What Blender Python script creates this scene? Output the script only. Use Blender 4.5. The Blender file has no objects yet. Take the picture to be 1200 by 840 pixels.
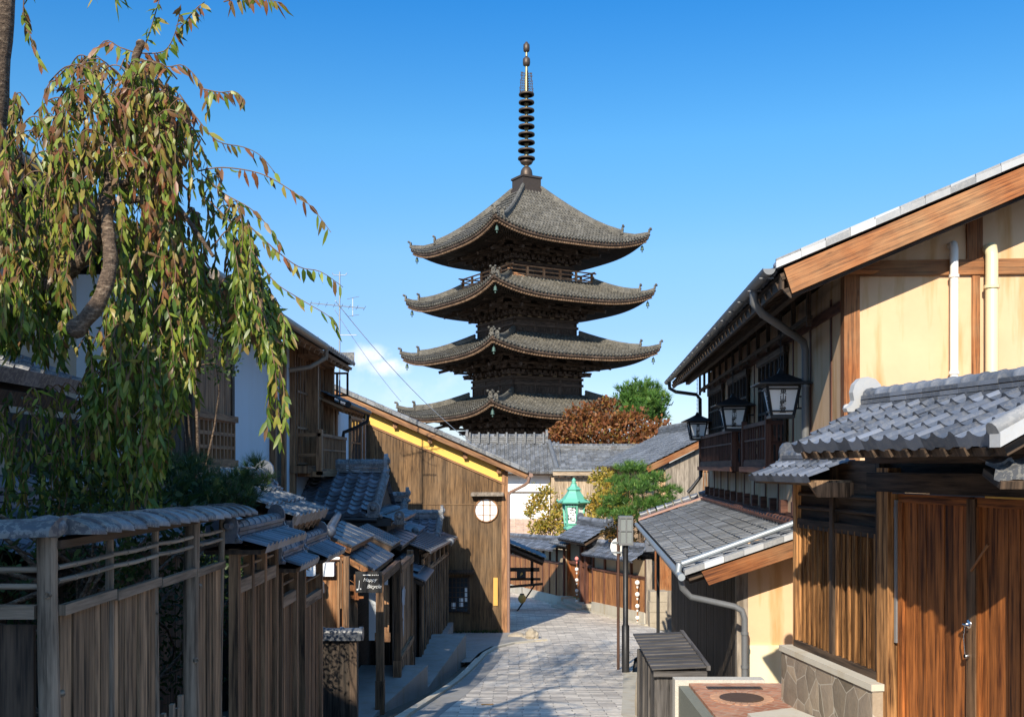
import bpy, math, random
import numpy as np
from mathutils import Vector
R = random.Random(7)
SC = bpy.context.scene
COL = SC.collection

# ------------------------------------------------------------------ camera, sky, sun, exposure
cam_d = bpy.data.cameras.new('camera'); cam = bpy.data.objects.new('camera', cam_d); COL.objects.link(cam)
cam_d.sensor_width = 36; cam_d.lens = 36; cam_d.shift_y = 0.1046
cam_d.clip_start = 0.05; cam_d.clip_end = 4000
cam.location = (0, 0, 0); cam.rotation_euler = (math.radians(90), 0, 0)
SC.camera = cam
SKY_T = ((.39, .41, .56), (.51, .48, .575), (.64, .61, .62), (.55, .70, .68), (.235, .60, .735), (1.75, 1.55, 1.35))     # deeper blue towards the horizon; top stop, out of view, brightened for warm fill
SUN_EL, SUN_AZ = 31.0, 195.5          # azimuth clockwise from +y (the view direction)
SC.view_settings.view_transform = 'Standard'; SC.view_settings.look = 'None'
SC.view_settings.gamma = 1; SC.view_settings.exposure = 0.82; SC.view_settings.use_curve_mapping = False
W = bpy.data.worlds.new('World'); SC.world = W; W.use_nodes = True
wn, wl = W.node_tree.nodes, W.node_tree.links
wn.clear()
def wnode(t, **k):
    n = wn.new(t)
    for a, b in k.items(): setattr(n, a, b)
    return n
def wmath(op, a, b=None, clamp=False):
    n = wnode('ShaderNodeMath', operation=op); n.use_clamp = clamp
    for i, v in enumerate((a, b)):
        if v is None: continue
        if isinstance(v, (int, float)): n.inputs[i].default_value = v
        else: wl.new(v, n.inputs[i])
    return n.outputs[0]
sky = wnode('ShaderNodeTexSky', sky_type='NISHITA'); sky.sun_disc = False
sky.sun_elevation = math.radians(SUN_EL); sky.sun_rotation = math.radians(SUN_AZ)
sky.air_density = 1.0; sky.dust_density = 0.4; sky.ozone_density = 3.0; sky.altitude = 200
hs = wnode('ShaderNodeHueSaturation'); hs.inputs['Saturation'].default_value = 1.25
wl.new(sky.outputs[0], hs.inputs['Color'])
tc = wnode('ShaderNodeTexCoord'); sp = wnode('ShaderNodeSeparateXYZ'); wl.new(tc.outputs['Generated'], sp.inputs[0])
ys = wmath('MAXIMUM', sp.outputs[1], 0.05)
cu = wmath('DIVIDE', sp.outputs[0], ys); cv = wmath('DIVIDE', sp.outputs[2], ys)
def puff(u0, v0, ru, rv):
    a = wmath('DIVIDE', wmath('ADD', cu, -u0), ru); b = wmath('DIVIDE', wmath('ADD', cv, -v0), rv)
    r = wmath('ADD', wmath('MULTIPLY', a, a), wmath('MULTIPLY', b, b))
    return wmath('SUBTRACT', 1.0, r)
cn = wnode('ShaderNodeTexNoise'); cn.inputs['Scale'].default_value = 38; cn.inputs['Detail'].default_value = 7
cn.inputs['Roughness'].default_value = 0.6
wl.new(tc.outputs['Generated'], cn.inputs['Vector'])
nz = wmath('MULTIPLY', wmath('SUBTRACT', cn.outputs[0], 0.52), 3.6)
m1 = wmath('MAXIMUM', puff(-0.142, 0.107, 0.028, 0.014), puff(-0.122, 0.096, 0.034, 0.011))
m1 = wmath('MAXIMUM', m1, wmath('MULTIPLY', puff(-0.10, 0.080, 0.10, 0.025), 0.16))
mask = wmath('MULTIPLY', wmath('ADD', m1, nz), wmath('MULTIPLY', wmath('ADD', m1, 0.15, True), 0.95), True)
mask = wmath('MULTIPLY', mask, wmath('GREATER_THAN', sp.outputs[1], 0.1), True)
mx = wnode('ShaderNodeMix', data_type='RGBA')
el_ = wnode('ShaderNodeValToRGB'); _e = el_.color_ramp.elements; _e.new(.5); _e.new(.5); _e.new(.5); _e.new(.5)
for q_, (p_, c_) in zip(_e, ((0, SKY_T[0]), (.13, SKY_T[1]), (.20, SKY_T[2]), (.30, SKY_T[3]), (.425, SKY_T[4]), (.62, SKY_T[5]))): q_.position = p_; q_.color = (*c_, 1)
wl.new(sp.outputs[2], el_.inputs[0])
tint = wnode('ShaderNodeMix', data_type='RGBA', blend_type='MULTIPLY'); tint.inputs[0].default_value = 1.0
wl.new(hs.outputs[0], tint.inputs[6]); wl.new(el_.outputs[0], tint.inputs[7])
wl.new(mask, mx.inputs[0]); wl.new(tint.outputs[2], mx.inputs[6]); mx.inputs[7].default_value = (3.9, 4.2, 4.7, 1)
bg = wnode('ShaderNodeBackground'); bg.inputs['Strength'].default_value = 0.15
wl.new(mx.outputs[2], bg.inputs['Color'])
wo = wnode('ShaderNodeOutputWorld'); wl.new(bg.outputs[0], wo.inputs['Surface'])
sd = bpy.data.lights.new('sun', 'SUN'); sd.energy = 4.0; sd.angle = math.radians(0.5); sd.color = (1, 0.9, 0.74)
so = bpy.data.objects.new('sun', sd); COL.objects.link(so)
_az, _el = math.radians(SUN_AZ), math.radians(SUN_EL)
SUNV = Vector((math.sin(_az)*math.cos(_el), math.cos(_az)*math.cos(_el), math.sin(_el)))
so.rotation_euler = SUNV.to_track_quat('Z', 'Y').to_euler(); so.location = (-20, -60, 60)

# ------------------------------------------------------------------ helpers
def V(*a): return Vector(a)
def at(px, py, Y): return Vector(((px-600)/1200*Y, Y, (545-py)/1200*Y))
def g(Y):                                   # height of the street
    if Y < 19: return -1.75-0.128*Y
    if Y < 27:
        t = (Y-19)/8; return -1.75-0.128*19-(0.128*(Y-19)-0.058*8*t*t/2)
    if Y < 62: return g(26.999)-0.07*(Y-27)
    return g(61.999)-0.02*(min(Y, 100)-62)

class Frame:
    def __init__(s, o, d, n=None):
        s.o = Vector(o); s.s = Vector((d[0], d[1], 0)).normalized()
        s.n = Vector(n).normalized() if n is not None else Vector((-s.s.y, s.s.x, 0))
        s.z = Vector((0, 0, 1))
    def p(f, s, n, z): return f.o+f.s*s+f.n*n+f.z*z
WORLD = Frame((0, 0, 0), (1, 0, 0), (0, 1, 0))

class MB:
    def __init__(s): s.v = []; s.f = []; s.r = []; s.g = []; s.sm = []
    def add(s, vs, fs, rnd=None, grain=(0, 0, 1), smooth=False):
        b = len(s.v); s.v.extend(vs); rnd = R.random() if rnd is None else rnd
        for f in fs:
            s.f.append(tuple(i+b for i in f)); s.r.append(rnd); s.g.append(grain); s.sm.append(smooth)
    def par(s, o, a, b, c, rnd=None, grain=None):      # parallelepiped
        if grain is None: grain = max((a, b, c), key=lambda q: q.length)
        vs = [o, o+a, o+a+b, o+b, o+c, o+a+c, o+a+b+c, o+b+c]
        fs = [(0, 3, 2, 1), (4, 5, 6, 7), (0, 1, 5, 4), (1, 2, 6, 5), (2, 3, 7, 6), (3, 0, 4, 7)]
        if a.cross(b).dot(c) < 0: fs = [f[::-1] for f in fs]
        s.add(vs, fs, rnd, tuple(Vector(grain).normalized()))
    def fbox(s, F, s0, s1, n0, n1, z0, z1, rnd=None, grain=None):
        s.par(F.p(s0, n0, z0), F.s*(s1-s0), F.n*(n1-n0), F.z*(z1-z0), rnd, {'s': F.s, 'n': F.n, 'z': F.z}.get(grain))
    def beam(s, p, q, w, h, rnd=None, up=(0, 0, 1)):   # p,q centre line
        p, q = Vector(p), Vector(q); d = q-p; u = Vector(up)
        x = d.cross(u)
        if x.length < 1e-5: x = d.cross(Vector((1, 0, 0)))
        x.normalize(); y = x.cross(d).normalized()
        s.par(p-x*w/2-y*h/2, d, x*w, y*h, rnd, d)
    def tube(s, path, r, n=8, rnd=None, smooth=True, cap=True):
        P = [Vector(p) for p in path]; m = len(P)
        rr = [r]*m if isinstance(r, (int, float)) else list(r)
        t = (P[1]-P[0]).normalized(); a = t.orthogonal().normalized(); vs = []
        for i, p in enumerate(P):
            t = (P[min(i+1, m-1)]-P[max(i-1, 0)]).normalized()
            a = (a-t*a.dot(t)); a = a.normalized() if a.length > 1e-6 else t.orthogonal().normalized()
            b = t.cross(a)
            for k in range(n):
                th = 2*math.pi*k/n; vs.append(p+(a*math.cos(th)+b*math.sin(th))*rr[i])
        fs = [(i*n+k, i*n+(k+1) % n, (i+1)*n+(k+1) % n, (i+1)*n+k) for i in range(m-1) for k in range(n)]
        gr = tuple((P[-1]-P[0]).normalized()) if (P[-1]-P[0]).length > 1e-6 else (0, 0, 1)
        rnd = R.random() if rnd is None else rnd
        s.add(vs, fs, rnd, gr, smooth)
        if cap:
            s.add(vs[:n], [tuple(range(n))[::-1]], rnd, gr); s.add(vs[-n:], [tuple(range(n))], rnd, gr)
    def lathe(s, c, prof, n=16, rnd=None, smooth=True, axis=None, rot=0.0):
        c = Vector(c); z = Vector((0, 0, 1)) if axis is None else Vector(axis).normalized()
        x = Vector((1, 0, 0)) if axis is None else z.orthogonal().normalized(); y = z.cross(x); vs = []
        for r, h in prof:
            for k in range(n):
                th = 2*math.pi*k/n+rot; vs.append(c+z*h+(x*math.cos(th)+y*math.sin(th))*r)
        m = len(prof)
        fs = [(i*n+k, i*n+(k+1) % n, (i+1)*n+(k+1) % n, (i+1)*n+k) for i in range(m-1) for k in range(n)]
        rnd = R.random() if rnd is None else rnd
        s.add(vs, fs, rnd, tuple(z), smooth)
        s.add(vs[:n], [tuple(range(n))[::-1]], rnd, tuple(z)); s.add(vs[-n:], [tuple(range(n))], rnd, tuple(z))
    def ball(s, c, r, n=12, rnd=None, sz=1.0):
        m = n//2
        s.lathe(c, [(max(1e-4, r*math.sin(math.pi*i/m)), -r*sz*math.cos(math.pi*i/m)) for i in range(m+1)], n, rnd)
    def prism(s, pts, dv, rnd=None, grain=None):       # closed polygon of 3-D points extruded by dv
        pts = [Vector(p) for p in pts]; dv = Vector(dv); n = len(pts)
        vs = pts+[p+dv for p in pts]
        fs = [tuple(range(n))[::-1], tuple(range(n, 2*n))]+[(i, (i+1) % n, n+(i+1) % n, n+i) for i in range(n)]
        nn = sum(((pts[i]-pts[0]).cross(pts[(i+1) % n]-pts[0]) for i in range(n)), Vector())
        if nn.dot(dv) < 0: fs = [f[::-1] for f in fs]
        s.add(vs, fs, rnd, tuple((grain or Vector((0, 0, 1))).normalized()))
    def boards(s, F, s0, s1, n, z0, z1, bw=0.12, th=0.02, gap=0.004, jit=0.004):   # vertical boards, z0/z1 numbers or functions of s
        k = max(1, round((s1-s0)/bw)); w = (s1-s0)/k
        f0 = z0 if callable(z0) else (lambda q: z0)
        f1 = z1 if callable(z1) else (lambda q: z1)
        for i in range(k):
            a, b = s0+i*w, s0+(i+1)*w-gap; o = n+R.uniform(-jit, jit)
            P = F.p
            vs = [P(a, o-th, f0(a)), P(b, o-th, f0(b)), P(b, o, f0(b)), P(a, o, f0(a)),
                  P(a, o-th, f1(a)), P(b, o-th, f1(b)), P(b, o, f1(b)), P(a, o, f1(a))]
            fs = [(0, 3, 2, 1), (4, 5, 6, 7), (0, 1, 5, 4), (1, 2, 6, 5), (2, 3, 7, 6), (3, 0, 4, 7)]
            if F.s.cross(F.n).z < 0: fs = [q[::-1] for q in fs]
            s.add(vs, fs, None, (0, 0, 1))
    def slab(s, O, U, Vv, t0, t1, rnd=None, grain=None):     # plate under/over the plane O+uU+vV between offsets t0..t1 along its upward normal
        N = U.cross(Vv).normalized()
        if N.z < 0: N = -N
        s.par(O+N*t0, U, Vv, N*(t1-t0), rnd, grain or Vv)
    def tiles(s, O, U, Vv, tw=0.26, th=0.23, prof='san', amp=0.035, lip=0.028, drop=0.05, P=None, vmax=None, ncol=None, nrow=None, K=None):
        O, U, Vv = Vector(O), Vector(U), Vector(Vv)
        N = U.cross(Vv).normalized()
        if N.z < 0: N = -N
        nc = ncol or max(1, round(U.length/tw)); nr = nrow or max(1, round(Vv.length/th))
        if prof == 'san':
            ts = [0, .16, .33, .5, .66, .76, .88, 1] if not K else [0, .33, .66, .83, 1]
            hh = [(-.5*math.sin(math.pi*t/.66) if t <= .66 else .75*math.sin(math.pi*(t-.66)/.34))*amp for t in ts]
        elif prof == 'hon':
            ts = [0, .5, .5, .62, .75, .88, 1] if not K else [0, .5, .52, .75, .98]
            hh = [0, 0, .25*amp, .8*amp, amp, .8*amp, .0] if not K else [0, 0, .8*amp, amp, .8*amp]
        else:
            ts = [0, .86, .9, .97, 1]; hh = [0, 0, amp, amp, 0]
        m = len(ts)
        for i in range(nc):
            vm = 1.0 if vmax is None else vmax((i+.5)/nc)
            rows = max(1, round(nr*vm)) if vm > 0.02 else 0
            for j in range(rows):
                va, vb = j/nr, (j+1)/nr
                if j == rows-1: vb = vm
                rnd = R.random(); jz = R.uniform(-.15, .15)*lip
                bot, top, low = [], [], []
                for t, h in zip(ts, hh):
                    u = (i+t)/nc
                    if P: a, b = P(u, va), P(u, vb)
                    else: a, b = O+U*u+Vv*va, O+U*u+Vv*vb
                    bot.append(a+N*(h+lip+jz)); top.append(b+N*(h))
                    low.append(a+N*((h if j else min(h, 0))-(0 if j else drop)))
                vs = bot+top
                s.add(vs, [(k, k+1, m+k+1, m+k) for k in range(m-1)], rnd, (0, 0, 1), True)
                s.add(low+bot, [(k, k+1, m+k+1, m+k) for k in range(m-1)], rnd, (0, 0, 1), False)
    def ridge(s, p, q, w=0.26, h=0.2, courses=3, capr=0.085, seg=0.28, band=0.0):     # stacked flat tiles with round cap tiles on top
        p, q = Vector(p), Vector(q); d = q-p; L = d.length; d.normalize(); x = d.cross(Vector((0, 0, 1))).normalized(); z = x.cross(d).normalized()
        ch = h/courses
        for c in range(courses):
            ww = w*(1-.07*c)+(0.02 if c % 2 == 0 else 0); k = max(1, int(L/(seg*1.1)))
            for i in range(k):
                s.par(p+d*(L*i/k)-x*ww/2+z*(c*ch), d*(L/k-.004), x*ww, z*(ch*.82), None, d)
        k = max(1, round(L/seg))
        for i in range(k):
            a, b = p+d*(L*i/k)+z*h, p+d*(L*(i+1)/k)+z*h; rnd = R.random()
            vs = []
            rows = [(a, capr*1.12), (a+(b-a)*.16, capr*1.12), (a+(b-a)*.17, capr), (b, capr)]
            for c, r in rows:
                for t in range(7):
                    th = math.pi*t/6; vs.append(c+x*math.cos(th)*r+z*(math.sin(th)*r-.01))
            s.add(vs, [(r*7+t, r*7+t+1, (r+1)*7+t+1, (r+1)*7+t) for r in range(3) for t in range(6)], rnd, (0, 0, 1), True)
            s.add(vs[:7], [tuple(range(7))], rnd); s.add(vs[-7:], [tuple(range(7))], rnd)
    def oni(s, c, d, w=0.34, h=0.42, th=0.07):         # ridge-end ornament: a shouldered plate with a round boss; d = facing direction
        c, d = Vector(c), Vector(d).normalized(); x = d.cross(Vector((0, 0, 1))).normalized(); z = Vector((0, 0, 1))
        pr = [(-.62, 0), (-.66, .1), (-.5, .2), (-.42, .32), (-.46, .55), (-.4, .78), (-.24, .94), (0, 1), (.24, .94), (.4, .78), (.46, .55), (.42, .32), (.5, .2), (.66, .1), (.62, 0)]
        s.prism([c+x*(a*w)+z*(b*h)-d*th/2 for a, b in pr], d*th)
        s.lathe(c+z*h*.62+d*th*.5, [(w*.26, 0), (w*.26, .025), (w*.16, .03), (w*.14, .05)], 14, axis=d)
        for sx in (-1, 1): s.lathe(c+x*sx*w*.5+z*h*.12+d*th*.5, [(w*.12, 0), (w*.12, .02), (.01, .03)], 10, axis=d)
    def build(s, name, mat, parent=None, loc=None):
        base = Vector(loc) if loc is not None else Vector((0, 0, 0))
        pw = Vector((0, 0, 0)); q = parent
        while q is not None: pw = pw+q.location; q = q.parent
        me = bpy.data.meshes.new(name); off = pw+base
        co = np.array([(v[0], v[1], v[2]) for v in s.v], dtype=np.float64)
        me.from_pydata((co-np.array(off)).tolist(), [], s.f)
        nf = len(s.f)
        me.polygons.foreach_set('use_smooth', s.sm)
        a = me.attributes.new('rnd', 'FLOAT', 'FACE'); a.data.foreach_set('value', np.array(s.r, dtype=np.float32))
        me.update()
        nl = len(me.loops); li = np.empty(nl, dtype=np.int32); me.loops.foreach_get('vertex_index', li)
        tot = np.array([len(f) for f in s.f]); fi = np.repeat(np.arange(nf), tot)
        nrm = np.empty(nf*3, dtype=np.float32); me.polygons.foreach_get('normal', nrm); nrm = nrm.reshape(-1, 3)
        G = np.array([tuple(q) for q in s.g], dtype=np.float64); B = np.cross(nrm, G)
        bl = np.linalg.norm(B, axis=1); bad = bl < .2
        if bad.any(): B[bad] = np.cross(G[bad], np.where(np.abs(G[bad][:, [2]]) < .9, [[0., 0., 1.]], [[1., 0., 0.]]))
        B /= np.maximum(np.linalg.norm(B, axis=1), 1e-6)[:, None]
        rr = np.array(s.r)
        uv = np.stack([(co[li]*G[fi]).sum(1)+rr[fi]*3, (co[li]*B[fi]).sum(1)+rr[fi]*7], 1).astype(np.float32)
        ul = me.uv_layers.new(name='UVMap'); ul.data.foreach_set('uv', uv.ravel())
        me.materials.append(mat)
        o = bpy.data.objects.new(name, me); COL.objects.link(o); o.location = base
        if parent is not None: o.parent = parent
        return o

def thing(name, label, cat, loc=(0, 0, 0), group=None):
    o = bpy.data.objects.new(name, None); COL.objects.link(o); o.location = loc; o.empty_display_size = .2
    return tag(o, label, cat, group)
def tag(o, label, cat, group=None):
    o['label'] = label; o['category'] = cat
    if group: o['group'] = group
    return o
def struct(o, kind='structure'): o['kind'] = kind; return o
def copy_tree(o, parent=None):
    c = o.copy(); COL.objects.link(c)
    if parent is not None: c.parent = parent
    for ch in list(o.children): copy_tree(ch, c)
    return c
def lettering(text, size, mat, parent, c, right, up, name='lettering', shear=0.0, ext=0.002, bold=0.0, spacing=1.0):
    """flat raised letters, centred at c"""
    cu = bpy.data.curves.new('text', 'FONT'); cu.body = text; cu.size = size; cu.align_x = 'CENTER'; cu.align_y = 'CENTER'
    cu.extrude = ext; cu.shear = shear; cu.offset = bold; cu.resolution_u = 3; cu.space_line = spacing
    to = bpy.data.objects.new('text', cu); COL.objects.link(to)
    dg = bpy.context.evaluated_depsgraph_get(); dg.update()
    me = bpy.data.meshes.new_from_object(to.evaluated_get(dg))
    bpy.data.objects.remove(to); bpy.data.curves.remove(cu)
    right, up = Vector(right).normalized(), Vector(up).normalized(); nn = right.cross(up)
    pw = Vector((0, 0, 0)); q = parent
    while q is not None: pw = pw+q.location; q = q.parent
    c = Vector(c)-pw
    for v in me.vertices:
        p = v.co.copy(); v.co = c+right*p.x+up*p.y+nn*p.z
    me.materials.clear(); me.materials.append(mat)
    o = bpy.data.objects.new(name, me); COL.objects.link(o); o.parent = parent
    return o

# ------------------------------------------------------------------ materials
class NT:
    def __init__(s, name):
        s.m = bpy.data.materials.new(name); s.m.use_nodes = True; s.n = s.m.node_tree.nodes; s.l = s.m.node_tree.links
        s.b = s.n['Principled BSDF']; s.out = s.n['Material Output']
    def node(s, t, **k):
        q = s.n.new(t)
        for a, b in k.items(): setattr(q, a, b)
        return q
    def math(s, op, a, b=None):
        q = s.node('ShaderNodeMath', operation=op)
        for i, v in enumerate((a, b)):
            if v is None: continue
            if isinstance(v, (int, float)): q.inputs[i].default_value = v
            else: s.l.new(v, q.inputs[i])
        return q.outputs[0]
    def noise(s, vec, scale, detail=4, rough=.55):
        q = s.node('ShaderNodeTexNoise'); q.inputs['Scale'].default_value = scale; q.inputs['Detail'].default_value = detail; q.inputs['Roughness'].default_value = rough
        if vec is not None: s.l.new(vec, q.inputs['Vector'])
        return q.outputs[0]
    def ramp(s, fac, stops):
        q = s.node('ShaderNodeValToRGB'); e = q.color_ramp.elements
        while len(e) < len(stops): e.new(.5)
        for el, (p, c) in zip(e, stops): el.position = p; el.color = (*c, 1)
        s.l.new(fac, q.inputs[0]); return q.outputs[0]
    def mix(s, fac, a, b, mode='MIX'):
        q = s.node('ShaderNodeMix', data_type='RGBA', blend_type=mode)
        for i, v in ((0, fac), (6, a), (7, b)):
            if isinstance(v, (int, float)): q.inputs[i].default_value = v
            elif isinstance(v, tuple): q.inputs[i].default_value = (*v, 1)
            else: s.l.new(v, q.inputs[i])
        return q.outputs[2]
    def scale(s, vec, k):
        q = s.node('ShaderNodeVectorMath', operation='MULTIPLY'); s.l.new(vec, q.inputs[0]); q.inputs[1].default_value = k; return q.outputs[0]
    def rnd(s): return s.node('ShaderNodeAttribute', attribute_name='rnd').outputs['Fac']
    def uv(s): return s.node('ShaderNodeTexCoord').outputs['UV']
    def pos(s): return s.node('ShaderNodeNewGeometry').outputs['Position']
    def obj(s): return s.node('ShaderNodeTexCoord').outputs['Object']
    def bump(s, h, st, dist=.01):
        q = s.node('ShaderNodeBump'); q.inputs['Strength'].default_value = st; q.inputs['Distance'].default_value = dist
        s.l.new(h, q.inputs['Height']); s.l.new(q.outputs[0], s.b.inputs['Normal'])
    def val(s, col, amt, f):      # multiply colour by 1-amt/2 .. 1+amt/2 with factor f
        k = s.math('ADD', s.math('MULTIPLY', f, amt), 1-amt/2)
        q = s.node('ShaderNodeVectorMath', operation='SCALE'); s.l.new(col, q.inputs[0]); s.l.new(k, q.inputs['Scale']); return q.outputs[0]
    def done(s, col=None, rough=.6, spec=.5):
        if col is not None:
            if isinstance(col, tuple): s.b.inputs['Base Color'].default_value = (*col, 1)
            else: s.l.new(col, s.b.inputs['Base Color'])
        if isinstance(rough, (int, float)): s.b.inputs['Roughness'].default_value = rough
        else: s.l.new(rough, s.b.inputs['Roughness'])
        s.b.inputs['Specular IOR Level'].default_value = spec
        return s.m

def wood(name, dark, light, var=.5, rough=.7, grain=24, stain=.5, bump=.35, grey=None, spec=.3):
    t = NT(name); uv = t.uv(); rn = t.rnd()
    gr = t.noise(t.scale(uv, (1.3, grain, 1)), 1.0, 5, .6)
    fine = t.noise(t.scale(uv, (4, grain*5, 1)), 1.0, 3, .6)
    st = t.noise(t.pos(), 1.1, 4, .6)
    f = t.math('ADD', t.math('MULTIPLY', gr, .75), t.math('MULTIPLY', fine, .30))
    c = t.ramp(f, [(.41, dark), (.52, tuple(a*.45+b*.55 for a, b in zip(dark, light))), (.63, light)])
    if grey: c = t.mix(t.math('MULTIPLY', t.math('SUBTRACT', st, .38), 2.2), c, t.ramp(f, [(.3, tuple(x*.5 for x in grey)), (.7, grey)]))
    c = t.val(c, var, rn); c = t.val(c, stain, st)
    vo = t.node('ShaderNodeTexVoronoi'); vo.inputs['Scale'].default_value = 1.0; t.l.new(t.scale(uv, (1.5, 8.5, 1)), vo.inputs['Vector'])
    kn = t.math('MINIMUM', t.math('ADD', t.math('MULTIPLY', vo.outputs['Distance'], 7.0), .25), 1.0)
    ks = t.node('ShaderNodeVectorMath', operation='SCALE'); t.l.new(c, ks.inputs[0]); t.l.new(kn, ks.inputs['Scale']); c = ks.outputs[0]
    t.bump(f, bump, .012)
    return t.done(c, rough, spec)
def bark():
    t = NT('cherry_bark'); p = t.pos(); n1 = t.noise(t.scale(p, (18, 18, 60)), 1.0, 5, .65); n2 = t.noise(p, 5, 5, .6); n3 = t.noise(p, 60, 4, .7)
    f = t.math('ADD', t.math('MULTIPLY', n1, .6), t.math('MULTIPLY', n3, .4))
    c = t.ramp(f, [(.36, (.030, .020, .013)), (.52, (.13, .088, .058)), (.66, (.34, .26, .18))]); c = t.val(c, 1.0, n2)
    t.bump(f, 1.0, .03); return t.done(c, .7, .3)
def tilemat(name, base, warm, var=.5, rough=.42, lichen=0.25, spec=.5):
    t = NT(name); rn = t.rnd(); p = t.pos()
    n1 = t.noise(p, 1.7, 6, .7); n2 = t.noise(p, 26, 4, .7)
    c = t.ramp(rn, [(0, tuple(x*.55 for x in base)), (.55, base), (.9, tuple(x*1.4 for x in base)), (1, tuple(x*1.9 for x in base))])
    lf = t.math('MULTIPLY', t.math('MULTIPLY', t.math('GREATER_THAN', n2, .52), t.math('MULTIPLY', n1, 1.6)), lichen)
    c = t.mix(lf, c, warm); c = t.val(c, var, n1)
    rg = t.math('ADD', t.math('MULTIPLY', n2, .25), rough-.1)
    t.bump(n2, .15, .006)
    return t.done(c, rg, spec)
def plaster(name, col, var=.14, stain=(.5, .42, .3), amt=.15, rough=.85):
    t = NT(name); p = t.pos(); n1 = t.noise(p, .9, 6, .62); n2 = t.noise(p, 60, 3); n3 = t.noise(t.scale(p, (3, 3, .35)), 1.4, 4)
    c = t.mix(t.math('MULTIPLY', t.math('MAXIMUM', t.math('SUBTRACT', n3, .5), 0.0), amt*7), tuple(col), tuple(a*b*1.6 for a, b in zip(col, stain)))
    c = t.val(c, var, n1); t.bump(n2, .18, .004)
    return t.done(c, rough, .2)
def simple(name, col, rough=.5, metal=0.0, var=.25, sc=9, spec=.5):
    t = NT(name); n1 = t.noise(t.obj(), sc, 4, .6)
    q = t.node('ShaderNodeRGB'); q.outputs[0].default_value = (*col, 1)
    c = t.val(q.outputs[0], var, n1); t.b.inputs['Metallic'].default_value = metal
    t.bump(n1, .08, .01)
    return t.done(c, rough, spec)
def leafmat(name, stops, trans=.35, rough=.5, var=.4):
    t = NT(name); c = t.ramp(t.rnd(), stops); c = t.val(c, var, t.noise(t.pos(), 3.0, 3))
    t.done(c, rough, .35)
    tr = t.node('ShaderNodeBsdfTranslucent'); t.l.new(c, tr.inputs[0])
    ms = t.node('ShaderNodeMixShader'); ms.inputs[0].default_value = trans
    t.l.new(t.b.outputs[0], ms.inputs[1]); t.l.new(tr.outputs[0], ms.inputs[2]); t.l.new(ms.outputs[0], t.out.inputs[0])
    return t.m

M = {}
M['greyboard'] = wood('weathered_board', (.020, .013, .008), (.33, .205, .115), var=.9, grain=18, stain=.7)
M['log'] = wood('bleached_log', (.07, .050, .034), (.29, .215, .15), var=.25, grain=14, stain=.5)
M['bamboo'] = wood('old_bamboo', (.15, .12, .09), (.30, .25, .19), var=.3, grain=6)
M['slatwood'] = wood('brown_slat_wood', (.032, .018, .010), (.24, .135, .07), var=.8, grain=20)
M['darkwood'] = wood('dark_timber', (.016, .011, .008), (.095, .062, .040), var=.5, grain=20)
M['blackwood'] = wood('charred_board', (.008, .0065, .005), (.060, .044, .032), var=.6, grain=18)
M['framewood'] = wood('window_timber', (.11, .050, .024), (.36, .19, .092), var=.35, grain=18)
M['bengara'] = wood('red_brown_timber', (.055, .020, .013), (.16, .07, .045), var=.35, grain=16)
M['tanboard'] = wood('sun_browned_board', (.042, .022, .010), (.21, .118, .050), var=.6, grain=18, stain=.6, grey=(.15, .10, .058))
M['orange'] = wood('bare_orange_timber', (.075, .021, .007), (.36, .125, .036), var=.35, grain=34, stain=.6, grey=(.36, .22, .11))
M['gatewood'] = wood('gate_board', (.045, .013, .005), (.35, .120, .031), var=.9, grain=28, stain=.9, rough=.5, spec=.4)
M['slatorange'] = wood('ribbed_board', (.05, .020, .008), (.50, .25, .095), var=1.0, grain=24, stain=.6)
M['compwood'] = wood('cedar_board', (.16, .058, .018), (.48, .22, .082), var=.45, grain=16, stain=.5)
M['paledwood'] = wood('pale_plank', (.20, .14, .09), (.46, .36, .25), var=.4, grain=14, stain=.5)
M['greyplank'] = wood('grey_plank', (.14, .115, .09), (.33, .28, .225), var=.4, grain=12, stain=.5)
M['binwood'] = wood('grey_cladding', (.030, .027, .025), (.105, .095, .088), var=.4, grain=26, bump=.6)
M['temple'] = wood('temple_timber', (.016, .012, .009), (.072, .050, .036), var=.6, grain=8, stain=.6)
M['raftend'] = wood('rafter_timber', (.10, .06, .034), (.22, .14, .085), var=.5, grain=8)
M['templewall'] = wood('temple_wall_timber', (.040, .027, .019), (.125, .084, .060), var=.5, grain=8)
M['railwood'] = wood('balcony_rail_timber', (.26, .115, .05), (.62, .33, .17), var=.4, grain=8)
M['tile'] = tilemat('smoked_tile', (.10, .112, .138), (.26, .25, .23), rough=.36, lichen=.22)
M['tileold'] = tilemat('aged_tile', (.105, .112, .125), (.36, .34, .29), rough=.5, lichen=.45)
M['tileslate'] = tilemat('dark_slate_tile', (.060, .068, .082), (.20, .19, .17), rough=.38, lichen=.18)
M['tilelight'] = tilemat('pale_edge_tile', (.30, .305, .31), (.42, .40, .37), rough=.5, lichen=.3)
M['tilepag'] = tilemat('mossy_tile', (.052, .052, .050), (.28, .25, .19), rough=.7, lichen=.75, var=.8, spec=.3)
M['sheet'] = simple('grey_sheet_metal', (.14, .15, .17), .38, .6, .5, 4)
M['cream'] = plaster('cream_plaster', (.63, .43, .265), var=.5, amt=.9)
M['creamdull'] = plaster('dull_cream_plaster', (.50, .39, .26), var=.3)
M['yellow'] = plaster('yellow_plaster', (.80, .49, .12), amt=.05)
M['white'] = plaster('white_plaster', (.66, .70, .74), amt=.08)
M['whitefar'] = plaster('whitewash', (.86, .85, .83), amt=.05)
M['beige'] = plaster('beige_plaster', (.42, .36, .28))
M['steel'] = simple('galvanised_steel', (.30, .33, .35), .48, .5, .3, 12)
M['darkmetal'] = simple('dark_metal', (.028, .028, .030), .45, .3, .4, 20)
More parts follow.
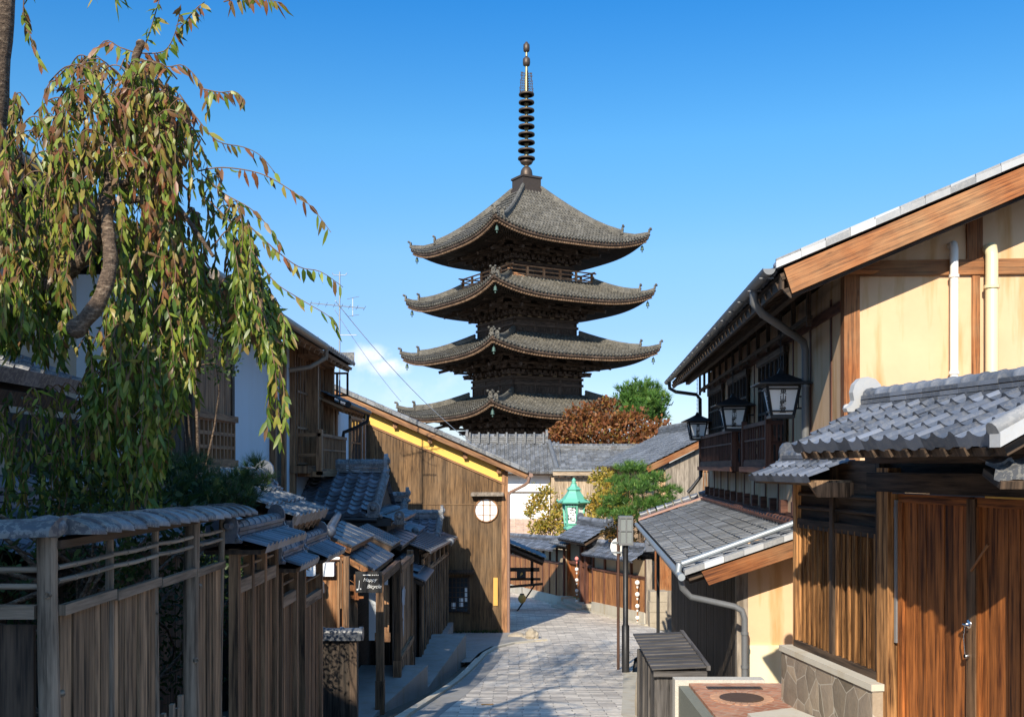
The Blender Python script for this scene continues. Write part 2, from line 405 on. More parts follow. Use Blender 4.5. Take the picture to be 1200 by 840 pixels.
M['greymetal'] = simple('grey_painted_metal', (.16, .165, .17), .45, .2, .3, 12)
M['brownmetal'] = simple('brown_painted_pipe', (.10, .052, .036), .42, .1, .35, 10)
M['copper'] = simple('pinkish_copper_flashing', (.42, .25, .20), .5, .3, .3, 6)
M['pipewhite'] = simple('white_pvc_pipe', (.80, .76, .70), .35, 0, .1, 4)
M['pipecream'] = simple('cream_pvc_pipe', (.72, .62, .38), .4, 0, .12, 4)
M['bronze'] = simple('spire_bronze', (.085, .062, .046), .5, .5, .6, 6)
M['gilt'] = simple('worn_gilt', (.36, .30, .15), .42, .6, .6, 9)
M['lanternpaper'] = leafmat('lantern_paper', [(0, (.9, .92, .94)), (1, (.92, .94, .95))], trans=.5, rough=.6, var=.06)
M['bell'] = simple('bell_bronze', (.06, .11, .09), .6, .2, .4, 7)
M['verdigris'] = simple('verdigris_green', (.14, .44, .32), .6, .1, .3, 7)
M['paper'] = simple('white_paper_panel', (.90, .91, .91), .6, 0, .06, 5)
M['signwhite'] = simple('sign_white', (.80, .80, .78), .45, 0, .08, 5)
M['ink'] = simple('black_ink', (.012, .012, .013), .6, 0, .1, 5)
M['signblack'] = simple('black_sign_board', (.010, .010, .011), .5, 0, .3, 8)
M['chalk'] = simple('white_paint_letter', (.70, .70, .68), .6, 0, .1, 8)
M['gilded'] = simple('yellow_paint_board', (.62, .36, .08), .55, 0, .2, 8)
M['concrete'] = plaster('grey_concrete', (.29, .28, .265), var=.6, amt=.3)
M['granite'] = simple('speckled_granite', (.46, .43, .37), .7, 0, .9, 70)
M['stonepale'] = plaster('pale_stone', (.50, .46, .38), var=.4, amt=.3)
M['graniteside'] = simple('grey_green_granite', (.17, .175, .14), .75, 0, .9, 60)  # darker, greener granite for the left edge of the forecourt
M['rock'] = simple('rough_rock', (.34, .29, .22), .85, 0, .7, 5)
M['iron'] = simple('rusty_iron_cover', (.10, .062, .042), .6, .4, .6, 14)
M['mesh_bin'] = simple('chrome', (.6, .6, .6), .2, 1, .1, 5)
M['pink'] = simple('pink_cloth', (.72, .25, .24), .7, 0, .2, 8)
M['lampglass'] = simple('frosted_lamp_pane', (.20, .22, .22), .15, 0, .3, 3)
M['bark'] = bark()
M['twig'] = wood('twig_bark', (.07, .04, .025), (.20, .12, .07), var=.3, grain=6)
M['leafcherry'] = leafmat('cherry_leaf', [(0, (.030, .055, .010)), (.32, (.085, .15, .018)), (.58, (.24, .29, .04)), (.68, (.34, .27, .06)), (.80, (.15, .085, .03)), (.93, (.18, .10, .042)), (1, (.25, .10, .045))], rough=.38)
M['leafgarden'] = leafmat('garden_leaf', [(0, (.015, .035, .01)), (.7, (.04, .075, .018)), (1, (.10, .13, .03))])
M['needle'] = leafmat('pine_needle', [(0, (.03, .08, .018)), (.6, (.085, .19, .035)), (1, (.19, .29, .055))], trans=.25)
M['needledark'] = leafmat('dark_pine_needle', [(0, (.014, .045, .02)), (.7, (.04, .095, .03)), (1, (.14, .20, .05))], trans=.25)
M['leafmaple'] = leafmat('maple_leaf', [(0, (.08, .045, .018)), (.4, (.22, .075, .028)), (.7, (.30, .125, .036)), (1, (.17, .17, .035))])
M['leafyellow'] = leafmat('yellow_leaf', [(0, (.13, .16, .03)), (.4, (.33, .27, .045)), (.8, (.50, .34, .06)), (1, (.40, .19, .045))])
def glassmat(name='window_glass', col=(.035, .045, .055)):
    t = NT(name); n = t.noise(t.pos(), 1.2, 2); t.bump(n, .04, .02); return t.done(col, .06, .8)
M['glass'] = glassmat()
def paving():
    t = NT('street_paving'); uv = t.node('ShaderNodeUVMap', uv_map='road').outputs[0]
    wob = t.node('ShaderNodeTexNoise'); wob.inputs['Scale'].default_value = 1.6; wob.inputs['Detail'].default_value = 3; t.l.new(uv, wob.inputs['Vector'])
    sc = t.node('ShaderNodeVectorMath', operation='MULTIPLY_ADD'); t.l.new(wob.outputs['Color'], sc.inputs[0]); sc.inputs[1].default_value = (.16, .09, 0); t.l.new(uv, sc.inputs[2])
    b = t.node('ShaderNodeTexBrick'); t.l.new(sc.outputs[0], b.inputs['Vector']); b.inputs['Scale'].default_value = 1
    b.inputs['Brick Width'].default_value = .50; b.inputs['Row Height'].default_value = .215; b.inputs['Mortar Size'].default_value = .009; b.inputs['Mortar Smooth'].default_value = .3
    b.inputs['Color1'].default_value = (.40, .355, .305, 1); b.inputs['Color2'].default_value = (.78, .70, .59, 1); b.inputs['Mortar'].default_value = (.27, .24, .21, 1); b.inputs['Bias'].default_value = 0
    p = t.pos(); n1 = t.noise(p, .7, 5, .6); n2 = t.noise(p, 14, 5, .7); n3 = t.noise(t.scale(p, (1, 4.5, 1)), 2.6, 5, .7)
    c = t.val(b.outputs['Color'], .7, n1); c = t.val(c, .95, n2); c = t.val(c, 1.1, n3)
    h = t.math('ADD', t.math('MULTIPLY', b.outputs['Fac'], -1.2), t.math('ADD', t.math('MULTIPLY', n2, .9), t.math('MULTIPLY', n3, .5)))
    t.bump(h, .7, .02)
    return t.done(c, .62, .4)
M['paving'] = paving()
def ground_mat():
    t = NT('packed_earth'); n = t.noise(t.pos(), .4, 6, .6); return t.done(t.ramp(n, [(.3, (.07, .06, .05)), (.7, (.15, .135, .11))]), .9, .2)
M['earth'] = ground_mat()
def crazy():
    t = NT('crazy_stone_facing'); p = t.pos()
    q = t.node('ShaderNodeTexVoronoi', feature='DISTANCE_TO_EDGE'); q.inputs['Scale'].default_value = 4.2; t.l.new(t.scale(p, (1, 1, .8)), q.inputs['Vector'])
    qc = t.node('ShaderNodeTexVoronoi'); qc.inputs['Scale'].default_value = 4.2; t.l.new(t.scale(p, (1, 1, .8)), qc.inputs['Vector'])
    n = t.noise(p, 9, 5, .65); n2 = t.noise(p, 40, 4)
    sep = t.node('ShaderNodeSeparateColor'); t.l.new(qc.outputs['Color'], sep.inputs[0])
    c = t.ramp(sep.outputs[0], [(0, (.16, .13, .095)), (.5, (.26, .21, .16)), (1, (.36, .285, .205))])
    c = t.val(c, .6, n); f = t.math('LESS_THAN', t.math('ADD', q.outputs[0], t.math('MULTIPLY', n2, .012)), .022)
    c = t.mix(t.math('MULTIPLY', f, .7), c, (.46, .42, .35))
    t.bump(t.math('ADD', t.math('MULTIPLY', q.outputs[0], 2), t.math('MULTIPLY', n2, .5)), .5, .02)
    return t.done(c, .75, .3)
M['crazy'] = crazy()
def brickfloor():
    t = NT('worn_red_brick'); p = t.pos()
    b = t.node('ShaderNodeTexBrick'); mp = t.node('ShaderNodeMapping'); mp.inputs['Rotation'].default_value = (0, 0, .7); t.l.new(p, mp.inputs[0]); t.l.new(mp.outputs[0], b.inputs['Vector'])
    b.inputs['Scale'].default_value = 1; b.inputs['Brick Width'].default_value = .22; b.inputs['Row Height'].default_value = .11; b.inputs['Mortar Size'].default_value = .009
    b.inputs['Color1'].default_value = (.30, .13, .075, 1); b.inputs['Color2'].default_value = (.45, .21, .12, 1); b.inputs['Mortar'].default_value = (.36, .24, .17, 1)
    n1 = t.noise(p, 2.5, 6, .65); n2 = t.noise(p, 18, 4)
    c = t.mix(t.math('MULTIPLY', t.math('MAXIMUM', t.math('SUBTRACT', n1, .48), 0.0), 3.0), b.outputs['Color'], (.46, .34, .26)); c = t.val(c, .5, n2)
    t.bump(t.math('ADD', b.outputs['Fac'], n2), .3, .01); return t.done(c, .75, .3)
M['brick'] = brickfloor()

# ------------------------------------------------------------------ ground, street, kerbs
def strip(name, stations, mat, uvname=None, dz=0.0, n=10, kind='structure', thick=0.0):
    """stations: (Yl, Xl, Yr, Xr) pairs of edge points; height follows the street"""
    vs, fs, uv = [], [], []; along = 0; prev = None
    for (yl, xl, yr, xr) in stations:
        mid = Vector(((xl+xr)/2, (yl+yr)/2, 0))
        if prev is not None: along += (mid-prev).length
        prev = mid
        for k in range(n+1):
            t = k/n; x, y = xl+(xr-xl)*t, yl+(yr-yl)*t
            vs.append((x, y, g(y)+dz)); uv.append((x-0.0, along+(0 if True else y)))
    m = n+1
    for i in range(len(stations)-1):
        for k in range(n): fs.append((i*m+k, i*m+k+1, (i+1)*m+k+1, (i+1)*m+k))
    me = bpy.data.meshes.new(name); me.from_pydata(vs, [], fs); me.update()
    ul = me.uv_layers.new(name='road')
    for l in me.loops: ul.data[l.index].uv = uv[l.vertex_index]
    me.polygons.foreach_set('use_smooth', [True]*len(fs)); me.materials.append(mat)
    o = bpy.data.objects.new(name, me); COL.objects.link(o); o['kind'] = kind
    return o
def lerp_st(tab, Y):
    for (a, b) in zip(tab, tab[1:]):
        if a[0] <= Y <= b[0]:
            t = (Y-a[0])/(b[0]-a[0]); return [p+(q-p)*t for p, q in zip(a, b)]
    return tab[-1]
ROAD = [(-6, -1.85, 1.9), (10, -1.80, 1.80), (15, -1.72, 1.86), (20, -1.32, 2.3), (26, -.95, 3.1), (28.5, -.55, 3.8), (29.8, 0.0, 4.2), (30.6, .7, 4.5), (31.5, -.3, 4.8), (33, -.9, 5.0), (36.3, -.9, 4.75), (42.5, -.9, 3.4), (45.8, -3, 2.4), (52, -8, 1.4), (60, -14, 0.0), (64, -16, -.8)]
sts = []
y = -6.0
while y <= 64:
    _, xl, xr = lerp_st(ROAD, y); sts.append((y, xl, y, xr)); y += .5
strip('street', sts, M['paving'], n=12)
# ground: one sheet to the horizon, under everything
vs, fs = [], []
ys_ = [-3000, -60, -8]+[i*2.0 for i in range(-3, 36)]+[76, 90, 120, 200, 500, 1200, 3800]; xs_ = [-3000, -800, -200, -60, -20, -6, 0, 6, 20, 60, 200, 800, 3000]
for yy in ys_:
    for xx in xs_: vs.append((xx, yy, g(max(-8, yy))-.10))
m = len(xs_)
for i in range(len(ys_)-1):
    for k in range(m-1): fs.append((i*m+k, i*m+k+1, (i+1)*m+k+1, (i+1)*m+k))
me = bpy.data.meshes.new('ground'); me.from_pydata(vs, [], fs); me.update(); me.materials.append(M['earth'])
o = bpy.data.objects.new('ground', me); COL.objects.link(o); struct(o)

def kerb(name, pts, w, h, mat, seg=.6):          # a real kerb: row of stones following points (x, y)
    mb = MB()
    P = [Vector((x, y, 0)) for x, y in pts]; run = []
    for a, b in zip(P, P[1:]):
        k = max(1, round((b-a).length/seg))
        for i in range(k): run.append((a+(b-a)*(i/k), a+(b-a)*((i+1)/k)))
    for a, b in run:
        d = (b-a).normalized(); x = Vector((d.y, -d.x, 0))*w
        a3 = Vector((a.x, a.y, g(a.y)-.12)); b3 = Vector((b.x, b.y, g(b.y)-.12)); b3 = b3-(b3-a3)*.012
        mb.par(a3, b3-a3, x, Vector((0, 0, .12+h)))
    return struct(mb.build(name, mat))
kerb('kerb', [(-1.80, 6), (-1.78, 12), (-1.62, 15), (-1.40, 18), (-1.12, 22), (-.92, 25), (-.78, 27), (-.5, 28.6), (-.02, 29.7), (.6, 30.4), (1.0, 30.7)], .12, .055, M['stonepale'])
kerb('kerb', [(2.0, 8), (2.0, 15.2), (2.55, 20), (2.95, 23.5), (3.6, 27)], .10, .05, M['stonepale'], .9)
kerb('kerb', [(4.75, 35.8), (4.1, 38.5), (3.25, 42.2), (2.2, 45.6), (1.3, 51), (-.2, 59.6)], -.12, .05, M['stonepale'], .8)
# smooth gutter slabs along both edges of the paving
def edge_strip(name, pts, w, mat):
    st = []
    for a, b in zip(pts, pts[1:]):
        for i in range(8):
            t = i/8; x, y = a[0]+(b[0]-a[0])*t, a[1]+(b[1]-a[1])*t; st.append((y, x, y, x+w))
    st.append((pts[-1][1], pts[-1][0], pts[-1][1], pts[-1][0]+w))
    return strip(name, st, mat, dz=.004, n=2)
edge_strip('gutter', [(-1.67, 6), (-1.65, 12), (-1.49, 15), (-1.27, 18), (-.99, 22), (-.79, 25), (-.65, 27)], .42, M['concrete'])
edge_strip('gutter', [(1.62, 8), (1.62, 15.2), (2.1, 19.4), (2.5, 23)], .33, M['stonepale'])
# pale pavement in front of the dark house
strip('pavement', [(24.5, -2.0, 25.0, -1.02), (27, -3.6, 27, -.88), (28.6, -4.4, 28.6, -.6), (29.7, -4.5, 29.7, -.1), (30.4, -4.5, 30.4, .5), (31.4, -4.5, 31.4, .3), (32.9, -4.5, 32.9, .3)], M['concrete'], dz=.035, n=4)
def platform(name, pts, ztop, mat, depth=1.4):
    mb = MB(); top = [Vector((x, y, ztop)) for x, y in pts]
    mb.prism([p-Vector((0, 0, depth)) for p in top], Vector((0, 0, depth)))
    return struct(mb.build(name, mat))
platform('raised_walk', [(-2.25, 14.5), (-2.04, 16.4), (-1.62, 19.7), (-2.9, 19.7), (-2.9, 14.5)], -3.83, M['concrete'])
platform('raised_walk', [(-1.62, 19.704), (-1.17, 26), (-2.06, 26), (-2.9, 20), (-2.9, 19.704)], -4.27, M['concrete'])

# ------------------------------------------------------------------ the pagoda
PX, PY, PZ = 1.33, 94.0, g(94)
def rot2(v, a): return Vector((v.x*math.cos(a)-v.y*math.sin(a), v.x*math.sin(a)+v.y*math.cos(a), v.z))
PANG = math.radians(-14.0)            # near corner points towards the camera, turned a little to the left
def pfr(k):                           # frame of side k: s along the eave, n outward
    th = PANG+math.radians(-45+90*k)  # outward direction
    n = Vector((math.sin(th)*1.0, -math.cos(th), 0)); s = Vector((-n.y, n.x, 0))
    return Frame((PX, PY, 0), (s.x, s.y), n)
pag = thing('pagoda', 'tall dark five storey wooden pagoda with tiled roofs and a ringed bronze spire', 'pagoda', (PX, PY, PZ))
#        eave mid z, tip z, eave apothem, top z, top apothem
ROOFS = [(19.35, 20.5, 7.95, 25.0, 0.95), (14.4, 15.5, 8.3, 16.35, 4.35), (9.5, 10.5, 8.65, 11.65, 3.45), (4.35, 5.4, 8.9, 6.25, 3.85), (-.8, .3, 9.2, 1.2, 4.2)]
#         body bottom, bracket start, roof under, half side
BODIES = [(16.4, 17.9, 19.3, 3.0), (11.55, 12.95, 14.3, 3.32), (6.15, 7.75, 9.4, 3.65), (1.0, 2.6, 4.2, 3.95), (PZ, -3.0, -.9, 4.25)]
for si, ((zm, zt, ae, ztop, atop), (b0, b1, b2, hb)) in enumerate(zip(ROOFS, BODIES)):
    far = si == 4
    tl, rim, brk, bod, soff, whites = MB(), MB(), MB(), MB(), MB(), MB(); hips, rafs = [], []
    pw = 1.35 if si == 0 else 1.25
    def zsurf(s, n, off=0.0):         # height of the roof skin at offset s along, n outward
        v = (ae-n)/(ae-atop); u = min(1, abs(s)/max(n, .1))
        lift = (zt-zm)*(abs(s)/ae)**3.2*max(0, 1-v)**1.3 if n > 0 else 0
        return zm+(ztop-zm)*(max(v, 0)**pw)+lift+off
    for k in range(4):
        F = pfr(k); hidden = k in (2, 3); hip, raf = MB(), MB(); hips.append(hip); rafs.append(raf)
        ncol = 30 if (hidden or far) else 48
        nrow = max(4, round((ae-atop)/(.9 if hidden or far else .42)))
        L = 2*ae
        def Pf(u, v): 
            s = -ae+L*u; n = ae-(ae-atop)*v; return F.p(s, n, zsurf(s, n))
        def vm(u): return max(0.0, min(1.0, (ae-abs(-ae+L*u))/(ae-atop)))
        tl.tiles(F.p(-ae, ae, zm), F.s*L, F.n*(atop-ae)+F.z*(ztop-zm), prof='hon', amp=.13, lip=.06, drop=.16, P=Pf, vmax=vm, ncol=ncol, nrow=nrow, K=True)
        if not hidden:                # round eave-end discs of the cover tiles
            for i in range(ncol):
                s = -ae+L*(i+.76)/ncol; c = F.p(s, ae+.02, zsurf(s, ae)+.0)
                tl.lathe(c, [(.10, 0), (.10, .05), (.05, .06)], 6, axis=F.n)
        # eave boards: dark fascia, then two rows of rafters with pale ends
        seg = 24
        for i in range(seg):
            s0, s1 = -ae+L*i/seg, -ae+L*(i+1)/seg
            for (o, d0, d1, mbx, tt) in ((ae-.05, -.28, -.07, rim, .25), (ae-.16, -.36, -.28, rim, .3)):
                a0, a1 = F.p(s0, o, zsurf(s0, ae)+d0), F.p(s1, o, zsurf(s1, ae)+d0)
                h = Vector((0, 0, d1-d0)); inn = F.n*-tt
                mbx.add([a0, a1, a1+h, a0+h, a0+inn, a1+inn, a1+inn+h, a0+inn+h], [(0, 1, 2, 3), (1, 5, 6, 2), (4, 0, 3, 7), (0, 4, 5, 1), (3, 2, 6, 7)], None, tuple(F.s))
            # soffit plane
            q = [F.p(s0, ae-.3, zsurf(s0, ae)-.38), F.p(s1, ae-.3, zsurf(s1, ae)-.38)]
            t0, t1 = s0*hb/ae, s1*hb/ae
            q += [F.p(t1, hb-.1, b2+.30), F.p(t0, hb-.1, b2+.30)]
            soff.add(q, [(0, 1, 2, 3)], None, tuple(F.n)); soff.add([p+Vector((0, 0, .1)) for p in q], [(0, 1, 2, 3)], None, tuple(F.n))
        if not hidden and not far:
            nr = 62
            for i in range(nr):
                s = -ae+.35+(L-.7)*i/(nr-1)
                ze = zsurf(s, ae)
                p = F.p(s, ae-.26, ze-.46); q = F.p(s*.80, ae*.72, b2+.30+(ze-b2-.7)*.42-.12)
                raf.beam(p, q, .11, .13)
                p = F.p(s*.86, ae*.84, b2+.30+(ze-b2-.7)*.62-.20); q = F.p(s*.55, hb+.2, b2+.12)
                raf.beam(p, q, .11, .13)
        # body with posts, rails, panel doors
        z0 = b0-.5
        bod.fbox(F, -hb, hb, hb-.25, hb-.06, z0, b2+.45, grain='s')
        bays = [-hb, -hb*.36, hb*.36, hb]
        for sx in bays: bod.tube([F.p(sx*(1-.12/hb), hb-.12, z0), F.p(sx*(1-.12/hb), hb-.12, b1+.1)], .17, 8)
        for zz in (b0+.12, b1-.55, b1): bod.fbox(F, -hb-.12, hb+.12, hb-.06, hb+.09, zz-.11, zz+.11, grain='s')
        for a, b in zip(bays, bays[1:]):
            if not hidden:
                bod.fbox(F, a+.35, b-.35, hb-.06, hb-.01, b0+.28, b1-.72, grain='z')
                for kx in range(7):
                    xx = a+.5+(b-a-1.0)*kx/6; bod.fbox(F, xx-.04, xx+.04, hb-.01, hb+.03, b0+.36, b1-.8, grain='z')
        if not hidden:
            # white plaster gaps + bracket sets
            cols = [-hb*.97, -hb*.36, hb*.36, hb*.97]; mids = [-hb*.66, 0, hb*.66]
            for sx in [-hb*.82, -hb*.52, -hb*.2, hb*.2, hb*.52, hb*.82]: whites.fbox(F, sx-.2, sx+.2, hb-.06, hb-.02, b1+.16, b1+.62, grain='s')
            H = b2-b1
            reach = ae-hb
            for j, sx in enumerate(cols+mids):
                major = j < 4
                for tier in range(3):
                    zt_ = b1+.22+tier*H*.30; on = hb+.12+(tier+.6)*reach*(.15 if major else .06)
                    aw = .62+.14*tier
                    f = 1+tier*.10 if abs(sx) > hb*.9 else 1+tier*.06
                    brk.fbox(F, sx*f-aw, sx*f+aw, on-.10, on+.10, zt_, zt_+.20, grain='s')
                    brk.fbox(F, sx*f-.11, sx*f+.11, hb-.1, on+.34, zt_-.02, zt_+.17, grain='n')
                    for e in (-aw+.1, 0, aw-.1): brk.fbox(F, sx*f+e-.16, sx*f+e+.16, on-.16, on+.16, zt_+.20, zt_+.38, grain='s')
                if major:              # sloping tail rafters sticking out below the eave
                    brk.beam(F.p(sx, hb, b2+.1), F.p(sx*(1+.42*reach/hb*.55), hb+reach*.60, b1+H*.50), .22, .26)
                    brk.beam(F.p(sx, hb, b2+.45), F.p(sx*(1+.42*reach/hb*.7), hb+reach*.76, b1+H*.86), .2, .24)
            for (fr, zz) in ((.28, .62), (.46, .92)):
                o = hb+reach*fr; brk.fbox(F, -o-.3, o+.3, o-.1, o+.1, b1+H*zz, b1+H*zz+.2, grain='s')
        # hip ridge with end tiles
        cr = F.s*1.0+F.n*1.0
        pts = []
        for i in range(9):
            t = i/8; n = atop+(ae-.05-atop)*t; pts.append(F.p(n, n, zsurf(n, n)+.10))
        cut = 6
        for a, b in zip(pts[:cut], pts[1:cut+1]): hip.beam(a+Vector((0, 0, .12)), b+Vector((0, 0, .12)), .34, .42)
        hip.tube([p+Vector((0, 0, .36)) for p in pts[:cut+1]], .13, 8)
        for a, b in zip(pts[cut:], pts[cut+1:]): hip.beam(a, b, .28, .22)
        hip.tube([p+Vector((0, 0, .14)) for p in pts[cut:]], .11, 8)
        dd = (pts[-1]-pts[-2]); dd.z = 0
        hip.oni(pts[cut]+dd.normalized()*.12, dd, .42, .72, .16); hip.oni(pts[-1]+dd.normalized()*.05+Vector((0, 0, -.05)), dd, .36, .55, .14)
        for sg in (-1, 1):
            x = dd.cross(Vector((0, 0, 1))).normalized()*sg*.2
            for pp, hh in ((pts[cut], .78), (pts[-1], .5)): hip.ball(pp+x+dd.normalized()*.2+Vector((0, 0, hh)), .11, 8)
        # corner beam and wind bell
        raf.beam(F.p(hb*.9, hb*.9, b2+.2), F.p(ae-.35, ae-.35, zsurf(ae, ae)-.5), .26, .34)
    rf = tl.build('roof', M['tilepag'], pag)
    for q_ in hips: q_.build('hip_ridge', M['tilepag'], rf)
    rim.build('eave_board', M['templewall'], rf)
    for q_ in rafs: q_.build('rafter_row', M['temple'], rf)
    soff.build('soffit', M['temple'], rf)
    st = bod.build('storey_wall', M['templewall'], pag)
    if brk.v: brk.build('bracket_set', M['templewall'], st)
    if whites.v: whites.build('plaster_gap', M['creamdull'], st)
    # wind bells at the corners
    if not far:
        for k in range(4):
            F = pfr(k); c = F.p(ae-.45, ae-.45, zsurf(ae, ae)-.62)
            b = MB(); b.lathe(c+Vector((0, 0, -.66)), [(.17, 0), (.14, .12), (.12, .3), (.05, .38), (.02, .42)], 10); b.tube([c, c+Vector((0, 0, -.3))], .02, 5)
            b.lathe(c+Vector((0, 0, -.86)), [(.06, 0), (.06, .14)], 6)
            b.build('wind_bell', M['bell'], rf)
# pale rafter-end dots under the eaves
for si, (zm, zt, ae, ztop, atop) in enumerate(ROOFS[:4]):
    d = MB()
    for k in (0, 1):
        F = pfr(k)
        for i in range(66):
            s = -ae+.3+(2*ae-.6)*i/65; lift = (zt-zm)*(abs(s)/ae)**3.2
            d.fbox(F, s-.07, s+.07, ae-.30, ae-.10, zm+lift-.52, zm+lift-.38, grain='n')
    rf = [o for o in pag.children if o.name.startswith('roof')][si]
    d.build('rafter_end', M['raftend'], rf)['kind'] = 'stuff'
# balcony rail of the top storey
rail = MB()
for k in range(4):
    F = pfr(k); a = 4.35
    rail.fbox(F, -a-.1, a+.1, a-.75, a+.05, 16.28, 16.50, grain='s'); rail.fbox(F, -a, a, a-.02, a+.1, 16.02, 16.28, grain='s')
    for zz, hh, ex in ((16.62, .10, .1), (16.98, .09, .2), (17.34, .11, .42)): rail.fbox(F, -a-ex, a+ex, a-.12, a-.02, zz-hh/2, zz+hh/2, grain='s')
    for i in range(6):
        s = -a+.07+(2*a-.14)*i/5; rail.fbox(F, s-.09, s+.09, a-.16, a+.02, 16.5, 17.30, grain='z')
rail.build('balcony_rail', M['railwood'], pag)
# spire
sp_ = MB(); fr = Frame((PX, PY, 0), (math.cos(PANG+math.pi/4), math.sin(PANG+math.pi/4)))
for hw, a, b in ((1.15, 24.75, 25.25), (.96, 25.25, 26.2), (1.05, 26.2, 26.38)): sp_.fbox(fr, -hw, hw, -hw, hw, a, b, grain='s')
sp_.lathe((PX, PY, 26.38), [(.55, 0), (.56, .35), (.5, .7), (.34, .95), (.2, 1.0), (.2, 1.12), (.5, 1.3), (.62, 1.5), (.3, 1.55)], 16)
sp_.build('spire_base', M['bronze'], pag)
sp_ = MB(); sp_.lathe((PX, PY, 27.4), [(.20, 0), (.20, 1.2), (.16, 1.3), (.16, 8.2), (.12, 8.3), (.10, 10.4), (.03, 11.4)], 10); spole = sp_.build('spire_pole', M['gilt'], pag)
for i in range(9):
    z = 28.15+i*.735; r = .78-.010*i
    b = MB(); b.lathe((PX, PY, z), [(r-.14, -.07), (r, -.09), (r+.02, 0), (r, .09), (r-.14, .07), (r-.14, -.07)], 20)
    for k in range(8):
        th = k*math.pi/4; d = Vector((math.cos(th), math.sin(th), 0)); b.beam(Vector((PX, PY, z))+d*.15, Vector((PX, PY, z))+d*(r-.1), .07, .07)
    b.lathe((PX, PY, z), [(.26, -.12), (.26, .12)], 10)
    b.build('spire_ring', M['bronze'], pag)
b = MB()
for k in range(4):                     # openwork flame plates
    th = PANG+k*math.pi/2+.5; d = Vector((math.cos(th), math.sin(th), 0)); t = d.cross(Vector((0, 0, 1)))*.03
    for j in range(8):
        z0 = 34.25+j*.235; w = .52-.02*j+.05*math.sin(j*2.2)
        for u in range(3):
            c = Vector((PX, PY, z0))+d*(.16+w*.33*u); b.prism([c, c+d*w*.2, c+d*(w*.3)+Vector((0, 0, .2)), c+d*(w*.06)+Vector((0, 0, .13))], t)
    b.beam(Vector((PX, PY, 34.2))+d*.15, Vector((PX, PY, 34.2))+d*.6, .05, .06); b.beam(Vector((PX, PY, 34.2))+d*.62, Vector((PX, PY, 36.1))+d*.42, .04, .05)
b.build('flame_plate', M['bronze'], pag)
for z, r in ((37.05, .34), (38.35, .30)):
    b = MB(); b.lathe((PX, PY, z-.45), [(.12, 0), (r*.9, .1), (r, .35), (r*.95, .7), (r*.5, .85), (.1, .95)], 14); b.build('spire_finial', M['bronze'], pag)

# ------------------------------------------------------------------ buildings in the distance
def noshi_ridge(mb, p, q, **k): mb.ridge(p, q, **k)
# white-walled temple hall with a grey tiled roof
hall = thing('temple_hall', 'white walled building with an old grey tiled roof in front of the pagoda', 'building', (0, 66, g(66)))
t = MB(); O = V(-4.2, 65.2, -.42); t.tiles(O, V(7.4, 0, 0), V(0, 4.2, 2.0), tw=.29, th=.30, prof='hon', amp=.07, lip=.03, drop=.1, K=True)
t.tiles(V(3.2, 73.6, -.42), V(-7.4, 0, 0), V(0, -4.2, 2.0), tw=.5, th=.6, prof='hon', amp=.07, K=True)
rfo = t.build('roof', M['tileold'], hall)
t = MB(); t.ridge(V(-3.0, 69.4, 1.5), V(2.3, 69.4, 1.5), .5, .5, 4, .16, .36); t.oni(V(-3.05, 69.4, 1.45), V(-1, 0, 0), .6, 1.0, .15); t.oni(V(2.35, 69.4, 1.45), V(1, 0, 0), .6, 1.0, .15)
for i in range(9): t.fbox(WORLD, -2.9+.62*i, -2.78+.62*i, 69.0, 69.8, 1.5, 2.25)
t.tube([V(-3.4, 65.3, -.25), V(-2.9, 69.3, 1.65)], .16, 8); t.tube([V(2.9, 65.3, -.25), V(2.5, 69.3, 1.65)], .16, 8)
t.build('ridge', M['tileold'], rfo)
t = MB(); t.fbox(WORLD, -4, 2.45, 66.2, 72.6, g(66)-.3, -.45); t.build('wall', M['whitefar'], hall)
t = MB(); t.slab(V(-4.2, 65.25, -.50), V(7.4, 0, 0), V(0, 4.1, 1.95), -.14, -.02); t.fbox(WORLD, -4, 2.45, 66.12, 66.2, -1.75, -1.68, grain='s'); t.build('eave_board', M['darkwood'], hall)
# plank-clad storehouse beside it
st_ = thing('storehouse', 'plank clad storehouse with a low tiled roof between the white hall and the pine', 'building', (4.8, 66, g(66)))
t = MB(); t.boards(WORLD, 2.5, 8.4, 65.6, g(66)-.2, -.75, .22, .08); t.fbox(WORLD, 2.5, 8.4, 65.7, 70, g(66)-.3, -.8); t.build('wall', M['paledwood'], st_)
t = MB(); t.tiles(V(2.6, 65.2, -.25), V(6.4, 0, 0), V(0, 3.6, 1.35), tw=.28, th=.3, K=True); t.tiles(V(9.0, 72.4, -.25), V(-6.4, 0, 0), V(0, -3.6, 1.35), tw=.5, th=.5, K=True); rfo = t.build('roof', M['tileold'], st_)
t = MB(); t.ridge(V(2.7, 68.8, 1.05), V(9.0, 68.8, 1.05), .4, .3, 3, .13, .34); t.build('ridge', M['tileold'], rfo)
t = MB(); t.fbox(WORLD, 2.6, 7.2, 64.9, 65.2, -.62, -.34, grain='s'); t.build('eave_beam', M['paledwood'], st_)
t = MB(); t.fbox(WORLD, 2.6, 7.2, 64.8, 65.24, -.33, -.27, grain='s'); t.build('eave_flashing', M['steel'], st_)
# low roofs below the white hall
lr = thing('low_outbuilding', 'low outbuilding with a rust stained pale roof below the white wall', 'building', (.5, 62.5, g(62)))
t = MB(); t.tiles(V(-2.5, 61.2, -4.3), V(6.4, 0, 0), V(0, 2.6, 1.0), tw=.45, th=.5, prof='flat', amp=.03); t.build('roof', simple('rust_streaked_roof', (.52, .36, .26), .7, 0, 1.1, 2.2), lr)
t = MB(); t.fbox(WORLD, -2.4, 3.8, 62, 63.6, g(62)-.3, -4.35); t.build('wall', M['beige'], lr)
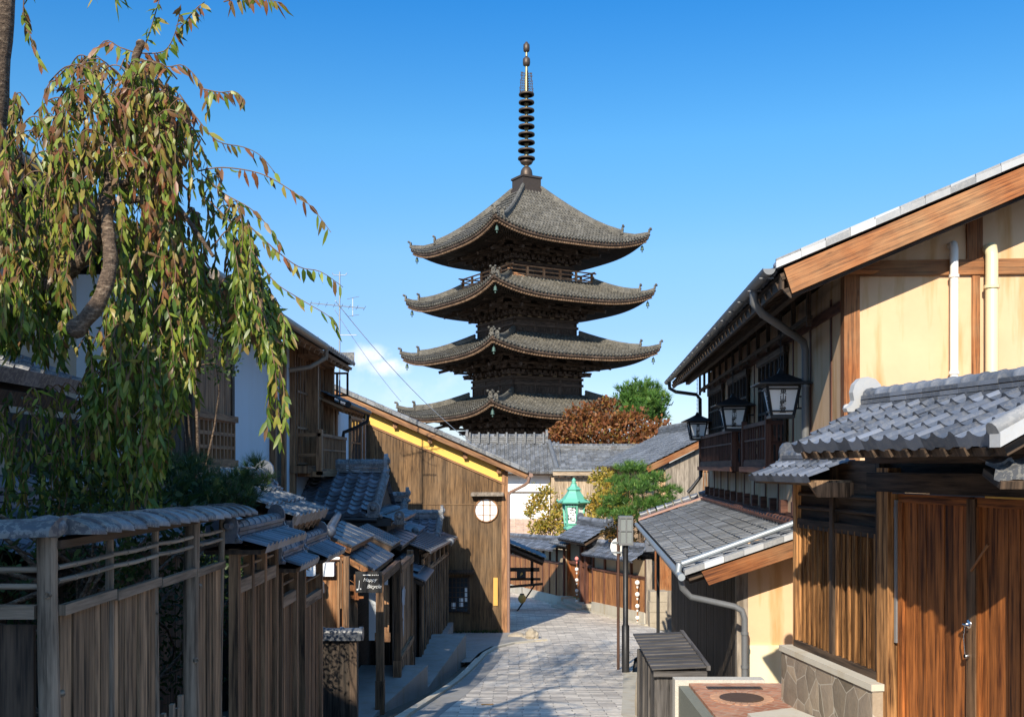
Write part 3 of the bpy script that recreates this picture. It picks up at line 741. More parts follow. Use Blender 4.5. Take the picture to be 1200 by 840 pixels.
# tiled cottage with a grey plank gable on the right
FC = Frame((5.95, 42, 0), (-.075, 1), None); FC.n = Vector((-1, -.075, 0)).normalized()
ct = thing('cottage', 'small tiled house with a grey plank gable wall and a barred window behind the pine', 'house', (8, 46, g(46)))
Lc, Wc, Hc = 13.0, 3.4, 1.75
t = MB(); t.tiles(FC.p(Lc, .55, -.02), FC.s*-(Lc+.3), FC.n*-(Wc+.2)+FC.z*Hc, tw=.28, th=.27, K=True); t.tiles(FC.p(-.3, -2*Wc+.15, -.02), FC.s*(Lc+.3), FC.n*(Wc+.2)+FC.z*Hc, tw=.5, th=.5, K=True)
rfo = t.build('roof', M['tileold'], ct)
t = MB(); t.ridge(FC.p(-.25, -Wc+.34, Hc-.05), FC.p(Lc, -Wc+.34, Hc-.05), .36, .3, 3, .12, .3); t.oni(FC.p(-.3, -Wc+.34, Hc), -FC.s, .5, .7, .12); t.build('ridge', M['tileold'], rfo)
t = MB(); t.slab(FC.p(-.3, .5, -.06), FC.s*Lc, FC.n*-(Wc+.1)+FC.z*Hc, -.14, -.03); t.beam(FC.p(-.32, .5, -.16), FC.p(-.32, -Wc+.3, Hc-.22), .08, .24); t.beam(FC.p(-.2, .1, -.2), FC.p(Lc, .1, -.2), .15, .2); t.build('eave_board', M['orange'], ct)
FG2 = Frame(FC.p(0, 0, 0), (FC.n.x*-1, FC.n.y*-1), -FC.s)
t = MB(); t.boards(FG2, .35, 6.0, 0.02, g(42)-.3, lambda s: -.16+min(s, 3.3)*.50-max(0, s-3.3)*.5, .24, .05)
t.fbox(FG2, .35, 6, .02, .06, -1.62, -1.54, grain='s'); t.build('plank_wall', M['greyplank'], ct)
t = MB(); t.fbox(FC, 0.1, Lc-.3, -6.2, -.1, g(44)-.6, -.2); t.build('wall', M['cream'], ct)
t = MB()
for i in range(10): t.fbox(FG2, 1.9+i*.12, 1.94+i*.12, .03, .09, -2.0, -.2, grain='z')
t.fbox(FG2, 1.85, 3.1, .03, .08, -2.05, -1.98, grain='s'); t.fbox(FG2, 1.85, 3.1, .03, .08, -.24, -.16, grain='s'); t.build('window_bars', M['framewood'], ct)
t = MB(); t.fbox(FG2, 2.45, 2.75, .075, .095, -1.6, -.5); t.build('white_panel', M['paper'], ct)

# ------------------------------------------------------------------ the garden wall along the bend (three runs and a gate)
C0, C1, C2, C3 = V(-.3, 60, 0), V(2.35, 45.8, 0), V(3.4, 42.6, 0), V(4.78, 36.3, 0)
def compound_run(A, B, zc, name, label, group):
    """wall run from A (far) to B (near); zc = cap eave height at both ends"""
    F = Frame(A, (B-A).to_2d()); L = (B-A).length
    if F.n.x > 0: F.n = -F.n
    w = thing(name, label, 'wall', (A.x, A.y, g(A.y)), group)
    zb = lambda s: g(A.y+(B.y-A.y)*s/L); zt_ = lambda s: zc[0]+(zc[1]-zc[0])*s/L
    zs = lambda s: zb(s)+.42
    k = max(2, round(L/1.5)); t = MB(); b = MB(); c = MB(); pst = MB()
    for i in range(k):
        a, e = L*i/k, L*(i+1)/k
        n = 3
        for j in range(n):
            s0, s1 = a+(e-a)*j/n, a+(e-a)*(j+1)/n-.008
            t.add([F.p(s0, -.25, zb(s0)-.4), F.p(s1, -.25, zb(s1)-.4), F.p(s1, .12, zb(s1)-.4), F.p(s0, .12, zb(s0)-.4), F.p(s0, -.25, zs(s0)), F.p(s1, -.25, zs(s1)), F.p(s1, .10, zs(s1)), F.p(s0, .10, zs(s0))],
                  [(0, 3, 2, 1), (4, 5, 6, 7), (0, 1, 5, 4), (1, 2, 6, 5), (2, 3, 7, 6), (3, 0, 4, 7)])
        zc_ = min(zt_(a), zt_(e))
        b.boards(F, a+.03, e-.03, .03, lambda s: zs(s), lambda s: zt_(s)-.62, .19, .03)
        c.add([F.p(a, -.1, zs(a)), F.p(e, -.1, zs(e)), F.p(e, -.02, zs(e)), F.p(a, -.02, zs(a)), F.p(a, -.1, zt_(a)), F.p(e, -.1, zt_(e)), F.p(e, -.02, zt_(e)), F.p(a, -.02, zt_(a))],
              [(0, 3, 2, 1), (4, 5, 6, 7), (0, 1, 5, 4), (1, 2, 6, 5), (2, 3, 7, 6), (3, 0, 4, 7)])
        p = MB(); p.fbox(F, a-.05, a+.05, -.03, .07, zs(a), zt_(a)+.05, grain='z'); p.build('post', M['bengara'], w)
        pst.beam(F.p(a, .05, zt_(a)-.60), F.p(e, .05, zt_(e)-.60), .05, .09)
    p = MB(); p.fbox(F, L-.05, L+.05, -.03, .07, zs(L), zt_(L)+.05, grain='z'); p.build('post', M['bengara'], w)
    t.build('stone_base', M['stonepale'], w); b.build('board_panel', M['compwood'], w); c.build('plaster_band', M['creamdull'], w); pst.build('rail', M['bengara'], w)
    t = MB(); O = F.p(0, .55, zc[0]); U = F.p(L, .55, zc[1])-O
    t.tiles(O, U, F.n*-.62+F.z*.42, tw=.27, th=.22, K=True, drop=.07); O2 = F.p(0, -.7, zc[0]); t.tiles(O2+U, -U, F.n*.62+F.z*.42, tw=.5, th=.3, K=True)
    cap = t.build('tile_cap', M['tile'], w)
    t = MB(); t.ridge(F.p(0, -.07, zc[0]+.36), F.p(L, -.07, zc[1]+.36), .26, .16, 2, .11, .30); t.oni(F.p(L+.03, -.07, zc[1]+.34), F.s, .34, .5, .08); t.build('ridge', M['tile'], cap)
    return F, L
compound_run(C0, C1, (-4.55, -3.78), 'garden_wall', 'boarded garden wall with tile cap, lower in shade, left of the orange gate door', 'garden wall runs round the bend')
F3, L3 = compound_run(C2, C3, (-3.66, -3.38), 'garden_wall', 'boarded garden wall with tile cap behind the round sign, right of the orange gate', 'garden wall runs round the bend')
gt = thing('garden_gate', 'gate with orange board door under a tiled gable roof in the garden wall', 'gate', tuple(C1+V(0, 0, g(45))))
F = Frame(C1, (C2-C1).to_2d()); F.n = F.n if F.n.x < 0 else -F.n; L = (C2-C1).length; zb = g(44.2)+.38
t = MB(); t.boards(F, .12, 1.55, -.25, zb, -4.32, .17, .05); t.build('door', wood('orange_door', (.16, .045, .012), (.46, .165, .05), .35, grain=18), gt)
t = MB(); t.boards(F, 2.15, L-.1, -.25, zb, -4.2, .18, .05); t.build('side_panel', M['compwood'], gt)
t = MB(); t.boards(F, 1.6, 2.1, -.75, zb, -3.9, .17, .05); t.fbox(F, 1.55, 2.15, -.7, -.3, -4.4, -3.8, grain='s'); t.build('dark_recess', M['darkwood'], gt)
t = MB(); t.fbox(F, .1, 2.15, -.34, -.24, -4.28, -3.45, grain='s'); t.build('plaster_band', M['creamdull'], gt)
for s in (.05, 1.6, 2.15, L-.05):
    p = MB(); p.fbox(F, s-.08, s+.08, -.3, -.1, zb-.4, -3.5, grain='z'); p.build('post', M['orange'] if s == .05 else M['bengara'], gt)
p = MB(); p.fbox(F, .05, L-.05, -.26, -.14, -4.34, -4.20, grain='s'); p.build('lintel', M['bengara'], gt)
t = MB()
for i in range(3): t.fbox(F, .3, 2.6, -.4, .75-.27*i, g(43.4)-.2, g(44)+.02+.13*i, grain='s')
t.fbox(F, -.1, .35, -.3, .3, g(45)-.3, g(45)+.42); t.build('stone_steps', M['stonepale'], gt)
t = MB(); O = F.p(.9, .75, -3.12); U = F.s*3.2
t.tiles(O, U, F.n*-1.15+F.z*.62, tw=.27, th=.23, K=True); t.tiles(F.p(4.1, -1.55, -3.12), F.s*-3.2, F.n*1.15+F.z*.62, tw=.4, th=.4, K=True); cap = t.build('roof', M['tile'], gt)
t = MB(); t.ridge(F.p(.95, -.4, -2.52), F.p(4.05, -.4, -2.52), .3, .2, 3, .11, .26); t.oni(F.p(.9, -.4, -2.55), -F.s, .36, .5, .08); t.oni(F.p(4.1, -.4, -2.55), F.s, .36, .5, .08); t.build('ridge', M['tile'], cap)
t = MB(); t.slab(F.p(.95, .7, -3.18), F.s*3.1, F.n*-1.1+F.z*.6, -.1, -.02); t.fbox(F, .95, 4.0, -.35, -.2, -3.5, -3.2, grain='s'); t.build('roof_deck', M['darkwood'], gt)
t = MB(); c = F.p(.55, -.1, -3.34)                  # little hipped roof over the left post
for sx, sn in ((1, 0), (-1, 0), (0, 1), (0, -1)):
    pass
t.tiles(F.p(-.55, .55, -3.46), F.s*2.1, F.n*-.62+F.z*.34, tw=.27, th=.2, K=True, vmax=lambda u: min(1, 3.2*min(u, 1-u)+.25)); t.tiles(F.p(1.55, -.75, -3.46), F.s*-2.1, F.n*.62+F.z*.34, tw=.4, th=.3, K=True)
t.ridge(F.p(.1, -.1, -3.16), F.p(.9, -.1, -3.16), .24, .1, 2, .09, .26); t.build('post_roof', M['tileold'], gt)
def ornament_string(p, n, dz, label, red):
    o = thing('ornament_string', label, 'hanging ornament', tuple(p), 'strings of paper balls on the garden wall')
    t = MB(); t.tube([p, p-V(0, 0, dz*n)], .018, 5); t.build('cord', M['compwood'], o)
    for i in range(n):
        b = MB(); c = p-V(0, 0, dz*(i+.35)); b.ball(c, .092-.005*i, 10); b.lathe(c-V(0, 0, .2), [(.03, 0), (.045, .07)], 7); b.build('paper_ball', M['pink'] if (red and i == 0) else M['signwhite'], o)
ornament_string(F.p(1.62, .06, -3.85), 5, .46, 'string of small white balls with a red one on top, beside the orange gate door', True)
ornament_string(F3.p(L3-.55, .16, -4.05), 5, .42, 'string of white balls at the near end of the garden wall, behind the lamp post', False)
# weathered end post and stone pier at the near end
pr = thing('stone_pier', 'stone pier with a grey timber post at the near end of the garden wall', 'pier', (4.95, 35.6, g(35.6)))
t = MB()
for i in range(4): t.fbox(WORLD, 4.75+R.uniform(-.02, .02), 5.35, 35.3, 35.95, g(35.5)-.2+.36*i, g(35.5)+.15+.36*i)
t.build('stone_block', M['rock'], pr)
t = MB(); t.fbox(WORLD, 4.72, 4.92, 35.98, 36.18, g(36)-.2, -3.3, grain='z'); t.build('post', M['greyplank'], pr)
t = MB(); t.fbox(WORLD, 4.98, 5.08, 35.6, 35.75, g(35.5)+1.2, -2.5, grain='z'); t.boards(WORLD, 5.0, 5.7, 35.95, g(35.5)+1.2, -3.0, .2, .04); t.build('board', M['orange'], pr)

# ------------------------------------------------------------------ left side of the street
FL = Frame((0, 0, 0), (0, 1), (1, 0, 0))            # s = distance down the street, n = x
def lattice(mb, F, s0, s1, n, z0, z1, ns, nz, w=.03, d=.03):
    for i in range(ns+1):
        s = s0+(s1-s0)*i/ns; mb.fbox(F, s-w/2, s+w/2, n-d, n, z0, z1, grain='z')
    for i in range(nz+1):
        z = z0+(z1-z0)*i/nz; mb.fbox(F, s0-w/2, s1+w/2, n-d*.8, n-.003, z-w/2, z+w/2, grain='s')
def railing(mb, F, s0, s1, n, z0, z1, step=.14, w=.028, top=.07):
    mb.fbox(F, s0-.05, s1+.05, n-.05, n+.02, z1-top, z1, grain='s'); mb.fbox(F, s0, s1, n-.04, n+.01, z0, z0+.05, grain='s')
    mb.fbox(F, s0, s1, n-.035, n+.005, z0+(z1-z0)*.55, z0+(z1-z0)*.55+.035, grain='s')
    k = max(1, round((s1-s0)/step))
    for i in range(k+1):
        s = s0+(s1-s0)*i/k; mb.fbox(F, s-w/2, s+w/2, n-.03, n, z0+.05, z1-top, grain='z')

# --- two-storey white townhouse, nearer of the two
ha = thing('townhouse', 'white plastered townhouse with brown shutter, lattice bay and long tiled eave behind the cherry tree', 'house', (-4.7, 15, g(15)))
A0, A1, AE = 13.4, 25.6, 2.55
t = MB(); t.tiles(FL.p(A1+.2, -3.95, AE), FL.s*-(A1-A0+.2), FL.n*-3.6+FL.z*1.62, tw=.27, th=.24, K=True); t.tiles(FL.p(A0, -11.1, AE), FL.s*(A1-A0+.2), FL.n*3.6+FL.z*1.62, tw=.5, th=.5, K=True); rfo = t.build('roof', M['tileold'], ha)
t = MB(); t.ridge(FL.p(A0, -7.5, AE+1.58), FL.p(A1+.2, -7.5, AE+1.58), .34, .28, 3, .12, .3); t.build('ridge', M['tileold'], rfo)
t = MB()
for i in range(4): t.fbox(FL, A1+.18, A1+.24, -3.98-.9*i-.9, -3.98-.9*i, AE+.40*i-.02, AE+.40*i+.3)
t.build('verge_tile', M['tileold'], rfo)
t = MB(); t.slab(FL.p(A0, -4.0, AE-.07), FL.s*(A1-A0+.15), FL.n*-3.5+FL.z*1.56, -.10, -.03)
for i in range(25):
    s = A0+.2+.49*i; t.beam(FL.p(s, -4.03, AE-.20), FL.p(s, -4.9, AE+.18), .06, .09)
t.fbox(FL, A0, A1+.1, -4.85, -4.72, AE-.28, AE-.02, grain='s'); t.build('eave_timber', M['framewood'], rfo)
t = MB(); t.tube([FL.p(A0, -3.90, AE-.04), FL.p(21.4, -3.90, AE-.06)], .075, 10); t.tube([FL.p(21.4, -3.88, AE-.05), FL.p(21.5, -3.90, AE-.28), FL.p(21.3, -4.2, AE-.5), FL.p(21.2, -4.62, AE-.58)], .05, 9)
t.build('gutter', simple('old_brown_gutter', (.30, .23, .17), .5, .2, .5, 6), rfo)
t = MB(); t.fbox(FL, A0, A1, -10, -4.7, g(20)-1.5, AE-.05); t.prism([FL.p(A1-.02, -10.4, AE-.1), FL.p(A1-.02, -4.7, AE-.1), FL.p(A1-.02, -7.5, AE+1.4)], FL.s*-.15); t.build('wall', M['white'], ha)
t = MB(); t.boards(FL, A0+.02, A1-.02, -4.655, g(20)-1.2, -.95, .2, .03); t.boards(FL, A0+.02, 14.7, -4.66, g(13)-.5, 2.3, .17, .03); t.build('black_boarding', M['blackwood'], ha)
sh = MB(); sh.boards(FL, 14.85, 16.75, -4.60, .76, 1.95, .11, .03); sh.build('shutter', M['framewood'], ha)
t = MB(); lattice(t, FL, 14.85, 16.75, -4.53, .08, .70, 9, 3, .055, .05); t.fbox(FL, 14.75, 16.85, -4.62, -4.5, .70, .80, grain='s'); t.fbox(FL, 14.75, 16.85, -4.66, -4.5, -.02, .09, grain='s'); t.build('shutter_rail', M['framewood'], ha)
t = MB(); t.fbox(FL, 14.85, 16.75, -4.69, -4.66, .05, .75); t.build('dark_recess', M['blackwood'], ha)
for s in (14.75, 16.85, 19.9, 20.75, 21.7, 25.1):
    p = MB(); p.fbox(FL, s-.07, s+.07, -4.74, -4.58, g(20)-1, AE-.1, grain='z'); p.build('post', M['framewood'] if s > 19 else M['darkwood'], ha)
t = MB(); t.boards(FL, 19.97, 20.62, -4.64, -2.4, 1.3, .1, .02); t.build('black_boarding', M['blackwood'], ha)
# the lattice bay
bay = MB(); bay.fbox(FL, 21.7, 25.0, -4.7, -4.62, -.05, AE); bay.build('bay_glazing', M['glass'], ha)
t = MB(); lattice(t, FL, 21.75, 22.9, -4.55, .05, 2.35, 4, 3, .045, .05); lattice(t, FL, 23.0, 24.9, -4.52, .05, 2.35, 5, 3, .05, .05)
t.fbox(FL, 21.7, 25.0, -4.68, -4.32, 2.36, 2.5, grain='s'); t.fbox(FL, 22.9, 23.05, -4.62, -4.34, -.1, 2.4, grain='z'); t.fbox(FL, 24.9, 25.05, -4.62, -4.34, -.1, 2.4, grain='z'); t.fbox(FL, 21.6, 25.1, -4.68, -4.30, -.16, 0.0, grain='s')
t.build('bay_lattice', M['framewood'], ha)
t = MB(); railing(t, FL, 22.0, 25.4, -4.12, -.12, .70, .19, .045); t.fbox(FL, 21.95, 22.1, -4.2, -4.08, -.2, .78, grain='z'); t.fbox(FL, 21.95, 25.5, -4.6, -4.08, -.24, -.12, grain='s'); t.fbox(FL, 21.98, 22.05, -4.6, -4.1, .62, .7, grain='n'); t.fbox(FL, 21.98, 22.05, -4.6, -4.1, .2, .26, grain='n')
t.build('balcony_rail', M['framewood'], ha)
# small wing lattice under the far end of the eave
t = MB(); lattice(t, Frame(FL.p(25.5, 0, 0), (1, 0), (0, -1, 0)), -4.62, -4.1, 0, 1.75, 2.3, 2, 1, .05, .05); t.build('wing_lattice', M['darkwood'], ha)
# set-back wing at the near end, with a low lean-to roof
t = MB(); t.tiles(FL.p(A0-.05, -4.95, 3.15), FL.s*-8.2, FL.n*-3+FL.z*1.35, tw=.27, th=.24, K=True); t.tiles(FL.p(A0-8.25, -10.95, 3.15), FL.s*8.2, FL.n*3+FL.z*1.35, tw=.5, th=.5, K=True); rfw = t.build('wing_roof', M['tileold'], ha)
t = MB(); t.slab(FL.p(A0-.1, -5.0, 3.08), FL.s*-8.1, FL.n*-2.9+FL.z*1.30, -.10, -.03); t.fbox(FL, A0-8.2, A0-.1, -5.06, -5.0, 2.88, 3.06, grain='s'); t.build('eave_timber', M['paledwood'], rfw)
t = MB(); t.tube([FL.p(A0-8.2, -4.9, 3.11), FL.p(A0-.1, -4.9, 3.09)], .07, 10); t.build('gutter', M['steel'], rfw)
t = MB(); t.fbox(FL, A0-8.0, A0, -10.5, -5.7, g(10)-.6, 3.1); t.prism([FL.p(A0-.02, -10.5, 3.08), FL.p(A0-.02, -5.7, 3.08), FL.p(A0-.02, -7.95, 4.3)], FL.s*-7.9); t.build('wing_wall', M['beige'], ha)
t = MB(); t.tiles(FL.p(9.8, -4.02, .76), FL.s*-5.0, FL.n*-1.75+FL.z*.72, tw=.26, th=.24, prof='flat', amp=.03, drop=.10); t.ridge(FL.p(4.8, -5.6, 1.36), FL.p(9.9, -5.6, 1.36), .3, .2, 3, .11, .28); t.oni(FL.p(9.95, -5.6, 1.3), FL.s, .36, .5, .08)
t.build('lower_roof', M['tileold'], ha)
t = MB(); t.slab(FL.p(9.7, -4.08, .64), FL.s*-4.9, FL.n*-1.6+FL.z*.66, -.16, -.03); t.build('lower_roof_deck', M['darkwood'], ha)
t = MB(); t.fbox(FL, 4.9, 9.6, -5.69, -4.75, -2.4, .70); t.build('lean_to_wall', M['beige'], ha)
t = MB(); t.boards(FL, 9.7, A0, -5.66, g(12)-.5, .6, .2, .03); t.build('black_boarding', M['blackwood'], ha)
t = MB(); t.tiles(FL.p(13.3, -3.6, -.75), FL.s*-5.5, FL.n*-1.2+FL.z*.5, tw=.27, th=.24); t.ridge(FL.p(7.8, -4.6, -.38), FL.p(13.3, -4.6, -.38), .3, .2, 3, .1, .28); t.build('garden_roof', M['tile'], ha)
t = MB(); t.slab(FL.p(13.2, -3.68, -.86), FL.s*-5.4, FL.n*-1.1+FL.z*.46, -.12, -.02); t.boards(FL, 7.9, 13.2, -4.0, -3.8, -.82, .2, .03); t.fbox(FL, 7.9, 13.2, -4.74, -4.1, -3.8, -.82); t.build('garden_roof_deck', M['darkwood'], ha)

# --- the next house up the hill, out of view, put in to shade the fence
hn = thing('townhouse', 'tall white townhouse up the hill outside the view, added to shade the log fence', 'house', (-4.6, -8, g(-8)))
t = MB(); t.tiles(FL.p(-1.2, -3.9, 4.95), FL.s*-14.5, FL.n*-3.6+FL.z*1.6, tw=.4, th=.4, K=True); t.tiles(FL.p(-15.7, -11.1, 4.95), FL.s*14.5, FL.n*3.6+FL.z*1.6, tw=.5, th=.5, K=True); t.slab(FL.p(-1.2, -3.95, 4.85), FL.s*-14.5, FL.n*-3.5+FL.z*1.55, -.1, -.02); t.build('roof', M['tileold'], hn)
t = MB(); t.fbox(FL, -15.4, -1.5, -10.4, -4.6, g(0)-.5, 4.9); t.prism([FL.p(-1.5, -10.4, 4.88), FL.p(-1.5, -4.6, 4.88), FL.p(-1.5, -7.5, 6.3)], FL.s*-13.9); t.build('wall', M['white'], hn)
t = MB(); lattice(t, FL, -6, -3, -4.55, -.5, 1.2, 8, 3, .05, .05); lattice(t, FL, -6, -3, -4.55, 2.4, 4.0, 8, 3, .05, .05); t.build('lattice', M['framewood'], hn)

# --- the lower white house beyond it
hb_ = thing('townhouse', 'second white townhouse with a barred window, lower eave, next to the yellow gable', 'house', (-4.7, 29, g(29)))
B0, B1, BE = 24.4, 27.9, 1.50
t = MB(); t.tiles(FL.p(B1, -3.95, BE), FL.s*-(B1-B0), FL.n*-3.4+FL.z*1.5, tw=.27, th=.24, K=True); t.tiles(FL.p(B0, -10.7, BE), FL.s*(B1-B0), FL.n*3.4+FL.z*1.5, tw=.5, th=.5, K=True); t.tiles(FL.p(32.95, -4.74, BE+.22), FL.s*-(32.95-B1), FL.n*-2.9+FL.z*1.28, tw=.27, th=.24, K=True); rfo = t.build('roof', M['tileold'], hb_)
t = MB(); t.ridge(FL.p(B0, -7.3, BE+1.48), FL.p(32.9, -7.3, BE+1.48), .34, .28, 3, .12, .3); t.build('ridge', M['tileold'], rfo)
t = MB(); t.slab(FL.p(B0, -4.0, BE-.07), FL.s*(B1-B0-.05), FL.n*-3.3+FL.z*1.45, -.10, -.03); t.fbox(FL, B0+.1, B1-.1, -4.85, -4.70, BE-.12, BE+.16, grain='s')
for i in range(7):
    s = B0+.2+.5*i; t.beam(FL.p(s, -4.03, BE-.20), FL.p(s, -4.9, BE+.18), .06, .09)
t.build('eave_timber', M['framewood'], rfo)
t = MB(); t.tube([FL.p(B0, -3.90, BE-.04), FL.p(27.9, -3.90, BE-.06)], .075, 10); t.tube([FL.p(27.8, -3.9, BE-.08), FL.p(27.8, -3.92, BE-.3), FL.p(27.75, -4.25, BE-.48), FL.p(27.7, -4.55, BE-.6), FL.p(27.7, -4.58, BE-.8), FL.p(27.7, -4.58, -2.4)], .05, 9); t.build('gutter', M['darkmetal'], rfo)
t = MB(); t.fbox(FL, B0+.3, 32.95, -9.5, -4.7, g(30)-1, BE-.02); t.build('wall', M['white'], hb_)
for s in (27.2, 32.3):
    p = MB(); p.fbox(FL, s-.1, s+.1, -4.74, -4.64, g(29)-1, BE-.05, grain='z'); p.build('post', M['framewood'], hb_)
p = MB(); p.fbox(FL, 29.6, 31.5, -4.69, -4.67, -.05, 1.35); w = p.build('window', M['glass'], hb_)
p = MB(); lattice(p, FL, 29.6, 31.5, -4.64, .0, 1.35, 3, 2, .045, .025); p.fbox(FL, 29.45, 29.6, -4.7, -4.63, -.1, 1.42, grain='z'); p.fbox(FL, 31.5, 31.65, -4.7, -4.63, -.1, 1.42, grain='z'); p.fbox(FL, 29.45, 31.65, -4.7, -4.62, 1.36, 1.46, grain='s'); p.build('lattice', M['framewood'], w)
p = MB(); railing(p, FL, 29.6, 32.6, -4.3, -.55, -.02, .17, .05); p.build('balcony_rail', M['framewood'], hb_)

# --- dark boarded house with a yellow band under the gable
hy = thing('boarded_house', 'dark boarded house with a yellow plaster band under its gable and a round window', 'house', (-2.4, 33, g(33)))
FY = Frame((0, 33.0, 0), (1, 0), (0, -1, 0))
slope = .435; zr = lambda x: -.02-slope*(x-.0)-.22         # underside of the roof along x
t = MB(); t.boards(FY, -4.72, -.22, 0, g(33)-.3, lambda x: zr(x)-.42, .135, .03, .003, .005); t.fbox(FY, -4.7, -.22, .003, .02, -1.26, -1.235, grain='s'); t.build('board_wall', M['tanboard'], hy)
t = MB(); t.prism([FY.p(-4.72, -.12, zr(-4.72)-.44), FY.p(-.2, -.12, zr(-.2)-.44), FY.p(-.2, -.12, zr(-.2)), FY.p(-4.72, -.12, zr(-4.72))], FY.n*.13); t.build('yellow_band', M['yellow'], hy)
t = MB(); t.beam(FY.p(-4.72, .02, zr(-4.72)-.45), FY.p(-.2, .02, zr(-.2)-.45), .06, .06); t.build('band_trim', M['framewood'], hy)
t = MB(); t.prism([FY.p(-9.5, -.13, g(33)-1), FY.p(-.24, -.13, g(33)-1), FY.p(-.24, -.13, zr(-.24)), FY.p(-6.6, -.13, zr(-6.6)), FY.p(-9.5, -.13, zr(-6.6)-1.2)], FY.n*-6.2); t.build('wall', M['darkwood'], hy)
rs = Vector((1, 0, -slope))
t = MB(); O = FY.p(.52, -9.6, -.02-.226); O = V(.52, 39.6, -.02-slope*.52+.02); t.tiles(O, V(0, -7.05, 0), V(-7.0, 0, 7.0*slope), tw=.28, th=.24, K=True); t.tiles(V(-13.4, 32.55, O.z), V(0, 7.05, 0), V(6.9, 0, 7.0*slope), tw=.5, th=.5, K=True); rfo = t.build('roof', M['tileold'], hy)
t = MB()
for i in range(26):                     # verge tiles seen edge-on
    x = .5-.27*i; t.par(V(x, 32.52, -.02-slope*x+.0), V(-.262, 0, .262*slope), V(0, .06, 0), V(0, 0, .12)); t.tube([V(x, 32.60, -.02-slope*x+.11), V(x-.262, 32.60, -.02-slope*(x-.262)+.10)], .05, 6)
t.build('verge_tile', M['tileold'], rfo)
t = MB(); t.slab(V(.48, 39.5, -.10-slope*.48), V(0, -6.9, 0), V(-7, 0, 7*slope), -.12, -.02); t.beam(V(.5, 32.66, -.11-slope*.5), V(-6.5, 32.66, -.11+slope*6.5), .05, .22)
t.build('roof_deck', M['framewood'], rfo)
for x in (-.42, -1.5, -2.63, -3.75):
    p = MB(); p.fbox(FY, x-.06, x+.06, -.1, .16, zr(x)-.17, zr(x)-.02, grain='n'); p.fbox(FY, x-.07, x+.07, .16, .19, zr(x)-.185, zr(x)-.01); p.build('purlin_end', M['framewood'], hy)
p = MB(); p.fbox(FY, -.33, -.13, -.14, .035, g(33)-.3, zr(-.2)-.02, grain='z'); p.build('corner_post', M['framewood'], hy)
# round window
wx, wz, wr = -.83, -1.43, .355
p = MB(); p.lathe(FY.p(wx, .012, wz), [(wr, 0), (wr, .012)], 40, axis=FY.n); w = p.build('round_window', M['paper'], hy)
p = MB(); p.lathe(FY.p(wx, .004, wz), [(wr-.005, 0), (wr-.005, .05), (wr+.035, .05), (wr+.035, 0), (wr-.005, 0)], 40, axis=FY.n); p.build('frame', M['framewood'], w)
p = MB()
for dx in (-.10, .12): p.fbox(FY, wx+dx-.016, wx+dx+.016, .024, .05, wz-.33, wz+.33, grain='z')
for dz in (-.16, .16): p.fbox(FY, wx-.30, wx+.30, .024, .044, wz+dz-.006, wz+dz+.006, grain='s')
p.build('muntin', M['framewood'], w)
p = MB(); p.slab(FY.p(-1.32, .02, -.90), V(1.05, 0, 0), V(0, -.28, -.07), 0, .05); p.fbox(FY, -1.30, -.29, .0, .24, -.985, -.95, grain='s'); p.build('window_hood', M['greyplank'], hy)
# lower window with hood
p = MB(); p.fbox(FY, -2.05, -1.42, .0, .025, -4.70, -3.6); w = p.build('window', M['glass'], hy)
p = MB(); lattice(p, FY, -2.05, -1.42, .055, -4.70, -3.6, 5, 7, .022, .03); p.fbox(FY, -2.12, -2.05, 0, .07, -4.76, -3.55, grain='z'); p.fbox(FY, -1.42, -1.35, 0, .07, -4.76, -3.55, grain='z'); p.build('lattice', M['darkwood'], w)
p = MB()
for a, b, c, d in ((-1.95, -4.5, .16, .2), (-1.7, -4.46, .13, .3), (-1.52, -4.3, .08, .5)): p.fbox(FY, a, a+c, .026, .03, b-.1, b-.1+d)
p.build('paper_notice', M['paper'], w)
p = MB(); p.slab(FY.p(-2.15, .02, -3.40), V(.95, 0, 0), V(0, -.3, -.06), 0, .05); p.build('window_hood', M['darkwood'], hy)
p = MB(); p.fbox(FY, -.60, -.46, .012, .035, -4.50, -3.60); bd = p.build('name_board', M['gilded'], hy)
p = MB(); p.tube([V(.55, 32.6, -.34), V(.52, 32.6, -.52), V(.40, 32.7, -.62), V(-.05, 32.9, -.85), V(-.11, 32.92, -.95), V(-.11, 32.92, g(33)-.1)], .05, 8); p.tube([V(.60, 32.5, -.30), V(.60, 39.5, -.30)], .07, 8); p.build('downpipe', simple('pinkish_brown_pipe', (.26, .16, .12), .5, .1, .3), hy)
# covered entrance behind the corner
pb = thing('side_porch', 'little dark open porch with a sloping tile roof behind the boarded house', 'porch', (.6, 43.2, g(43)))
t = MB(); t.tiles(V(1.42, 44.6, -3.86), V(0, -1.9, 0), V(-1.9, 0, .80), tw=.27, th=.23, K=True); t.build('roof', M['tile'], pb)
t = MB(); t.slab(V(1.36, 44.5, -3.96), V(0, -1.75, 0), V(-1.8, 0, .76), -.12, -.02); t.beam(V(1.30, 42.9, -4.12), V(-.5, 42.9, -3.36), .08, .14); t.build('roof_deck', M['darkwood'], pb)
t = MB(); t.beam(V(-.4, 42.95, -4.35), V(1.15, 42.95, -4.35), .1, .16); t.beam(V(-.4, 42.95, -4.75), V(1.2, 42.95, -4.75), .1, .1); t.beam(V(-.4, 42.95, -5.10), V(1.3, 42.95, -4.95), .08, .1); t.fbox(WORLD, .78, .9, 42.9, 43.02, -5.0, -3.9, grain='z'); t.beam(V(.15, 42.95, g(43)-.1), V(.95, 42.95, -5.0), .05, .06); t.build('frame', M['darkwood'], pb)
t = MB(); t.fbox(WORLD, -.45, -.3, 42.9, 44.4, g(43)-.2, -3.3); t.build('back_panel', M['blackwood'], pb)
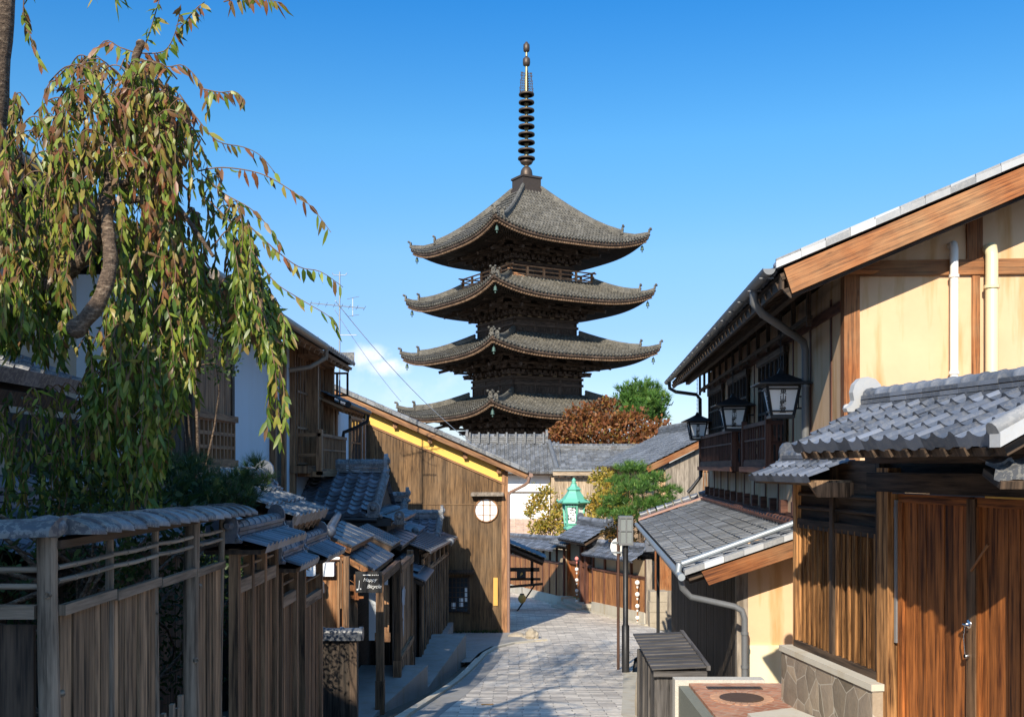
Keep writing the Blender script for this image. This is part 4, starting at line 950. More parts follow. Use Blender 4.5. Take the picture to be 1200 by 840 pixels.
lt = thing('porch_lantern', 'small yellow round lantern hanging under the dark side porch', 'lantern', (.42, 42.8, -5.55))
t = MB(); t.ball(V(.42, 42.8, -5.55), .17, 12, sz=1.15); t.build('paper_body', M['gilded'], lt)
t = MB(); t.lathe(V(.42, 42.8, -5.38), [(.09, 0), (.09, .04)], 10); t.tube([V(.42, 42.8, -5.35), V(.42, 42.9, -5.05)], .012, 5); t.build('cap', M['darkmetal'], lt)
bx_ = thing('electric_box', 'small dark box with a yellow mark mounted in the side porch', 'box', (.35, 42.85, -4.6))
t = MB(); t.fbox(WORLD, .2, .58, 42.78, 42.89, -4.68, -4.36); t.fbox(WORLD, .18, .60, 42.76, 42.80, -4.38, -4.33); t.build('case', M['darkmetal'], bx_)
t = MB(); t.prism([V(.34, 42.77, -4.6), V(.46, 42.77, -4.52), V(.42, 42.77, -4.44), V(.36, 42.77, -4.5)], V(0, .01, 0)); t.build('mark', M['gilded'], bx_)

# ------------------------------------------------------------------ fences, gates and shop along the left kerb
def log_post(mb, x, y, z0, z1, r, knots=3):
    pts = []; rr = []
    for i in range(9):
        t = i/8; pts.append(V(x+.012*math.sin(t*5+x*9+y), y+.012*math.cos(t*4+y*3), z0+(z1-z0)*t)); rr.append(r*(1.06-.12*t)*(1+.04*math.sin(t*17+y*5)))
    mb.tube(pts, rr, 12)
    for i in range(knots):
        th = R.uniform(-2.4, .9); z = z0+(z1-z0)*R.uniform(.35, .9); d = Vector((math.cos(th), math.sin(th), .15)).normalized()
        c = V(x, y, z)+d*r*.82; mb.lathe(c, [(r*.38, 0), (r*.36, .014), (r*.24, .020), (r*.2, .012)], 8, axis=d)
fa = thing('log_fence', 'weathered board fence on bleached log posts with bamboo rails and a curved tile cap', 'fence', (-1.9, 5.5, g(5.5)))
ZC = -.325
for (yy, r, mt) in ((4.24, .043, 'log'), (4.88, .020, 'log'), (5.50, .020, 'log'), (6.13, .046, 'log'), (6.72, .022, 'log')):
    p = MB(); log_post(p, -1.91, yy, g(yy)-.25, ZC+.03, r, 3 if r > .03 else 1); p.build('post', M[mt], fa)
YP = [4.28, 4.86, 5.48, 6.09, 6.70]
for i, (a, b) in enumerate(zip(YP, YP[1:])):
    for z in (-.425, -.482):
        p = MB(); p.tube([V(-1.90, a, z+.004*i), V(-1.902, (a+b)/2, z-.003), V(-1.90, b, z+.002)], .0115, 8)
        for q in (.3, .7): p.lathe(V(-1.90, a+(b-a)*q, z-.002), [(.0135, -.004), (.0135, .004)], 8, axis=(0, 1, 0))
        p.build('bamboo_rail', M['bamboo'], fa)
    p = MB(); p.beam(V(-1.885, a+.01, -.605-.012*i), V(-1.885, b-.01, -.605-.012*i), .03, .045); p.build('rail', M['log'], fa)
    if i != 2:
        p = MB(); p.boards(FL, a+.03, b-.02, -1.90, g(b)-.2, -.63-.012*i, .062, .018, .003, .006); p.build('board_panel', M['greyboard'], fa)
p = MB()
for k in range(7): y = 5.55+.075*k; p.fbox(FL, y, y+.035, -1.96, -1.935, g(6)-.1, -1.40-.05*(k % 2)+.03*k*.3, grain='z')
p.fbox(FL, 5.52, 6.06, -1.965, -1.96, -1.62, -1.58, grain='s'); p.build('picket', M['log'], fa)
p = MB(); p.boards(WORLD, -4.2, -1.98, 4.27, g(4)-.3, -.66, .14, .02); p.build('board_panel', M['darkwood'], fa)
p = MB(); p.fbox(WORLD, -4.2, -1.96, 4.20, 4.25, -.63, -.575, grain='s'); p.build('rail', M['log'], fa)
for z in (-.43, -.50):
    p = MB(); p.tube([V(-4.2, 4.24, z), V(-1.95, 4.24, z)], .013, 8); p.build('bamboo_rail', M['bamboo'], fa)
def cap_tiles(mb, a, b, w, seg, rise=.05, flat=.02):      # overlapping curved cap tiles from a to b
    a, b = Vector(a), Vector(b); d = b-a; L = d.length; d.normalize(); x = d.cross(Vector((0, 0, 1))).normalized(); k = round(L/seg)
    prof = [(-1.0, -.0), (-1.0, .022), (-.86, .040), (-.55, .060), (-.2, .072), (.2, .072), (.55, .060), (.86, .040), (1.0, .022), (1.0, .0)]
    for i in range(k):
        p, q = a+d*(L*i/k), a+d*(L*(i+1)/k+.012); rnd = R.random(); tip = R.uniform(-.004, .004)
        r0 = [p+x*(u*w/2*1.02)+Vector((0, 0, h+.010+tip)) for u, h in prof]; r1 = [q+x*(u*w/2)+Vector((0, 0, h-.002)) for u, h in prof]
        n = len(prof); mb.add(r0+r1, [(j, j+1, n+j+1, n+j) for j in range(n-1)], rnd, (0, 1, 0), True)
        mb.add(r0, [tuple(range(n))], rnd); mb.add(r1, [tuple(range(n))[::-1]], rnd); mb.add([r0[0], r0[-1], r1[-1], r1[0]], [(0, 1, 2, 3)], rnd)
p = MB(); cap_tiles(p, V(-1.92, 4.30, ZC+.03), V(-1.92, 7.12, ZC-.015), .30, .165); cap_tiles(p, V(-1.86, 4.24, ZC+.03), V(-4.2, 4.2, ZC+.03), .26, .3)
p.ball(V(-1.92, 4.24, ZC+.07), .075, 12, sz=.7); p.build('tile_cap', M['tileold'], fa)
p = MB(); p.fbox(FL, 4.24, 7.08, -1.97, -1.87, ZC-.02, ZC+.015, grain='s'); p.build('cap_board', M['darkwood'], fa)

def tile_fence(y0, y1, x, ze, zr, zg, label, nb, rail_z, roofw=.26, name='tiled_fence', mat='slatwood'):
    """short boarded fence with posts, an open railed band and a little tiled ridge roof along the street"""
    f = thing(name, label, 'fence', (x, (y0+y1)/2, g((y0+y1)/2)), 'short tiled fences below the log fence')
    for k in range(nb+1):
        yy = y0+(y1-y0)*k/nb; p = MB(); p.fbox(FL, yy-.028, yy+.028, x-.03, x+.035, zg, ze-.01, grain='z'); p.build('post', M[mat], f)
    for k in range(nb):
        a, b = y0+(y1-y0)*k/nb+.03, y0+(y1-y0)*(k+1)/nb-.03
        p = MB(); p.boards(FL, a, b, x, zg, rail_z-.05, .055, .016, .004, .005); p.build('board_panel', M[mat], f)
        p = MB(); p.fbox(FL, a, b, x-.02, x+.03, rail_z-.06, rail_z+.03, grain='s')
        for z in (rail_z+(ze-rail_z)*.42, rail_z+(ze-rail_z)*.72): p.tube([FL.p(a, x, z), FL.p(b, x, z)], .012, 7)
        p.build('rail', M['log'], f)
    p = MB(); L = y1-y0+.2
    p.tiles(FL.p(y1+.1, x+roofw, ze), FL.s*-L, FL.n*-roofw+FL.z*(zr-ze-.03), tw=.115, th=roofw*.9, prof='hon', amp=.022, lip=.012, drop=.035); p.tiles(FL.p(y0-.1, x-roofw, ze), FL.s*L, FL.n*roofw+FL.z*(zr-ze-.03), tw=.115, th=roofw*.9, prof='hon', amp=.022, lip=.012, drop=.035)
    rf = p.build('tile_cap', M['tile'], f)
    p = MB(); p.ridge(FL.p(y0-.1, x, zr-.05), FL.p(y1+.08, x, zr-.05), .13, .085, 3, .046, .17); p.oni(FL.p(y1+.10, x, zr-.07), FL.s, .15, .21, .03); p.oni(FL.p(y0-.12, x, zr-.07), -FL.s, .13, .19, .03); p.build('ridge', M['tile'], rf)
    p = MB(); p.fbox(FL, y0-.05, y1+.05, x-roofw+.05, x+roofw-.05, ze-.045, ze-.015, grain='s'); p.build('cap_board', M['darkwood'], f)
    return f
tile_fence(6.86, 7.98, -1.86, -.545, -.44, g(8)-.1, 'brown slatted fence with a tiled ridge roof, next down from the log fence', 3, -.80, .24)
tile_fence(8.15, 8.72, -1.86, -.80, -.70, g(9)-.1, 'narrow slatted fence with the lowest tile cap, beside the dark opening', 1, -1.08, .2)
tile_fence(9.75, 10.62, -2.0, -.88, -.72, g(10.6)-.1, 'slatted fence with a ball at the end of its ridge, just before the shop', 1, -1.30, .26)
bl = [o for o in COL.objects if o.name.startswith('tiled_fence')][-1]
p = MB(); p.ball(V(-2.06, 9.45, -.80), .085, 14); p.tube([V(-2.02, 9.5, -.80), V(-2.0, 9.75, -.80)], .05, 8); p.build('ridge_ball', M['tile'], bl)
# tiled gate roof behind these fences
gb = thing('tiled_gate', 'narrow dark gateway under a small pent tile roof partly lit by the sun', 'gate', (-2.2, 9.8, g(9.8)))
p = MB(); p.tiles(FL.p(10.75, -1.93, -.47), FL.s*-1.75, FL.n*-.72+FL.z*.31, tw=.20, th=.26, prof='san', amp=.03, lip=.03, drop=.07); rf = p.build('roof', M['tileold'], gb)
p = MB(); p.fbox(FL, 8.96, 9.02, -2.68, -1.92, -.62, -.48); p.ridge(FL.p(8.98, -2.62, -.2), FL.p(10.8, -2.62, -.2), .2, .12, 3, .07, .22); p.oni(FL.p(10.84, -2.62, -.22), FL.s, .22, .28, .05); p.build('ridge', M['tile'], rf)
p = MB(); p.slab(FL.p(10.7, -1.98, -.52), FL.s*-1.68, FL.n*-.66+FL.z*.28, -.08, -.02)
for i in range(7): p.beam(FL.p(9.15+.24*i, -2.0, -.60), FL.p(9.15+.24*i, -2.6, -.36), .035, .05)
p.fbox(FL, 9.02, 10.6, -2.3, -2.2, -.66, -.54, grain='s'); p.build('roof_deck', M['greyboard'], rf)
for yy in (9.1, 10.6):
    p = MB(); p.fbox(FL, yy-.05, yy+.05, -2.32, -2.2, g(10)-.3, -.55, grain='z'); p.build('post', M['darkwood'], gb)
p = MB(); p.boards(FL, 9.15, 10.55, -2.36, g(10)-.3, -.7, .12, .03); p.build('door', M['blackwood'], gb)
p = MB(); p.fbox(FL, 8.85, 8.93, -2.0, -1.86, g(9)-.2, -.78, grain='z'); p.build('post', M['slatwood'], gb)

# tiled house roof above the gates, ridge across the picture
hm = thing('tiled_house', 'low house with a blue grey tiled roof whose ridge runs across, behind the tiled gate', 'house', (-4.2, 23.5, g(23)))
p = MB(); p.tiles(V(-5.7, 22.0, -1.05), V(2.75, 0, 0), V(0, 2.1, .92), tw=.265, th=.23, amp=.05, lip=.035); p.tiles(V(-2.95, 26.2, -1.05), V(-2.75, 0, 0), V(0, -2.1, .92), tw=.5, th=.5, K=True)
p.tiles(V(-2.45, 22.05, -1.22), V(0, 4.0, 0), V(-.8, 0, .30), tw=.26, th=.22, K=True); rf = p.build('roof', M['tile'], hm)
p = MB(); p.ridge(V(-5.75, 24.1, -.16), V(-3.0, 24.1, -.16), .26, .22, 4, .10, .28); p.oni(V(-2.96, 24.1, -.18), V(1, 0, 0), .36, .46, .08)
p.ridge(V(-2.98, 24.0, -.24), V(-2.98, 22.1, -1.06), .2, .08, 2, .08, .26); p.oni(V(-2.98, 22.04, -1.12), V(0, -1, 0), .30, .36, .09); p.oni(V(-2.42, 22.0, -1.26), V(0, -1, 0), .24, .30, .08); p.build('ridge', M['tileold'], rf)
p = MB(); p.prism([V(-3.04, 22.3, -.98), V(-3.04, 25.9, -.98), V(-3.04, 24.1, -.2)], V(-.06, 0, 0)); p.build('gable_board', M['blackwood'], hm)
p = MB(); p.fbox(WORLD, -5.6, -2.75, 22.5, 26, g(24)-.5, -1.06); p.build('wall', M['blackwood'], hm)
p = MB(); p.tube([V(-5.7, 21.95, -1.14), V(-2.9, 21.95, -1.16)], .05, 8); p.fbox(WORLD, -5.6, -2.6, 22.05, 22.2, -1.3, -1.13, grain='s'); p.build('gutter', M['darkmetal'], rf)
for (nm, lab, x0, x1, yy, ze, zr_) in (('tiled_house', 'small tiled house with a street gable, between the big blue roof and shed', -3.9, -2.9, 26.4, -1.65, -.95),
                                      ('tiled_house', 'lowest small tiled house, next to the boarded wall with the yellow band', -3.1, -2.15, 29.2, -2.15, -1.55)):
    h = thing(nm, lab, 'house', ((x0+x1)/2, yy+1, g(yy)))
    p = MB(); p.tiles(V(x0-.6, yy, ze), V(x1-x0+.6, 0, 0), V(0, 1.4, zr_-ze), tw=.26, th=.22, amp=.045); p.tiles(V(x1, yy+2.8, ze), V(x0-x1-.6, 0, 0), V(0, -1.4, zr_-ze), tw=.4, th=.4, K=True); p.tiles(V(x1+.42, yy+.1, ze-.12), V(0, 2.6, 0), V(-.55, 0, .22), tw=.26, th=.2, K=True); rf = p.build('roof', M['tile'], h)
    p = MB(); p.ridge(V(x0-.6, yy+1.4, zr_-.02), V(x1+.02, yy+1.4, zr_-.02), .24, .18, 3, .09, .26); p.oni(V(x1+.06, yy+1.4, zr_-.05), V(1, 0, 0), .34, .42, .08); p.ridge(V(x1, yy+1.3, zr_-.06), V(x1, yy+.1, ze+.02), .18, .08, 2, .08, .26); p.oni(V(x1, yy+.04, ze-.06), V(0, -1, 0), .26, .32, .09); p.ball(V(x1+.4, yy+.05, ze-.02), .10, 10); p.build('ridge', M['tileold'], rf)
    p = MB(); p.prism([V(x1-.05, yy+.2, ze+.03), V(x1-.05, yy+2.6, ze+.03), V(x1-.05, yy+1.4, zr_)], V(-.06, 0, 0)); p.fbox(WORLD, x0-.4, x1+.1, yy+.35, yy+2.6, g(yy)-.5, ze); p.build('wall', M['blackwood'], h)

# low wall across with a tile coping
lw = thing('low_wall', 'low dark boarded wall with a rounded tile coping in front of the shop', 'wall', (-2.25, 13, g(13)))
p = MB(); p.boards(WORLD, -2.58, -2.05, 13.0, g(13)-.3, -2.16, .14, .04); p.build('board_panel', M['blackwood'], lw)
p = MB(); p.fbox(WORLD, -2.05, -1.96, 12.93, 13.07, g(13)-.3, -2.16, grain='z'); p.fbox(WORLD, -2.58, -2.05, 12.93, 12.96, g(13)+.1, g(13)+.2, grain='s'); p.build('post', M['darkwood'], lw)
p = MB()
for i in range(3):
    x = -2.62+.24*i; p.tube([V(x, 13.0, -2.12), V(x+.23, 13.0, -2.12)], .065, 12); p.tube([V(x+.2, 13, -2.12), V(x+.24, 13, -2.12)], .078, 12)
p.tube([V(-1.93, 13, -2.13), V(-1.89, 13, -2.13)], .09, 14); p.fbox(WORLD, -2.62, -1.9, 12.88, 13.12, -2.2, -2.13); p.build('tile_coping', M['tileslate'], lw)

# the shop: sunlit boarded wall, awnings, frame, hanging sign
sh = thing('shop', 'small dark timber shop with sheet metal awnings and a sunlit orange board wall', 'shop', (-2.3, 17, g(17)))
p = MB(); p.boards(WORLD, -3.05, -2.36, 14.5, g(14)-.3, -1.30, .17, .03); p.build('front_wall', M['orange'], sh)
p = MB(); p.fbox(WORLD, -2.38, -2.30, 14.42, 14.52, g(14)-.3, -1.28, grain='z'); p.tube([V(-2.44, 14.40, g(14)), V(-2.44, 14.40, -1.35)], .022, 8); p.tube([V(-2.40, 14.38, -2.0), V(-2.40, 14.38, -1.3)], .014, 8); p.build('corner_post', M['slatwood'], sh)
p = MB(); p.fbox(WORLD, -3.0, -2.5, 14.36, 14.47, -1.55, -1.36); p.tube([V(-3.0, 14.38, -1.30), V(-2.42, 14.38, -1.30)], .02, 8); p.build('meter_box', M['paper'], sh)
p = MB(); p.lathe(V(-2.68, 14.36, -1.78), [(.055, 0), (.06, .03), (.05, .10), (.055, .14), (.03, .17)], 12); p.build('wall_lamp', M['greymetal'], sh)
def pent(parent, x0, x1, y0, y1, ze, zi, mat='sheet', trim='orange'):    # sheet-metal pent roof: x1 is the eave
    p = MB(); O = FL.p(y0, x1, ze); p.slab(O, FL.s*(y1-y0), V(x0-x1, 0, zi-ze), 0, .025); n = 5
    for i in range(n+1): p.beam(FL.p(y0+(y1-y0)*i/n, x1, ze+.03), FL.p(y0+(y1-y0)*i/n, x0, zi+.03), .02, .02)
    a = p.build('awning', M[mat], parent)
    p = MB(); p.beam(FL.p(y0+.03, x1-.02, ze-.05), FL.p(y0+.03, x0, zi-.05), .05, .09); p.fbox(FL, y0, y1, x1-.06, x1-.02, ze-.07, ze-.005, grain='s'); p.fbox(FL, y1-.06, y1-.0, x1-.5, x1-.05, ze-.04, ze-.0)
    for i in range(5): p.beam(FL.p(y0+.1+(y1-y0-.2)*i/4, x1-.03, ze-.03), FL.p(y0+.1+(y1-y0-.2)*i/4, x0, zi-.03), .03, .04)
    p.build('awning_frame', M[trim], a); return a
pent(sh, -2.86, -2.18, 16.2, 18.9, -1.67, -1.30)
pent(sh, -3.1, -2.5, 16.0, 18.6, -1.28, -1.02)
pent(sh, -2.95, -2.25, 19.2, 20.8, -1.52, -1.20, trim='darkwood')
pent(sh, -3.1, -2.25, 21.0, 24.3, -1.66, -1.36, trim='darkwood')
p = MB(); p.tube([V(-2.85, 16.0, -1.0), V(-3.15, 18.5, -.9)], .07, 10); p.ball(V(-2.83, 15.9, -1.02), .10, 14); p.build('ridge_tile', M['tile'], sh)
p = MB(); p.fbox(FL, 15.0, 24.0, -3.6, -2.9, g(20)-1, -1.35); p.build('wall', M['blackwood'], sh)
for yy in (16.15, 18.6, 20.9):
    p = MB(); p.fbox(FL, yy-.06, yy+.06, -2.14, -2.02, g(yy)-.1, -1.72, grain='z'); p.fbox(FL, yy-.07, yy+.07, -2.15, -2.01, g(yy)-.1, -3.38 if yy < 17 else g(yy)+.6); p.build('post', M['slatwood'], sh)
p = MB(); p.boards(FL, 18.66, 20.84, -2.06, g(20)-.1, -1.86, .15, .03); p.fbox(FL, 18.6, 20.9, -2.1, -2.0, -3.56, -3.46, grain='s'); p.build('side_panel', M['greyboard'], sh)
p = MB(); p.boards(WORLD, -2.86, -2.46, 16.35, g(16)-.3, -1.9, .13, .03); p.build('entrance_post_panel', M['slatwood'], sh)
p = MB(); p.fbox(FL, 18.6, 20.9, -2.12, -2.0, -1.95, -1.80, grain='s'); p.fbox(FL, 16.1, 18.66, -2.12, -2.03, -1.86, -1.72, grain='s'); p.build('lintel', M['slatwood'], sh)
p = MB(); p.fbox(WORLD, -2.46, -2.14, 17.6, 17.66, -3.0, -1.9); p.build('plaster_screen', M['white'], sh)
p = MB(); p.boards(WORLD, -2.24, -2.06, 17.2, -2.9, -2.0, .09, .03); p.fbox(WORLD, -2.3, -2.04, 17.16, 17.2, -2.95, -2.8); p.build('shop_door', M['framewood'], sh)
p = MB()
for k in range(3): p.prism([FL.p(18.9+.5*k+a, -2.028, z) for a, z in ((0, -2.3), (.38, -2.26), (.42, -2.62), (.24, -2.60), (.26, -2.9), (.05, -2.8), (.1, -2.6), (-.04, -2.5))] if k == 0 else [FL.p(18.9+a, -2.028, z) for a, z in ((.12, -2.9), (.3, -2.86), (.26, -3.15), (.18, -3.2))] if k == 1 else [FL.p(19.35+a, -2.028, z) for a, z in ((0, -2.32), (.12, -2.35), (.08, -2.5))], FL.n*.004)
p.build('torn_poster', simple('torn_paper', (.36, .40, .46), .8, 0, .5, 12), sh)
p = MB(); p.fbox(FL, 16.2, 16.26, -2.9, -2.35, -1.98, -1.90, grain='n'); p.fbox(FL, 16.2, 16.24, -2.9, -2.35, -2.10, -2.05, grain='n'); p.beam(FL.p(16.22, -2.86, -1.62), FL.p(16.22, -2.40, -1.92), .012, .012); p.fbox(FL, 16.19, 16.25, -2.5, -2.42, -2.12, -1.72, grain='z'); p.build('sign_bracket', M['orange'], sh)
sg = thing('hanging_shop_sign', 'black hanging shop sign with white lettering under the shop awning', 'sign', (-2.24, 16.1, -1.83))
p = MB(); p.fbox(WORLD, -2.46, -2.04, 16.08, 16.11, -1.99, -1.66); p.build('board', M['signblack'], sg)
p = MB(); p.tube([V(-2.4, 16.1, -1.66), V(-2.4, 16.1, -1.58)], .006, 5); p.tube([V(-2.1, 16.1, -1.66), V(-2.1, 16.1, -1.60)], .006, 5); p.build('hook', M['darkmetal'], sg)
lettering('Happy', .082, M['chalk'], sg, (-2.235, 16.078, -1.79), (1, 0, 0), (0, 0, 1), shear=.35)
lettering('Bicycle', .082, M['chalk'], sg, (-2.17, 16.078, -1.895), (1, 0, 0), (0, 0, 1), shear=.35)
p = MB(); p.fbox(WORLD, -2.34, -2.22, 16.072, 16.079, -1.722, -1.706)
for k in range(4): p.fbox(WORLD, -2.20+.03*k, -2.185+.03*k, 16.072, 16.079, -1.722, -1.708)
p.tube([V(-2.405, 16.075, -1.94), V(-2.395, 16.075, -1.80)], .006, 5); p.ball(V(-2.425, 16.075, -1.945), .018, 8); p.ball(V(-2.375, 16.075, -1.935), .013, 8); p.build('emblem', M['chalk'], sg)

# small lean-to and the long dark shed
ls = thing('lean_to', 'little tile roofed lean-to over a dark doorway between the shop and the shed', 'shed', (-2.3, 23, g(23)))
p = MB(); p.slab(FL.p(21.3, -1.80, -2.42), FL.s*2.3, V(-.75, 0, .30), 0, .03); rf = p.build('roof', M['sheet'], ls)
p = MB(); p.tiles(FL.p(23.4, -2.0, -2.28), FL.s*-1.6, V(-.55, 0, .24), tw=.26, th=.2, K=True); p.ridge(FL.p(21.7, -2.4, -2.1), FL.p(23.4, -2.4, -2.1), .2, .1, 2, .07, .26); p.build('tile_strip', M['tile'], rf)
p = MB(); p.beam(FL.p(21.36, -1.84, -2.48), FL.p(21.36, -2.55, -2.2), .05, .08); p.fbox(FL, 21.35, 23.5, -1.86, -1.82, -2.48, -2.42, grain='s'); p.fbox(FL, 21.3, 21.4, -2.12, -2.02, g(21)-.2, -2.4, grain='z'); p.fbox(FL, 22.9, 23.0, -2.12, -2.02, g(22)-.2, -2.4, grain='z'); p.build('frame', M['darkwood'], ls)
p = MB(); p.boards(FL, 21.4, 22.9, -2.5, g(22)-.4, -2.2, .2, .03); p.fbox(FL, 21.3, 23.6, -2.95, -2.55, g(22)-.4, -2.1); p.build('door', M['blackwood'], ls)
sd_ = thing('long_shed', 'long dark boarded shed with a sheet metal roof and a row of small windows', 'shed', (-2.1, 28, g(28)))
p = MB(); p.add([FL.p(22.6, -1.80, -1.90), FL.p(32.3, -1.72, -2.26), FL.p(32.3, -2.75, -1.92), FL.p(22.6, -2.75, -1.55)], [(0, 1, 2, 3)], .5); p.add([FL.p(22.6, -1.80, -1.93), FL.p(32.3, -1.72, -2.29), FL.p(32.3, -2.75, -1.95), FL.p(22.6, -2.75, -1.58)], [(3, 2, 1, 0)], .5)
for i in range(16):
    t_ = i/15; p.beam(FL.p(22.6+9.7*t_, -1.80+.08*t_, -1.89-.36*t_), FL.p(22.6+9.7*t_, -2.75, -1.54-.37*t_), .03, .03)
p.beam(FL.p(22.6, -1.80, -1.91), FL.p(32.3, -1.72, -2.27), .03, .05); p.build('roof', M['sheet'], sd_)
zt2 = lambda s: -2.44-.036*(s-23); zb2 = lambda s: -4.52-.058*(s-24)
p = MB(); p.boards(FL, 23.0, 32.4, -2.03, lambda s: zb2(s), zt2, .36, .03); p.build('board_wall', M['blackwood'], sd_)
p = MB()
for i in range(14):
    s = 23.2+.7*i; p.fbox(FL, s-.025, s+.025, -2.03, -2.0, zb2(s), zt2(s), grain='z')
p.beam(FL.p(23, -2.02, zt2(23)), FL.p(32.4, -2.02, zt2(32.4)), .05, .06); p.beam(FL.p(23, -2.02, zt2(23)+.42), FL.p(32.4, -2.02, zt2(32.4)+.36), .05, .06); p.build('batten', M['greyboard'], sd_)
for i in range(5):
    a, b = 23.15+1.85*i, 23.15+1.85*i+1.5
    p = MB(); p.fbox(FL, a, b, -2.06, -2.05, zt2(b)+.02, zt2(a)+.40); w = p.build('window', M['glass'], sd_)
    p = MB(); z0, z1 = zt2((a+b)/2)+.02, zt2((a+b)/2)+.37
    for q in (a, b): p.fbox(FL, q-.09, q+.09, -2.05, -2.0, z0, z1, grain='z')
    p.fbox(FL, a, b, -2.04, -2.01, z0, z0+.05, grain='s'); p.fbox(FL, a, b, -2.04, -2.01, z1-.04, z1, grain='s'); p.build('frame', M['greyboard'], w)
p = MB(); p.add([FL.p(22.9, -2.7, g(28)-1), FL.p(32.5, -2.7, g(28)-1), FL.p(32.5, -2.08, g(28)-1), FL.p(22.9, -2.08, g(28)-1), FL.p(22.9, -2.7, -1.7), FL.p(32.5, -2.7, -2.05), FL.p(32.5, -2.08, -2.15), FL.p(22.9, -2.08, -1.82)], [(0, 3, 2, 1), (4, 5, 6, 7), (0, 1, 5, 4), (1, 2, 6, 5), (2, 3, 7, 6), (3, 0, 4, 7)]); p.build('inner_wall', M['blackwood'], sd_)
p = MB()
for i in range(8):
    s = 23+1.18*i; p.fbox(FL, s, s+1.17, -2.1, -1.86, g(28)-.6, zb2(s+.6)+.02, grain='s')
p.build('stone_sill', M['concrete'], sd_)

# ------------------------------------------------------------------ right side of the street
FH = Frame((3.38, 0, 0), (.075, 1)); 
if FH.n.x > 0: FH.n = -FH.n
rh = thing('plaster_house', 'large cream plastered house with dark timbers, long eave and orange bargeboard', 'house', (4.5, 16, g(16)))
H0, H1 = 13.5, 29.0; pitch = .417
def zroof(n): return 2.46-(n-1.05)*pitch          # top of the deck at offset n (n=1.05 is the eave)
# walls
p = MB(); p.prism([FH.p(H0, 0, g(16)-.8), FH.p(H0, -9, g(16)-.8), FH.p(H0, -9, zroof(-7)-1.2), FH.p(H0, -7, zroof(-7)-.3), FH.p(H0, 0, zroof(0)-.3)], FH.s*(H1-H0)); wl_ = p.build('wall', M['cream'], rh)
p = MB(); p.fbox(FH, H0+.15, H1, 0.0, .012, -.85, 2.45); p.build('street_wall', M['cream'], rh)
p = MB(); p.fbox(FH, H0-.035, H0+.16, -.17, .03, g(15)-.5, zroof(0)-.32, grain='z'); p.build('corner_post', M['orange'], rh)
# street-side timbers
p = MB()
for i in range(12):
    s = H0+.75+1.32*i; p.fbox(FH, s-.04, s+.04, .012, .028, -.82, 2.30, grain='z')
for z, h in ((2.12, .14), (.02, .12), (-.86, .16)): p.fbox(FH, H0+.16, H1, .012, .04, z-h/2, z+h/2, grain='s')
p.build('wall_batten', M['bengara'], rh)
for i in range(15):
    s = H0+.9+1.02*i; q = MB(); q.fbox(FH, s-.08, s+.08, .012, .13, -.80, -.58, grain='n'); q.build('bracket_block', M['bengara'], rh)
for i in range(14):                    # hanging struts and a rail under the eave
    pass
p = MB()
for i in range(14):
    s = H0+1.1+1.1*i; p.fbox(FH, s-.035, s+.035, .22, .28, 1.98, 2.70, grain='z')
p.fbox(FH, H0+1, H1-.2, .21, .29, 2.06, 2.13, grain='s'); p.build('eave_strut', M['darkwood'], rh)
# windows with lattice
for a, b in ((17.3, 19.9), (21.4, 24.2), (25.4, 28.2)):
    p = MB(); p.fbox(FH, a, b, .05, .062, .02, 1.92); w = p.build('window', M['glass'], rh)
    p = MB(); lattice(p, FH, a, b, .10, .05, 1.9, 6, 4, .045, .04); p.fbox(FH, a-.1, b+.1, .04, .12, 1.9, 2.02, grain='s'); p.build('lattice', M['darkwood'], w)
# balconies
for a, b in ((17.45, 20.1), (21.6, 27.9)):
    p = MB(); railing(p, FH, a, b, .34, .06, .78, .26, .035); p.fbox(FH, a-.05, b+.05, .05, .36, -.02, .08, grain='s'); p.fbox(FH, a-.1, b+.1, .0, .42, -.12, -.02, grain='s')
    for s in (a, b):
        p.fbox(FH, s-.05, s+.05, .28, .38, -.15, .86, grain='z'); p.fbox(FH, s-.025, s+.025, .05, .33, .70, .77, grain='n'); p.fbox(FH, s-.025, s+.025, .05, .33, .36, .42, grain='n'); p.beam(FH.p(s, .05, .1), FH.p(s, .33, .68), .03, .04)
        for kk in range(3): p.fbox(FH, s-.015, s+.015, .1+.07*kk, .13+.07*kk, .06, .72, grain='z')
    p.build('balcony_rail', M['bengara'], rh)
# gable face
FGb = Frame(FH.p(H0, 0, 0), (-FH.n.x, -FH.n.y), -FH.s)      # s to the right, n towards the camera
p = MB(); p.fbox(FGb, .15, 9, .0, .05, 2.48, 2.68, grain='s'); p.fbox(FGb, 1.53, 1.73, .0, .045, 2.68, zroof(-1.6)-.3, grain='z'); p.fbox(FGb, 1.6, 1.7, .0, .03, -.5, 2.48, grain='z'); p.fbox(FGb, .0, .35, .0, .32, 2.50, 2.70, grain='s'); p.build('gable_timber', M['orange'], rh)
